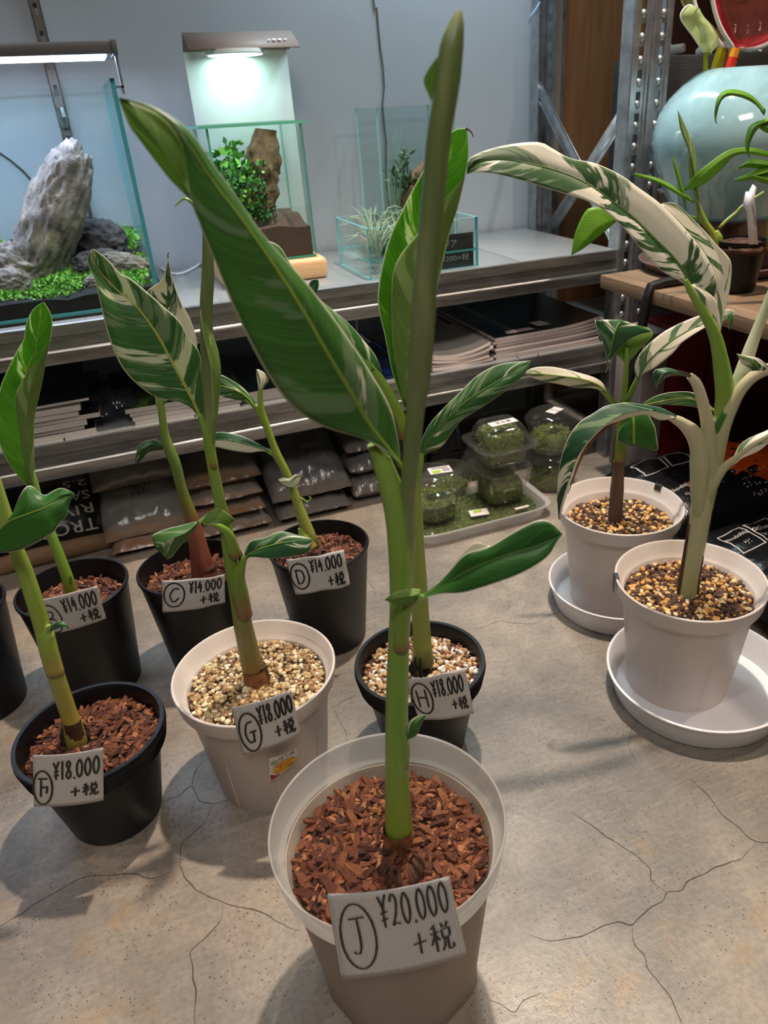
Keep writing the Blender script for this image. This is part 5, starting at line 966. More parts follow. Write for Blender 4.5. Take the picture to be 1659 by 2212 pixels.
def grass_tuft(c, n, h, label, seed, m, name='grass_tuft', cat='plant', group=None, spread=0.6, w=0.0006, curl=0.35):
    r_ = random.Random(seed); mb = MB(); c = Vector(c)
    for k in range(n):
        a = r_.uniform(0, 6.28); d = Vector((math.cos(a), math.sin(a), 0)); L = h*r_.uniform(0.55, 1.1); s = spread*r_.uniform(0.2, 1)
        p0 = c+d*0.003; P = cr([p0, p0+d*L*s*0.35+Vector((0, 0, L*0.5)), p0+d*L*s*0.75+Vector((0, 0, L*0.85)), p0+d*L*s*(1+curl)+Vector((0, 0, L*(1-curl*r_.random())))], 8)
        mb.tube(P, [w, w, w*.95, w*.9, w*.8, w*.6, w*.4, w*.15], 4)
    o = obj(name, mb, m, None, origin=c); return tag(o, label, cat, group)
BLADE = plain('grass_blade', (104, 160, 62), 0.5)
for k, (px, py, Y, n) in enumerate([(205, 505, 1.52, 16), (235, 500, 1.56, 14), (245, 488, 1.575, 10)]):
    p = ony(px, py, Y); p.z = soil_h(p.x, p.y)-0.001; grass_tuft(p, n, 0.034, 'thin grass tuft growing beside the dark aquarium rock', 40+k, BLADE, group='grass tufts in the aquarium', w=0.0007)
# --- bar lamp on the aquarium
lampm = plain('lamp_grey', (108, 104, 104), 0.4, 0.4); LED = plain('led_white', (255, 255, 255), 0.5, emit=(206, 222, 255), es=14)
bl = thing('bar_lamp', 'grey LED bar lamp resting on the aquarium rim', 'lamp', (-0.25, 1.42, AZ1))
obj('housing', rbox((-0.27, 1.445, 0.8150), (0.348, 0.052, 0.0085), 0.002), lampm, bl)
obj('end_cap', rbox((0.081, 1.445, 0.8150), (0.004, 0.054, 0.010), 0.0015), plain('lamp_dark', (84, 82, 84), 0.45), bl)
obj('led_strip', rbox((-0.27, 1.445, 0.8055), (0.338, 0.046, 0.0016), 0.0005), LED, bl)
mb = MB(); mb.box((0.082, 1.420, 0.784), (0.0018, 0.012, 0.0215)); mb.box((0.0765, 1.420, 0.764), (0.0072, 0.012, 0.0015)); mb.box((0.0815, 1.420, 0.760), (0.0018, 0.012, 0.0055)); obj('leg', mb, GALV, bl, smooth=False)
mb = MB(); mb.box((-0.622, 1.420, 0.788), (0.0018, 0.012, 0.0160)); obj('leg', mb, GALV, bl, smooth=False)
# --- lamp stand of the terrarium
HOODM = plain('pinkish_hood', (150, 134, 128), 0.5); PAN = plain('white_sheet_metal', (216, 224, 224), 0.45)
tl = thing('terrarium_lamp', 'folded white sheet metal lamp stand with a round light above the terrarium', 'lamp', (0.297, 1.60, SH))
LX0, LX1 = 0.206, 0.392
obj('back_panel', rbox(((LX0+LX1)/2, 1.601, (SH+0.822)/2), ((LX1-LX0)/2, 0.0011, (0.822-SH)/2), 0.0004), PAN, tl)
obj('foot', rbox(((LX0+LX1)/2, 1.56, SH+0.0012), ((LX1-LX0)/2, 0.042, 0.0012), 0.0004), PAN, tl)
hood = MB(); prof = [(1.601, 0.820), (1.575, 0.846), (1.520, 0.818)]
hood.grid([[(LX0, y, z) for y, z in prof], [(LX1+0.006, y, z) for y, z in prof]]); ho = obj('hood', hood, HOODM, tl, smooth=False); m = ho.modifiers.new('t', 'SOLIDIFY'); m.thickness = 0.0022
for k, (x, r) in enumerate(((0.348, .0028), (0.357, .0038), (0.367, .0038), (0.377, .0028))):
    p = Vector((x, 1.5385, 0.8275)); mb = MB(); nrm = Vector((0, -0.45, 0.89)); nrm = Vector((0, -0.454, 0.891))
    mb.add([p+Vector((r*math.cos(a*PI/6), r*0.89*math.sin(a*PI/6), r*0.454*math.sin(a*PI/6)))+nrm*0.0032 for a in range(12)], [tuple(range(12))]); q = obj('hood_icon', mb, plain('icon_white', (224, 224, 224), 0.5), tl, smooth=False); q.parent = ho
cd = Vector((0.288, 1.553, 0.812))
obj('light_ring', MB().lathe([(0.030, 0.006), (0.050, 0.005), (0.051, -0.001), (0.048, -0.003), (0.046, -0.002), (0.030, -0.001)], 40, cd), plain('ring_white', (230, 236, 236), 0.4), tl)
obj('light_disc', MB().lathe([(0.0001, -0.0032), (0.046, -0.0032), (0.046, -0.001), (0.0001, -0.001)], 40, cd), plain('led_disc', (255, 255, 255), 0.5, emit=(214, 255, 240), es=11), tl)
# --- terrarium
wb = obj('wooden_base', rbox((0.272, 1.462, SH+0.0185), (0.094, 0.090, 0.0185), 0.010, 4), wood_mat('pine_base', (206, 158, 112), (226, 186, 140), None, (6, 60, 60), 0.5, 0.1), None, origin=(0.272, 1.462, SH)); tag(wb, 'pale pine block under the glass terrarium', 'wooden base')
TZ = SH+0.037
te = tank('terrarium', 'square glass terrarium with bark and small ferns on a pine block', 0.192, 0.350, 1.383, 1.541, TZ, 0.700, 0.004, EDGEG, 'terrarium')
pane(te, (0.268, 1.462, 0.7022), (0.088, 0.083, 0.0022), EDGEG, 'glass_lid')
mb = MB(); N = 14; top = [[Vector((0.197+0.148*i/N, 1.388+0.148*j/N, 0)) for j in range(N+1)] for i in range(N+1)]
for row in top:
    for p in row: p.z = TZ+0.050+0.012*noise.noise(p*14)+0.014*(p.y-1.388)/0.148+0.004*(p.x-.27)/.07
mb.grid(top)
for R_ in ([r_[0] for r_ in top], [r_[-1] for r_ in top], top[0], top[-1]): mb.grid([[p, Vector((p.x, p.y, TZ+.0042))] for p in R_])
obj('terrarium_soil', mb, BRSOIL, te, smooth=False)
def log(path, radii, seed, n=26, seg=26):
    P = cr(path, n); mb = MB(); vs = []
    for i, p in enumerate(P):
        k = i/(n-1)*(len(radii)-1); j = min(int(k), len(radii)-2); r = radii[j]+(radii[j+1]-radii[j])*(k-j)
        t = (P[min(i+1, n-1)]-P[max(i-1, 0)]).normalized(); u = t.cross(Vector((0, 1, 0))).normalized(); w = t.cross(u); row = []
        for a in range(seg+1):
            an = 2*PI*(a % seg)/seg; d = u*math.cos(an)+w*math.sin(an); q = p+d*r
            rr = 1+0.28*noise.noise(q*55+Vector((seed, 0, 0)))+0.16*noise.noise(q*140); row.append(p+d*r*rr)
        vs.append(row)
    mb.grid(vs); mb.add([vs[-1][a] for a in range(seg)], [tuple(range(seg))]); mb.add([vs[0][a] for a in range(seg)], [tuple(range(seg))]); return mb
lg = log([(0.244, 1.455, TZ+0.030), (0.258, 1.462, 0.545), (0.282, 1.470, 0.610), (0.302, 1.474, 0.665), (0.308, 1.475, 0.692)], [0.040, 0.034, 0.034, 0.031, 0.018], 2.0)
tag(obj('cork_bark', lg, WOODB, None, auto=None, origin=(0.244, 1.455, TZ+.035)), 'rough cork bark piece standing in the terrarium', 'bark')
def leafy(name, label, pts, n, spread, ln, pal, seed, w=0.42, cat='plant', stemr=0.0008, group=None, up=0.5):
    r_ = random.Random(seed); root = thing(name, label, cat, pts[0], group); mb = MB(); cols = []
    st = MB()
    for q in pts[1:]:
        P = cr([Vector(pts[0]), Vector(pts[0]).lerp(Vector(q), 0.5)+Vector((r_.uniform(-.008, .008), r_.uniform(-.006, .006), 0.004)), Vector(q)], 8); st.tube(P, stemr, 5)
        for p in P[2:]: sprigs(mb, cols, p, n, spread, ln, pal, r_, up, w)
    obj('stalks', st, plain('fern_stalk', (96, 110, 50), 0.6), root); o = obj('leaves', mb, MOSSM, root, smooth=False, cols=cols); o['kind'] = 'stuff'; return root
FG = [(56, 120, 62), (80, 150, 78), (44, 98, 56), (104, 170, 84), (66, 132, 84)]
leafy('small_fern', 'feathery fern in the terrarium corner', [(0.214, 1.482, TZ+0.05), (0.205, 1.480, 0.655), (0.214, 1.505, 0.64), (0.204, 1.46, 0.62), (0.226, 1.49, 0.632), (0.21, 1.52, 0.60)], 16, 0.009, 0.014, FG, 51)
leafy('small_fern', 'taller bright green fern beside the cork bark', [(0.236, 1.45, TZ+0.05), (0.246, 1.452, 0.672), (0.232, 1.455, 0.658), (0.252, 1.44, 0.64), (0.240, 1.47, 0.64)], 10, 0.009, 0.015, [(96, 170, 64), (124, 190, 84), (70, 140, 60)], 52)
leafy('creeping_fig', 'round leaved creeper climbing the cork bark', [(0.258, 1.430, 0.545), (0.276, 1.430, 0.598), (0.248, 1.428, 0.575), (0.282, 1.428, 0.565), (0.240, 1.432, 0.53), (0.262, 1.426, 0.62), (0.286, 1.435, 0.64), (0.236, 1.425, 0.55)], 12, 0.010, 0.008, [(40, 104, 56), (60, 134, 72), (30, 84, 48), (120, 180, 70)], 53, 0.5)
leafy('moss_tuft', 'yellow green moss in the middle of the terrarium', [(0.246, 1.436, TZ+0.055), (0.252, 1.428, 0.60), (0.236, 1.43, 0.575), (0.262, 1.432, 0.578)], 14, 0.008, 0.006, [(130, 170, 60), (160, 190, 80), (110, 150, 60)], 54)
# --- air plant tanks
lt = tank('air_plant_tank', 'low glass tank full of air plants behind the chalk sign', 0.421, 0.632, 1.300, 1.49, SH, 0.535, 0.004, EDGE, bottom=SH+0.028)
tt = tank('air_plant_tank', 'tall narrow glass tank standing against the wall behind the low tank', 0.5215, 0.680, 1.495, 1.625, SH, 0.716, 0.004, EDGEP)
AIR = plain('air_plant_leaf', (150, 168, 146), 0.6); AIRD = plain('air_plant_dark', (96, 128, 92), 0.55)
zb = SH+0.032
for k, (x, y, n, h, m) in enumerate([(0.452, 1.345, 34, 0.060, AIR), (0.470, 1.40, 30, 0.070, AIR), (0.505, 1.35, 34, 0.062, AIR), (0.530, 1.42, 28, 0.075, AIRD), (0.480, 1.45, 22, 0.075, AIR), (0.560, 1.36, 26, 0.055, AIR), (0.590, 1.44, 22, 0.06, AIRD)]):
    grass_tuft((x, y, zb), n, h, ['silvery air plant lying in the low glass tank', 'dark green air plant in the low glass tank'][m is AIRD], 60+k, m, 'air_plant', 'air plant', 'air plants in the low glass tank', 0.9, 0.0011, 0.5)
for k, (x, y, n, h) in enumerate([(0.552, 1.53, 20, 0.235), (0.570, 1.55, 14, 0.20)]):
    grass_tuft((x, y, SH+.005), n, h, ['tall thin bladed air plant rising from the tall glass tank', 'thin bladed air plant beside the taller one in the tall tank'][k], 70+k, plain('thin_blade', (112, 138, 112), 0.6), 'air_plant', 'air plant', 'air plants in the tall glass tank', 0.28, 0.0009, 0.2)
tag(obj('driftwood', log([(0.580, 1.56, SH+0.006), (0.585, 1.555, SH+.07), (0.600, 1.55, SH+.11), (0.640, 1.55, SH+.165)], [0.02, 0.016, 0.020, 0.008], 7.0, 18, 16), WOODB, None, auto=None, origin=(0.58, 1.56, SH+.006)), 'dark driftwood piece standing in the tall glass tank', 'driftwood')
leafy('air_plant', 'bushy dark green air plant on the driftwood', [(0.59, 1.552, SH+.10), (0.565, 1.54, SH+.15), (0.61, 1.54, SH+.14), (0.60, 1.55, SH+.18), (0.63, 1.545, SH+.12)], 10, 0.007, 0.020, [(70, 100, 72), (104, 130, 100), (54, 78, 56)], 77, 0.16, 'air plant')
tag(obj('driftwood', log([(0.515, 1.375, zb), (0.528, 1.37, zb+.014), (0.540, 1.372, zb+.020)], [0.014, 0.013, 0.008], 9.0, 12, 14), WOODB, None, auto=None, origin=(0.515, 1.375, zb)), 'brown wood lump among the air plants in the low tank', 'driftwood')
cb = thing('chalk_sign', 'black chalkboard price sign in the low glass tank', 'sign', (0.588, 1.308, SH+.001))
obj('board', rbox((0.588, 1.308, SH+0.0305), (0.038, 0.0012, 0.0295), 0.0005), plain('chalkboard', (44, 43, 44), 0.5), cb)
mb = MB(); fn = lambda u, v: Vector((0.550+u, 1.3063, SH+0.002+v))
for s_, x, y, h in (('ジア', 0.016, 0.036, 0.016), ('¥200+税', 0.010, 0.012, 0.0125)): text_on(mb, s_, fn, x, y, h, 0.056 if s_[0] == '¥' else 0.026)
obj('chalk_writing', mb, plain('chalk', (150, 150, 152), 0.9), cb, smooth=False, recalc=False)
# --- cords
def cord(pts, r, m, label): 
    P = cr(pts, len(pts)*6); return tag(obj('cable', MB().tube(P, r, 6), m, None, origin=pts[-1]), label, 'cable')
DKC = plain('dark_cable', (46, 42, 36), 0.5)
cord([Vector((0.575, YW-.004, 2.6)), Vector((0.57, YW-.004, 1.6)), ony(800, -60, YW-.004), ony(812, 0, YW-.003), ony(820, 90, YW-.003), ony(828, 150, YW-.004), ony(830, 200, YW-.004), ony(826, 240, YW-.004), ony(834, 300, YW-.005), ony(836, 420, YW-.006), Vector((0.60, YW-.012, SH+.003))], 0.0016, plain('olive_cable', (92, 96, 84), 0.5), 'thin dark cable hanging down the wall behind the tall glass tank')
cord([Vector((-0.9, YW-.003, 1.0)), Vector((-0.4, YW-.003, 0.76)), ony(-60, 300, YW-.003), ony(0, 334, YW-.003), ony(30, 352, YW-.003), ony(75, 398, YW-.003), ony(110, 470, YW-.004), Vector((0.02, YW-.008, SH+.003))], 0.0018, DKC, 'black cable on the wall behind the aquarium')
cord([onz(340, 575, SH+.003), onz(380, 592, SH+.003), onz(420, 578, SH+.003), onz(460, 552, SH+.003), onz(520, 548, SH+.003)], 0.0022, plain('white_cable', (206, 210, 220), 0.5), 'white cable lying on the shelf between aquarium and terrarium')

# ================================================================ ON THE LOWER SHELF
PAPER = plain('paper_edges', (232, 212, 206), 0.8, 0, 0.08, 300); PAPER2 = plain('newsprint', (186, 178, 172), 0.85, 0, 0.1, 300)
def cover(name, a, b, c_, sc=9):
    t = NT(name); n = t.noise(t.coord(), sc, 2, 0.4); t.set(Base_Color=t.ramp(n, [(0.40, S(a)), (0.5, S(b)), (0.62, S(c_))], 'CONSTANT'), Roughness=0.22); return t.m
CV_D = cover('cover_dark', (22, 26, 32), (30, 40, 36), (34, 50, 34)); CV_B = cover('cover_black', (16, 17, 20), (24, 26, 30), (38, 40, 46)); CV_G = cover('cover_green', (30, 44, 22), (58, 82, 28), (30, 52, 24)); CV_W = cover('cover_white', (196, 188, 182), (200, 192, 186), (206, 198, 190)); CV_BL = cover('cover_blue', (24, 40, 84), (30, 56, 120), (40, 50, 80))
def magazine(x0, x1, y0, y1, z, t, cov, label, group, rot=0.0, curl=0.0, curlx=0.0, edge=PAPER):
    cx, cy = (x0+x1)/2, (y0+y1)/2; N = 10; c_, s_ = math.cos(rot), math.sin(rot)
    def P(u, v, zz):
        x, y = (u-.5)*(x1-x0), (v-.5)*(y1-y0); d = curl*(2*u-1)**2*(1-0.5*v)+curlx*max(0, 2*u-1)**2
        return Vector((cx+x*c_-y*s_, cy+x*s_+y*c_, z+zz+d))
    mb = MB()
    mb.grid([[P(i/N, j/2, t) for j in range(3)] for i in range(N+1)], 0); mb.grid([[P(i/N, j/2, 0) for j in range(3)] for i in range(N+1)], 0)
    mb.grid([[P(i/N, 0, 0), P(i/N, 0, t)] for i in range(N+1)], 1); mb.grid([[P(i/N, 1, 0), P(i/N, 1, t)] for i in range(N+1)], 1)
    mb.grid([[P(0, j/2, 0), P(0, j/2, t)] for j in range(3)], 1); mb.grid([[P(1, j/2, 0), P(1, j/2, t)] for j in range(3)], 1)
    return tag(obj('magazine', mb, [cov, edge], None, smooth=False, origin=(cx, cy, z)), label, 'magazine', group)
ORD = ['lowest', 'second from the shelf', 'third from the shelf', 'fourth from the shelf', 'fifth from the shelf', 'sixth from the shelf']
z = SH2+.0002; r_ = random.Random(8)
for k, t in enumerate((0.009, 0.007, 0.010, 0.008, 0.009, 0.010)):
    magazine(-0.30+r_.uniform(-.006, .006), -0.088+(0.022 if k == 3 else r_.uniform(-.012, .006)), 1.300+r_.uniform(0, .006), 1.56, z, t-.0004, CV_B, ORD[k]+' grey newsprint magazine in the stack under the aquarium', 'newsprint magazines stacked under the aquarium', r_.uniform(-.03, .03), edge=PAPER2); z += t
magazine(-0.30, -0.085, 1.310, 1.57, z, 0.004, CV_B, 'black covered magazine on top of the newsprint stack', None, 0.04, edge=PAPER2)
z = SH2+.0002
for k, t in enumerate((0.007, 0.008, 0.007, 0.008)):
    magazine(-0.022+r_.uniform(-.006, .004), 0.165+r_.uniform(-.006, .006), 1.298+r_.uniform(0, .006), 1.55, z, t-.0004, CV_G if k == 3 else CV_D, 'green covered magazine on top of its stack' if k == 3 else ORD[k]+' magazine in the stack with a green cover on top', None if k == 3 else 'magazines under the green one', r_.uniform(-.03, .03), edge=PAPER2); z += t
for i, (xa, xb) in enumerate(((0.172, 0.30), (0.305, 0.40))):
    magazine(xa, xb, 1.31, 1.54, SH2+.0002, 0.020, CV_D, ['thick dark magazine beside the green covered stack', 'thick dark magazine beside the blue folder'][i], None, 0.02, edge=PAPER2)
magazine(0.405, 0.505, 1.305, 1.54, SH2+.0002, 0.006, CV_BL, 'blue folder on the lower shelf', None, 0.0, edge=CV_BL)
z = SH2+.0002
for k, t in enumerate((0.006, 0.005, 0.005, 0.006, 0.005)):
    magazine(0.520+r_.uniform(-.004, .006), 0.655+r_.uniform(-.006, .010), 1.296+r_.uniform(0, .004), 1.50, z, t-.0004, CV_W, ORD[k]+' white magazine in the curling pile' if k < 4 else 'white magazine with a dark picture curling on top of its pile', 'curling white magazines' if k < 4 else None, r_.uniform(-.05, .05), 0.002+0.0030*k); z += t
mb = MB()
for (u, v, w, h, m_) in ((0.03, 0.55, 0.6, 0.2, 0), (0.06, 0.45, 0.42, 0.07, 1)):
    pass
z = SH2+.0002
for k, t in enumerate((0.006, 0.006, 0.007, 0.006, 0.007, 0.006, 0.007)):
    magazine(0.668+r_.uniform(-.004, .004), 0.912+r_.uniform(-.003, .004), 1.300+r_.uniform(0, .004), 1.60, z, t-.0004, CV_D, 'dark covered magazine on top of the thick pile by the rack post' if k == 6 else ORD[k]+' magazine in the thick pile by the rack post', None if k == 6 else 'thick magazine pile by the rack post', r_.uniform(-.015, .015), 0.0, 0.0035*k/2, ); z += t
lab = MB(); lab.add([(0.70, 1.315, z+.0006), (0.765, 1.315, z+.0006), (0.760, 1.335, z+.0006), (0.705, 1.335, z+.0006)], [(0, 1, 2, 3)]); lab.add([(0.78, 1.33, z+.0012), (0.81, 1.33, z+.0012), (0.805, 1.365, z+.0012), (0.777, 1.365, z+.0012)], [(0, 1, 2, 3)])
tag(obj('paper_label', lab, plain('label_pinkish', (178, 160, 156), 0.6), None, smooth=False, origin=(0.75, 1.33, z+.0004)), 'pale paper labels lying on the thick magazine pile', 'label')
FILM = clear('plastic_film', (200, 204, 208), 0.75, 0.12, 1.45, body=(92, 96, 102))
def pillow_fn(c, size, rot, seed, n=3.0, wr=0.06):
    w, d, h = size; R_ = rot if rot is not None else Matrix.Identity(3); c = Vector(c)
    def f(u, v, top=1):
        a, b = abs(2*u-1), abs(2*v-1); k = (max(0, 1-a**n)*max(0, 1-b**n))**0.5
        p = Vector(((u-.5)*w, (v-.5)*d, 0)); q = Vector((u*5+seed, v*5, seed*2.1))
        wv = noise.noise(q)*0.6+noise.noise(q*2.7)*0.35+(1-2*abs(noise.noise(q*1.9+Vector((4, 4, 4)))))*0.4
        zz = (h*0.62*k+h*wr*wv*(0.35+k)) if top > 0 else -h*0.38*k
        p.z = zz; p.x += 0.02*w*noise.noise(q*0.8)*b; p.y += 0.02*d*noise.noise(q*0.8+Vector((9, 0, 0)))*a
        return R_ @ p+c
    return f
def pillow(name, label, cat, c, size, rot, m, seed, group=None, n=3.0, wr=0.10, N=26):
    f = pillow_fn(c, size, rot, seed, n, wr); mb = MB()
    uv = [[(i/N, j/N) for j in range(N+1)] for i in range(N+1)]
    mb.grid([[f(i/N, j/N, 1) for j in range(N+1)] for i in range(N+1)], 0, uv); mb.grid([[f(i/N, j/N, -1) for j in range(N+1)] for i in range(N+1)], 0, uv)
    o = thing(name, label, cat, c, group); obj('bag_body', mb, m, o, auto=None); return o, f
pillow('plastic_wrapper', 'crumpled clear plastic wrapper between the magazine stacks', 'plastic wrapper', (-0.055, 1.40, SH2+.022), (0.10, 0.17, 0.03), Euler((0, -0.25, 0)).to_matrix(), FILM, 3.0, wr=0.5)

# ================================================================ BAGS AND BOXES UNDER THE SHELF
def bag_mat(name, film, sand, lo=0.40, rough=0.22):
    t = NT(name); sep = t.new('SeparateXYZ'); t.link(t.coord('UV'), sep.inputs[0]); n = t.noise(t.coord(), 500, 3, 0.7)
    sn = t.ramp(n, [(0.3, S(tuple(x*0.75 for x in sand))), (0.7, S(sand))]); f = t.math('ADD', sep.outputs[1], t.math('MULTIPLY', t.noise(t.coord(), 25, 3), 0.25))
    t.set(Base_Color=t.mix(t.ramp(f, [(lo, (0, 0, 0, 1)), (lo+0.16, (1, 1, 1, 1))]), sn, S(film)), Roughness=rough); t.b.inputs['Specular IOR Level'].default_value = 0.6; t.bump(t.noise(t.coord(), 45, 5, 0.6), 0.35, 0.004); return t.m
BG1 = bag_mat('sand_bag_grey', (138, 136, 134), (156, 128, 102), 0.10, 0.16); BG2 = bag_mat('sand_bag_dark', (110, 108, 108), (140, 124, 112), 0.04, 0.16); BG3 = bag_mat('sand_bag_brown', (136, 131, 126), (158, 122, 94), 0.14, 0.16)
def on_bag(o, f, lines, m, flip=False, mir=False, name='print'):
    mb = MB()
    for s_, x, y, h, w in lines:
        def fn(a, b):
            if flip: a, b = 1-a, 1-b
            e = 0.02; p = f(a, b); nn = (f(min(1, a+e), b)-f(a-e, b)).cross(f(a, min(1, b+e))-f(a, b-e)).normalized(); return p+nn*0.0034
        text_on(mb, s_, fn, x, y, h, w)
    if mb.v: obj(name, mb, m, o, smooth=False, recalc=False)
PRW = plain('print_white', (196, 186, 180), 0.5); PRK = plain('print_black', (24, 22, 24), 0.5)
rx = lambda a, z=0.0: (Euler((0, 0, z)).to_matrix() @ Euler((a, 0, 0)).to_matrix())
# black label bag, printed upside down
o, f = pillow('sand_bag', 'clear sand bag with a black label printed TROPICAL RIVER SAND', 'sand bag', (-0.218, 1.425, 0.078), (0.215, 0.175, 0.055), rx(1.02, 0.06), bag_mat('sand_bag_clear', (150, 126, 104), (176, 140, 108), 0.9), 5.0, wr=0.05)
mb = MB(); N = 26
def lift(a, b, e=0.02, d=0.0022):
    p = f(a, b); nn = (f(a+e, b)-f(a-e, b)).cross(f(a, b+e)-f(a, b-e)).normalized(); return p+nn*d
mb.grid([[lift(0.03+0.94*i/N, 0.17+0.70*j/N) for j in range(N+1)] for i in range(N+1)]); obj('label', mb, plain('label_black', (16, 17, 20), 0.3), o)
on_bag(o, f, [('TROPICAL', 0.10, 0.66, 0.17, 0.80), ('RIVER', 0.10, 0.50, 0.15, 0.46), ('SAND', 0.10, 0.36, 0.13, 0.36), ('2.5', 0.10, 0.24, 0.09, 0.18)], PRW, flip=True)
def flat_bag(x0, x1, y0, y1, z0, h, m, seed, label, tilt=0.0, group=None):
    return pillow('sand_bag', label, 'sand bag', ((x0+x1)/2, (y0+y1)/2, z0+h*0.38), (x1-x0, y1-y0, h), rx(tilt), m, seed, group, n=4.0, wr=0.20)
flat_bag(-0.115, 0.030, 1.335, 1.56, 0.0, 0.030, BG3, 1.1, 'flat brown sand bag at the bottom of the printed bag pile')
o, f = pillow('sand_bag', 'grey sand bag with three lines of black print lying beside the black label bag', 'sand bag', (-0.042, 1.425, 0.074), (0.16, 0.17, 0.048), rx(0.55, 0.0), BG1, 2.2, wr=0.12, n=4)
on_bag(o, f, [('#8', 0.28, 0.62, 0.10, 0.44), ('#6', 0.32, 0.50, 0.10, 0.34), ('#3', 0.38, 0.38, 0.10, 0.20)], PRK)
pillow('sand_bag', 'crumpled grey sand bag on top of the printed bag', 'sand bag', (-0.042, 1.470, 0.158), (0.165, 0.15, 0.050), rx(0.75, 0.0), BG2, 3.7, wr=0.16)
for k, z in enumerate((0.0, 0.031, 0.062, 0.096)):
    flat_bag(0.038+r_.uniform(-.004, .004), 0.182+r_.uniform(-.006, .008), 1.318+0.006*k, 1.56, z, 0.033, BG3 if k % 2 else BG1, 10+k*1.7, ['lowest flat sand bag of the stack of four', 'second flat sand bag from the floor in the stack of four', 'third flat sand bag from the floor in the stack of four', 'topmost flat sand bag of the stack of four'][k])
flat_bag(0.196, 0.345, 1.315, 1.55, 0.0, 0.034, BG2, 21, 'grey flat sand bag under the leaning printed bag')
o, f = pillow('sand_bag', 'shiny grey sand bag with small black print leaning behind the pot tagged D', 'sand bag', (0.272, 1.420, 0.086), (0.165, 0.20, 0.052), rx(0.42, 0.0), BG2, 6.6, wr=0.18, n=4)
on_bag(o, f, [('#7', 0.50, 0.62, 0.07, 0.24), ('#6', 0.50, 0.52, 0.07, 0.24), ('#3', 0.50, 0.42, 0.07, 0.14)], PRK)
for k, (z, h) in enumerate(((0.0, 0.05), (0.052, 0.042), (0.096, 0.035))):
    flat_bag(0.356, 0.432, 1.33+.01*k, 1.56, z, h, BG2, 30+k*2.3, ['dark sand bag at the floor beside the moss boxes', 'dark sand bag in the middle of the pile beside the moss boxes', 'dark crumpled sand bag on top of the pile beside the moss boxes'][k])
for k in range(2): flat_bag(0.452+0.09*k, 0.535+0.09*k, 1.36, 1.58, 0.0, 0.15, plain('dark_bag', (34, 32, 32), 0.4, 0, 0.3, 40), 50+k, ['dark bag standing behind the round moss cup', 'dark bag standing behind the square moss boxes'][k])
# --- moss boxes
plain('label_paper', (220, 210, 206), 0.6)
CLR = clear('clear_plastic_box', (246, 248, 246), 0.965, 0.05, 1.75, body=(214, 212, 206)); CLRW = clear('milky_plastic', (240, 240, 240), 0.45, 0.12, 1.4, body=(226, 220, 216))
MG = [(112, 136, 56), (140, 160, 76), (88, 112, 48), (160, 172, 92), (110, 96, 58)]
MDK = plain('moss_core', (84, 92, 44), 0.95, 0, 0.5, 120, 0.9, 200)
def sq(c, n=5.0):
    def fn(r, z, a, i):
        k = (abs(math.cos(a))**n+abs(math.sin(a))**n)**(-1.0/n); return r*k, r*k
    return fn
def moss_fill(root, c, r, z0, z1, seed, square, n=500, sx=1.0, sy=1.0):
    f0 = sq(c, 5) if square else (lambda r, z, a, i: (r, r)); f = lambda r, z, a, i: (f0(r, z, a, i)[0]*sx, f0(r, z, a, i)[1]*sy)
    mb = MB().lathe([(r*0.9, z0), (r*0.97, z0+.004), (r*0.97, z1-.006), (r*0.85, z1), (0.001, z1)], 28, (c[0], c[1], 0), fn=f); b = obj('moss', mb, MDK, root)
    r_ = random.Random(seed); mb = MB(); cols = []
    for k in range(n):
        a = r_.uniform(0, 6.28); t = r_.random(); rr = r*math.sqrt(r_.random())*0.9
        kx, ky = f(1, 0, a, 0); side = r_.random() < 0.4
        if side: rr = r*0.96; zz = r_.uniform(z0+.004, z1-.004)
        else: zz = z1
        sprigs(mb, cols, Vector((c[0]+rr*kx*math.cos(a), c[1]+rr*ky*math.sin(a), zz)), 2, 0.0015, 0.0034, MG, r_, 0.5)
    o = obj('moss_leaves', mb, MOSSM, root, smooth=False, cols=cols); o.parent = b; o['kind'] = 'stuff'
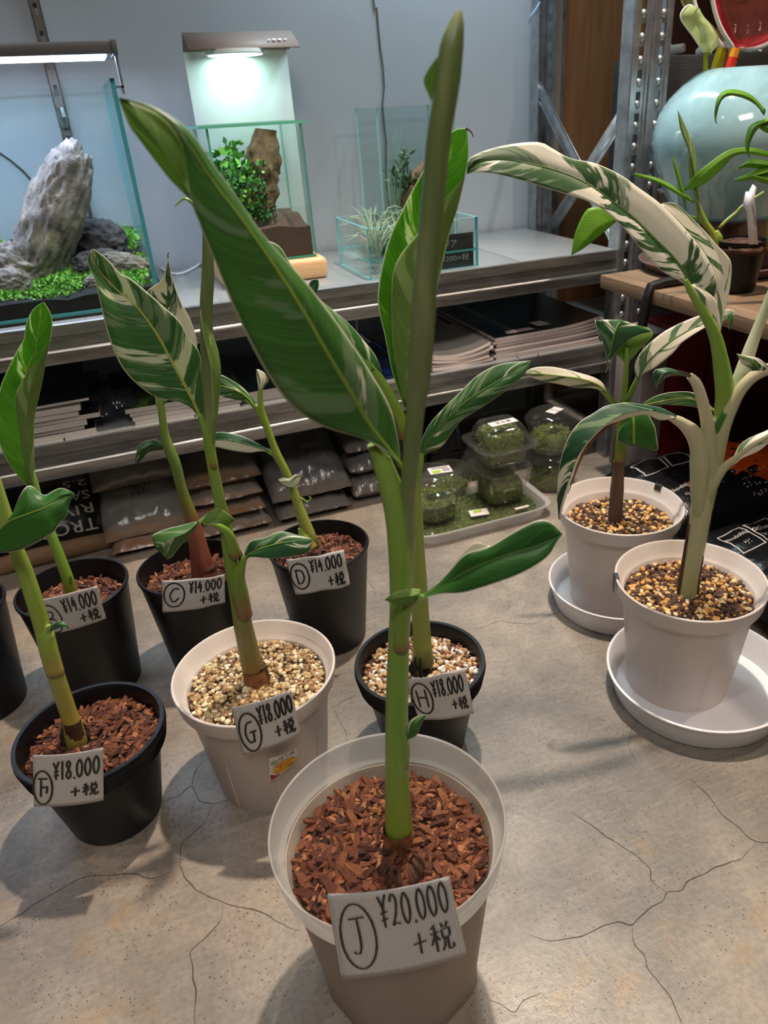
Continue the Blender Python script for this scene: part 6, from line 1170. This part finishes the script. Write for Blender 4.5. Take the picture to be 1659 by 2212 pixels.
def moss_box(label, c, r, z0, h, lidh, square, seed, flange=1.15, fill=0.75, lidfill=False, paper=None):
    root = thing('moss_box', label, 'plastic box', (c[0], c[1], z0), 'clear plastic moss boxes'); f = sq(c, 5) if square else None; C = (c[0], c[1], 0)
    obj('tub', MB().lathe([(0.002, z0+.001), (r*0.80, z0), (r*0.86, z0+.003), (r, z0+h-.004), (r*1.06, z0+h-.003), (r*1.07, z0+h)], 36, C, fn=f), CLR, root)
    zl = z0+h+.0006
    obj('lid', MB().lathe([(r*1.06, zl), (r*flange, zl+.001), (r*flange, zl+.004), (r*1.02, zl+.006), (r*0.96, zl+lidh*0.6), (r*0.78, zl+lidh-.003), (r*0.6, zl+lidh), (0.002, zl+lidh+.001)], 36, C, fn=f), CLR, root)
    moss_fill(root, c, r*0.83, z0+.003, z0+h*fill+(lidh*0.7 if lidfill else 0), seed, square)
    if paper:
        (px, py, w, d, ang, bars) = paper; zt = zl+lidh+.0022; R_ = Euler((0, 0, ang)).to_matrix()
        mk = lambda x, y, dz=0: R_ @ Vector((x, y, 0))+Vector((c[0]+px, c[1]+py, zt+dz))
        mb = MB(); mb.add([mk(-w, -d), mk(w, -d), mk(w, d), mk(-w, d)], [(0, 1, 2, 3)]); l = obj('paper_label', mb, plain('label_paper', (220, 210, 206), 0.6), root, smooth=False)
        for (x0, x1, y0, y1, m_) in bars:
            mb = MB(); mb.add([mk(x0*w, y0*d, .0004), mk(x1*w, y0*d, .0004), mk(x1*w, y1*d, .0004), mk(x0*w, y1*d, .0004)], [(0, 1, 2, 3)]); q = obj('label_print', mb, m_, root, smooth=False); q.parent = l
        if isinstance(bars, list) and not bars:
            mb = MB(); text_on(mb, '生水苔', lambda u, v: mk(u, v, .0004), -w*0.55, -d*0.35, d*1.1, w*1.15); q = obj('label_print', mb, PRK, root, smooth=False, recalc=False); q.parent = l
    return root
LG = plain('label_green', (150, 186, 30), 0.5); GRY = plain('label_grey_print', (150, 144, 142), 0.6)
tr = thing('moss_tray', 'shallow milky plastic tray filled with green moss', 'tray', (0.548, 1.172, 0)); ft = lambda r, z, a, i: ((abs(math.cos(a))**7+abs(math.sin(a))**7)**(-1/7)*r*1.0, (abs(math.cos(a))**7+abs(math.sin(a))**7)**(-1/7)*r*0.52)
obj('tray', MB().lathe([(0.01, .001), (0.126, 0.0), (0.131, .003), (0.137, .022), (0.145, .023), (0.1455, .026), (0.141, .027), (0.135, .024), (0.127, .004), (0.01, .004)], 48, (0.548, 1.172, 0), fn=ft), CLRW, tr)
moss_fill(tr, (0.548, 1.172), 0.126, 0.005, 0.020, 88, True, 1500, 1.0, 0.52)
lidt = MB().lathe([(0.136, .0245), (0.132, .0268), (0.01, .0272)], 48, (0.548, 1.172, 0), fn=ft); obj('tray_lid', lidt, CLR, tr)
mb = MB(); mb.add([(0.612, 1.113, .0285), (0.642, 1.113, .0285), (0.642, 1.120, .0285), (0.612, 1.120, .0285)], [(0, 1, 2, 3)]); obj('paper_label', mb, plain('label_paper', (0, 0, 0)), tr, smooth=False)
mb = MB(); mb.add([(0.524, 1.128, .0285), (0.560, 1.122, .0285), (0.566, 1.146, .0285), (0.530, 1.152, .0285)], [(0, 1, 2, 3)]); l = obj('paper_label', mb, plain('label_paper', (0, 0, 0)), tr, smooth=False)
mb = MB(); mb.add([(0.535, 1.138, .0289), (0.551, 1.136, .0289), (0.553, 1.145, .0289), (0.537, 1.147, .0289)], [(0, 1, 2, 3)]); q = obj('label_print', mb, LG, tr, smooth=False); q.parent = l
TT = 0.0292
moss_box('round clear moss box with a green and white label on the tray', (0.466, 1.172), 0.052, TT, 0.062, 0.030, False, 81, 1.10, 0.62, paper=(0.012, -0.012, 0.021, 0.014, -0.15, [(-0.75, 0.0, -0.8, -0.1, LG), (0.2, 0.85, -0.6, 0.2, GRY), (-0.7, 0.8, 0.35, 0.75, GRY)]))
moss_box('square clear moss box on the tray under another moss box', (0.612, 1.178), 0.046, TT, 0.066, 0.010, True, 82, 1.16, 0.62)
moss_box('square clear moss box full of bright moss stacked on top', (0.612, 1.178), 0.046, TT+0.0795, 0.036, 0.042, True, 83, 1.36, 0.9, True, paper=(0.0, -0.012, 0.028, 0.010, 0.03, []))
for k, z in enumerate((0.0, 0.086)):
    moss_box(['lower round clear moss cup behind the white pot', 'upper round clear moss cup with two label strips'][k], (0.752, 1.222), 0.050, z, 0.062, 0.020, False, 84+k, 1.08, 0.6, paper=None if k == 0 else (0.0, -0.01, 0.017, 0.011, 0.45, [(-0.08, 0.08, -1, 1, GRY)]))
moss_box('round clear moss cup half hidden behind the label on the tray', (0.545, 1.272), 0.046, 0.0, 0.055, 0.018, False, 87, 1.08, 0.6)

# ================================================================ RIGHT SIDE: VASE, ORCHIDS, NETS, BOXES, SOIL
VC = (1.040, 1.128)
GLZ = NT('blue_celadon_glaze'); _c = GLZ.coord(); GLZ.set(Base_Color=GLZ.ramp(GLZ.noise(_c, 9, 5, 0.6, 0.6), [(0.3, S((118, 154, 164))), (0.55, S((146, 180, 188))), (0.75, S((162, 190, 194)))]), Roughness=0.10); GLZ.b.inputs['Coat Weight'].default_value = 0.6; GLZ = GLZ.m
BRG = plain('brown_glaze', (62, 42, 36), 0.18, 0, 0.3, 30, coat=0.5)
sv = obj('vase_saucer', MB().lathe([(0.01, BZ), (0.118, BZ), (0.128, BZ+.004), (0.140, BZ+.017), (0.143, BZ+.019), (0.139, BZ+.020), (0.126, BZ+.008), (0.01, BZ+.006)], 56, (VC[0], VC[1], 0)), plain('saucer_brown', (104, 84, 80), 0.3, 0, 0.2, 40), origin=(VC[0], VC[1], BZ)); tag(sv, 'brown glazed saucer under the blue vase', 'saucer')
va = thing('blue_vase', 'large pale blue glazed vase with a dark brown foot', 'vase', (VC[0], VC[1], BZ+.0065))
z0 = BZ+.0066
obj('foot', MB().lathe([(0.005, z0), (0.088, z0), (0.094, z0+.006), (0.093, 0.500), (0.099, 0.508), (0.099, 0.516), (0.092, 0.518)], 56, (VC[0], VC[1], 0)), BRG, va)
obj('body', MB().lathe([(0.090, 0.512), (0.094, 0.525), (0.104, 0.548), (0.117, 0.576), (0.129, 0.606), (0.1355, 0.634), (0.1355, 0.654), (0.129, 0.680), (0.114, 0.704), (0.094, 0.724), (0.074, 0.738), (0.062, 0.744), (0.056, 0.746), (0.051, 0.743), (0.056, 0.735), (0.085, 0.715), (0.120, 0.66), (0.10, 0.56), (0.005, 0.53)], 64, (VC[0], VC[1], 0)), GLZ, va)
class Free(Plant): pass
def cane(pts, r, m, parent, h, name, n=None): return obj(name, MB().tube(cr([onh(x, y, h-o) for x, y, o in pts], n or 20), r, 8), m, parent)
FABG = clear('net_green', (214, 222, 170), 0.28, 0.4, 1.1, body=(206, 216, 150)); FABR = clear('net_red', (226, 170, 170), 0.30, 0.4, 1.1, body=(206, 40, 80)); FABP = clear('net_pink_film', (214, 160, 150), 0.55, 0.2, 1.35, body=(170, 90, 84))
WFR = plain('white_frame', (222, 218, 212), 0.4); HN = 1.43
def net_sheet(parent, A, B_, m, name, h=HN, bulge=0.02, n=16):
    PA = cr([onh(x, y, h-o) for x, y, o in A], n); PB = cr([onh(x, y, h-o) for x, y, o in B_], n); mb = MB(); rows = []
    for i in range(n):
        row = []
        for k in range(7):
            t = k/6; p = PA[i].lerp(PB[i], t); b = bulge*4*t*(1-t)+0.004*noise.noise(p*70)*math.sin(PI*t); row.append(p-HEAD*b*-1)
        rows.append(row)
    mb.grid(rows); return obj(name, mb, m, parent)
n1 = thing('hand_net', 'pale green aquarium hand net standing in the blue vase', 'net', onh(1524, 147, HN), 'hand nets in the blue vase')
cane([(1524, 190, 0), (1524, 150, 0), (1525, 115, 0)], 0.0035, plain('green_handle', (148, 160, 30), 0.35), n1, HN, 'handle')
cane([(1521, 114, 0), (1497, 78, .004), (1470, 37, .006), (1489, 11, .006), (1512, 30, .004), (1530, 52, 0)], 0.0014, WFR, n1, HN, 'frame', 30)
net_sheet(n1, [(1521, 114, 0), (1497, 78, .004), (1470, 37, .006), (1489, 11, .006)], [(1532, 117, 0), (1554, 92, -.01), (1545, 62, -.01), (1513, 30, .002)], FABG, 'netting', bulge=-0.02)
n2 = thing('hand_net', 'crimson aquarium hand net with an orange handle in the blue vase', 'net', onh(1578, 147, HN), 'hand nets in the blue vase')
cane([(1570, 190, 0), (1576, 150, 0), (1584, 124, 0)], 0.0085, plain('red_handle', (206, 58, 44), 0.25), n2, HN, 'handle')
cane([(1584, 124, 0), (1590, 104, 0)], 0.0085, plain('orange_handle', (226, 150, 50), 0.25), n2, HN, 'handle')
cane([(1582, 100, 0), (1560, 66, .004), (1546, 30, .006), (1536, -20, .008), (1532, -80, .01)], 0.0034, WFR, n2, HN, 'frame', 24)
cane([(1596, 106, 0), (1630, 105, 0), (1662, 92, 0), (1700, 60, 0), (1720, 0, 0), (1715, -80, 0)], 0.0034, WFR, n2, HN, 'frame', 24)
net_sheet(n2, [(1583, 100, 0), (1560, 66, .004), (1546, 30, .006), (1536, -20, .008), (1532, -80, .01)], [(1598, 92, -.015), (1580, 62, -.012), (1562, 20, -.01), (1552, -20, -.01), (1548, -80, -.01)], FABR, 'netting', bulge=0.004)
net_sheet(n2, [(1590, 104, -.002), (1630, 103, -.002), (1662, 90, -.002), (1700, 60, -.002)], [(1584, 88, -.012), (1622, 76, -.014), (1652, 70, -.014), (1690, 50, -.01)], FABR, 'netting', bulge=0.004)
net_sheet(n2, [(1582, 98, -.014), (1562, 62, -.012), (1550, 20, -.01), (1540, -40, -.008), (1540, -90, -.008)], [(1604, 100, -.014), (1650, 90, -.014), (1690, 60, -.012), (1712, 0, -.01), (1712, -90, -.01)], FABP, 'netting', bulge=-0.03)
n3 = thing('hand_net', 'olive handled hand net behind the crimson net in the blue vase', 'net', onh(1550, 147, HN-(-.02)), 'hand nets in the blue vase')
cane([(1540, 190, -.02), (1548, 150, -.02), (1562, 104, -.02)], 0.0095, plain('olive_handle', (166, 152, 24), 0.25), n3, HN, 'handle')
cane([(1562, 104, -.02), (1540, 70, -.03), (1505, 20, -.04), (1496, -40, -.04)], 0.003, WFR, n3, HN, 'frame')
net_sheet(n3, [(1560, 100, -.03), (1540, 60, -.034), (1500, 10, -.042), (1492, -40, -.042)], [(1500, 40, -.05), (1480, 20, -.05), (1470, 0, -.05), (1466, -40, -.05)], clear('net_olive', (190, 190, 150), 0.4, 0.4, 1.1, body=(150, 156, 110)), 'netting')
# --- orchids in black pots
def black_pot(root, c, R, h):
    obj('pot', MB().lathe([(0.004, BZ+.001), (R*0.72, BZ), (R*0.75, BZ+.003), (R*0.96, BZ+h-.008), (R, BZ+h-.006), (R, BZ+h), (R*0.93, BZ+h), (R*0.70, BZ+.005), (0.004, BZ+.005)], 40, (c[0], c[1], 0)), BLK, root)
    obj('bark_mix', blob((c[0], c[1], BZ+h-.012), (R*0.86, R*0.86, 0.010), 3, 0.25, 5, 3), DRY, root, auto=None)
ORL = leaf_mat('orchid_leaf', (98, 150, 40), (126, 176, 58), 0.9, 0.9, 3.0, 3.0, 0.35, edge=2.0); ORV = leaf_mat('orchid_leaf_speckled', (112, 142, 70), (136, 160, 92), 0.60, 0.55, 6.0, 9.0, 0.3, edge=2.0, crm=(176, 190, 140), mid=(156, 174, 118))
p1 = (0.936, 0.968); p2 = (0.962, 0.872)
h1 = Vector((p1[0], p1[1], 0)).dot(HEAD); h2 = Vector((p2[0], p2[1], 0)).dot(HEAD)
ro = thing('potted_orchid', 'orchid with long speckled leaves in a black pot in front of the blue vase', 'potted plant', (p1[0], p1[1], BZ)); OP = Plant(ro, h1); black_pot(ro, p1, 0.040, 0.080)
leaf(OP, [(1512, 456), (1500, 400), (1488, 330), (1470, 280), (1464, 238)], [(1512, 456, .004), (1505, 400, .004), (1492, 330, .004), (1474, 280, .003), (1464, 237)], [(1512, 456), (1510, 390), (1500, 320), (1482, 276), (1464, 238)], ORV, n=20)
leaf(OP, [(1480, 455), (1472, 420), (1458, 370), (1452, 338)], [(1481, 455, .002), (1475, 418, .002), (1461, 368, .002), (1452, 337)], [(1482, 455), (1478, 414), (1465, 366), (1453, 338)], ORL, n=12)
leaf(OP, [(1500, 440), (1470, 424), (1420, 396), (1369, 379)], [(1500, 437, .002), (1470, 418, .003), (1420, 391, .003), (1369, 376)], [(1500, 434), (1472, 413), (1424, 386), (1369, 373)], ORL, n=14)
leaf(OP, [(1478, 412), (1520, 398, .01), (1556, 368, .012), (1588, 336, .012), (1630, 334, .01), (1672, 344)], [(1478, 411), (1512, 386, .012), (1550, 352, .015), (1588, 330, .015), (1630, 328, .012), (1672, 340)], [(1478, 410), (1500, 380, .01), (1540, 346, .012), (1580, 322, .012), (1630, 320, .01), (1672, 334)], ORL, n=24)
leaf(OP, [(1510, 520), (1506, 470), (1500, 420), (1490, 390), (1486, 340)], [(1511, 520), (1508, 470, .002), (1502, 420, .002), (1494, 390, .002), (1488, 340)], [(1512, 520), (1511, 470), (1505, 420), (1498, 390), (1490, 340)], ORV, n=14)
leaf(OP, [(1332, 478, .03), (1291, 513, .03), (1258, 538, .03), (1236, 550, .03)], [(1334, 472, .03), (1296, 490, .036), (1262, 520, .036), (1236, 551, .03)], [(1334, 466, .03), (1310, 450, .03), (1279, 448, .03), (1262, 460, .03), (1242, 505, .03), (1234, 550, .03)], ORL, n=18, bow=0.001, label='bright green drooping leaf tip')
stem(OP, [(1548, 534, 8), (1540, 505, 7), (1525, 480, 5), (1514, 455, 4), (1506, 430, 3)], ST_F, 'stem', seg=8)
stem(OP, [(1544, 534, 3), (1532, 500, 3), (1500, 470, 3), (1440, 470, 3, .02), (1370, 478, 3, .03), (1330, 474, 2.5, .03)], ST_G, 'stem', seg=6)
stem(OP, [(1552, 534, 12), (1550, 515, 11), (1546, 500, 7)], ST_F, 'bulb', seg=10)
stem(OP, [(1553, 494, 4), (1568, 478, 4), (1590, 460, 4), (1604, 445, 3), (1650, 415, 3)], ST_H, 'stem', seg=8)
rp = thing('potted_orchid', 'leafy bright green orchid with a white plant label in a black pot on the bench', 'potted plant', (p2[0], p2[1], BZ)); OQ = Plant(rp, h2); black_pot(rp, p2, 0.037, 0.080)
stem(OQ, [(1660, 540, 4), (1662, 480, 4), (1664, 400, 4), (1668, 300, 4), (1668, 220, 3)], ST_G, 'stem', seg=8)
for A_, M2, B2 in (([(1650, 250), (1632, 226), (1600, 210), (1570, 208), (1556, 222), (1548, 250), (1548, 267)], [(1652, 246, .01), (1628, 216, .012), (1596, 203, .012), (1566, 203, .012), (1552, 222, .01), (1546, 250), (1548, 268)], [(1654, 238), (1624, 206), (1586, 193), (1558, 200), (1547, 220), (1543, 250), (1547, 268)]),
                  ([(1668, 262), (1640, 276), (1624, 300), (1618, 322), (1620, 342)], [(1668, 258, .01), (1632, 272, .012), (1618, 298, .012), (1614, 322, .01), (1620, 342)], [(1668, 254), (1624, 268), (1611, 296), (1611, 322), (1619, 341)]),
                  ([(1672, 372), (1640, 384), (1610, 390), (1584, 390)], [(1672, 366, .01), (1640, 376, .012), (1610, 384, .01), (1584, 389)], [(1672, 358), (1640, 364), (1612, 376), (1584, 388)]),
                  ([(1672, 366), (1640, 364), (1610, 362), (1596, 366)], [(1672, 358, .006), (1640, 354, .008), (1612, 354, .006), (1596, 363)], [(1672, 352), (1640, 344), (1618, 346), (1596, 360)]),
                  ([(1680, 400), (1650, 396), (1622, 386), (1606, 386)], [(1680, 392, .012), (1652, 386, .012), (1626, 380, .012), (1606, 385)], [(1680, 384), (1652, 376), (1630, 374), (1606, 383)]),
                  ([(1690, 290), (1668, 290), (1650, 284), (1640, 276)], [(1690, 280, .004), (1668, 278, .006), (1652, 274, .006), (1640, 274)], [(1690, 268), (1668, 264), (1652, 266), (1640, 272)])):
    leaf(OQ, A_, M2, B2, ORL, n=18)
P = [OQ.P((x, y, .02)) for x, y in ((1618, 528), (1638, 528), (1630, 428), (1634, 404), (1626, 398), (1618, 414), (1611, 414), (1605, 444), (1613, 456))]
mb = MB(); mb.add(P, [tuple(range(len(P)))]); tgo = obj('plant_label', mb, plain('white_label', (222, 224, 232), 0.45), rp, smooth=False); m = tgo.modifiers.new('t', 'SOLIDIFY'); m.thickness = 0.0006
mb = MB(); a0, ax, ay = OQ.P((1623, 440, .0215)), (OQ.P((1636, 520, .0215))-OQ.P((1623, 440, .0215))), (OQ.P((1636, 440, .0215))-OQ.P((1623, 440, .0215)))
text_on(mb, 'Global Plants', lambda u, v: a0+ax*u+ay*v, 0.02, 0.05, 0.6, 0.55); q = obj('label_print', mb, PRK, rp, smooth=False, recalc=False); q.parent = tgo
# --- black wooden box and packets on the second rack
bx = obj('black_box', rbox((1.205, 1.43, 0.545+0.1155), (0.148, 0.09, 0.1150), 0.004), wood_mat('black_stained_wood', (40, 38, 38), (62, 60, 60), None, (5, 5, 120), 0.6, 0.4), None, origin=(1.205, 1.43, 0.545)); tag(bx, 'black stained wooden box on the second rack behind the vase', 'box')
for k in range(9):
    p = Vector((1.075+0.03*k+r_.uniform(-.008, .008), 1.40+r_.uniform(-.03, .05), 0.776+.010)); R_ = Euler((r_.uniform(-.4, .4), r_.uniform(-.5, .5), r_.uniform(0, 3))).to_matrix()
    o = obj('packet', rbox(p, (0.020, 0.013, 0.008), 0.004, 2, R_), [plain('pale_packet', (186, 172, 166), 0.35), plain('grey_packet', (140, 134, 128), 0.3), CLRW][k % 3], None, origin=(p.x, p.y, 0.776)); tag(o, ['small pale packet lying on the black wooden box', 'small grey packet lying on the black wooden box', 'small milky packet lying on the black wooden box'][k % 3], 'packet', 'packets on the black wooden box')
for k, (x, y) in enumerate(((1.255, 1.40), (1.315, 1.43), (1.29, 1.37))):
    o = obj('clear_jar', MB().lathe([(0.002, 0.7765), (0.020, 0.7762), (0.024, 0.781), (0.024, 0.815), (0.018, 0.824), (0.018, 0.832), (0.002, 0.832)], 24, (x, y, 0)), CLR, None, origin=(x, y, 0.776)); tag(o, ['clear plastic jar on the black wooden box behind the crimson net', 'clear plastic jar at the far end of the black wooden box', 'clear plastic jar between two others on the black wooden box'][k], 'jar', 'clear jars on the black wooden box')
tag(obj('cable_tie', MB().tube(cr([ony(1166, 5, 1.602), ony(1156, 22, 1.600), ony(1146, 36, 1.602), ony(1142, 52, 1.612)], 14), 0.0016, 6), plain('blue_tie', (150, 186, 214), 0.4), None, origin=ony(1142, 52, 1.612)), 'pale blue cable tie on the rear rack post', 'cable tie')
# --- red cartons under the bench
for k, (xa, xb, zt, cl) in enumerate(((0.925, 0.985, 0.305, (150, 140, 138)), (0.990, 1.085, 0.310, (122, 22, 30)), (1.090, 1.150, 0.300, (104, 18, 28)), (1.155, 1.29, 0.29, (96, 16, 24)), (1.295, 1.42, 0.30, (110, 20, 28)))):
    o = thing('carton', ['grey carton standing under the bench beside the red ones', 'bright red carton standing next to the grey carton', 'narrow dark red carton under the bench', 'wide dark red carton under the bench', 'dark red carton at the far end under the bench'][k], 'carton', ((xa+xb)/2, 1.215, 0), 'cartons under the bench')
    obj('box', rbox(((xa+xb)/2, 1.215, zt/2), ((xb-xa)/2, 0.045, zt/2), 0.003), plain('carton_%d' % k, cl, 0.45), o)
    if k in (1, 2):
        mb = MB()
        for j in range(2): text_on(mb, ['#12', '#9'][j], lambda u, v, j=j: Vector((xa+0.022+0.030*j+v, 1.1695, 0.10+u)), 0.0, 0.0, 0.013, 0.10)
        obj('print', mb, plain('print_dull', (130, 90, 90), 0.6), o, smooth=False, recalc=False)
# --- black soil bags
BKB = NT('black_film'); BKB.set(Base_Color=S((16, 16, 18)), Roughness=0.24); BKB.bump(BKB.noise(BKB.coord(), 26, 5, 0.6), 0.5, 0.006); BKB = BKB.m
ORG = plain('print_orange_bag', (226, 84, 26), 0.35)
def soil_bag(label, c, size, zr, seed, lines, blobs):
    o, f = pillow('soil_bag', label, 'soil bag', c, size, Euler((0, 0, zr)).to_matrix(), BKB, seed, 'black soil bags', 4.0, 0.07, 34)
    def lf(a, b, d=0.0012):
        e = 0.006; p = f(a, b); nn = (f(a+e, b)-f(a-e, b)).cross(f(a, b+e)-f(a, b-e)).normalized(); return p+nn*d
    for pts in blobs:
        cx = sum(p[0] for p in pts)/len(pts); cy = sum(p[1] for p in pts)/len(pts); mb = MB(); n = len(pts)
        rows = [[lf(cx+(p[0]-cx)*t/5, cy+(p[1]-cy)*t/5) for t in range(6)] for p in pts+[pts[0]]]; mb.grid(rows); obj('orange_print', mb, ORG, o)
    mb = MB()
    for s_, x, y, h, w in lines: text_on(mb, s_, lf, x, y, h, w)
    for (x, y, w, h) in ((0.10, 0.60, 0.12, 0.22), (0.235, 0.60, 0.12, 0.22)) if lines else ():
        ring = [(x, y), (x+w, y), (x+w, y+h), (x, y+h), (x, y)]; fr_ = MB(); rows = []
        for (a, b), (c_, d) in zip(ring, ring[1:]):
            for i in range(8):
                u, v = a+(c_-a)*i/8, b+(d-b)*i/8; ku, kv = x+w/2+(u-x-w/2)*0.92, y+h/2+(v-y-h/2)*0.94; rows.append([lf(u, v), lf(ku, kv)])
        rows.append(rows[0]); fr_.grid(rows); obj('printed_frame', fr_, PRW, o, smooth=False, recalc=False)
    if mb.v: obj('white_print', mb, PRW, o, smooth=False, recalc=False)
    return o
LN = [('Rhodobio', 0.105, 0.73, 0.05, 0.11), ('#3', 0.14, 0.64, 0.04, 0.04), ('other', 0.24, 0.73, 0.06, 0.10), ('#9', 0.245, 0.66, 0.03, 0.09),
      ('#12', 0.40, 0.74, 0.045, 0.30), ('#13', 0.42, 0.67, 0.035, 0.28), ('#11', 0.40, 0.59, 0.045, 0.30), ('#14', 0.42, 0.52, 0.035, 0.28)]
OB = [[(0.62+0.26*math.cos(a*PI/10), 0.50+0.30*math.sin(a*PI/10)+0.06*math.sin(a*3)) for a in range(20)], [(0.30+0.05*math.cos(a*PI/5), 0.40+0.04*math.sin(a*PI/5)) for a in range(10)], [(0.22+0.04*math.cos(a*PI/5), 0.28+0.035*math.sin(a*PI/5)) for a in range(10)]]
soil_bag('black soil bag with an orange splash print under the bench', (1.005, 0.985, 0.036), (0.42, 0.25, 0.095), -0.10, 61, [(s_, x, y-.45, h, w) for s_, x, y, h, w in LN], OB)
soil_bag('black soil bag with white printed boxes beside the saucer', (0.948, 0.700, 0.036), (0.36, 0.28, 0.090), -0.70+0.62, 62, LN, [])
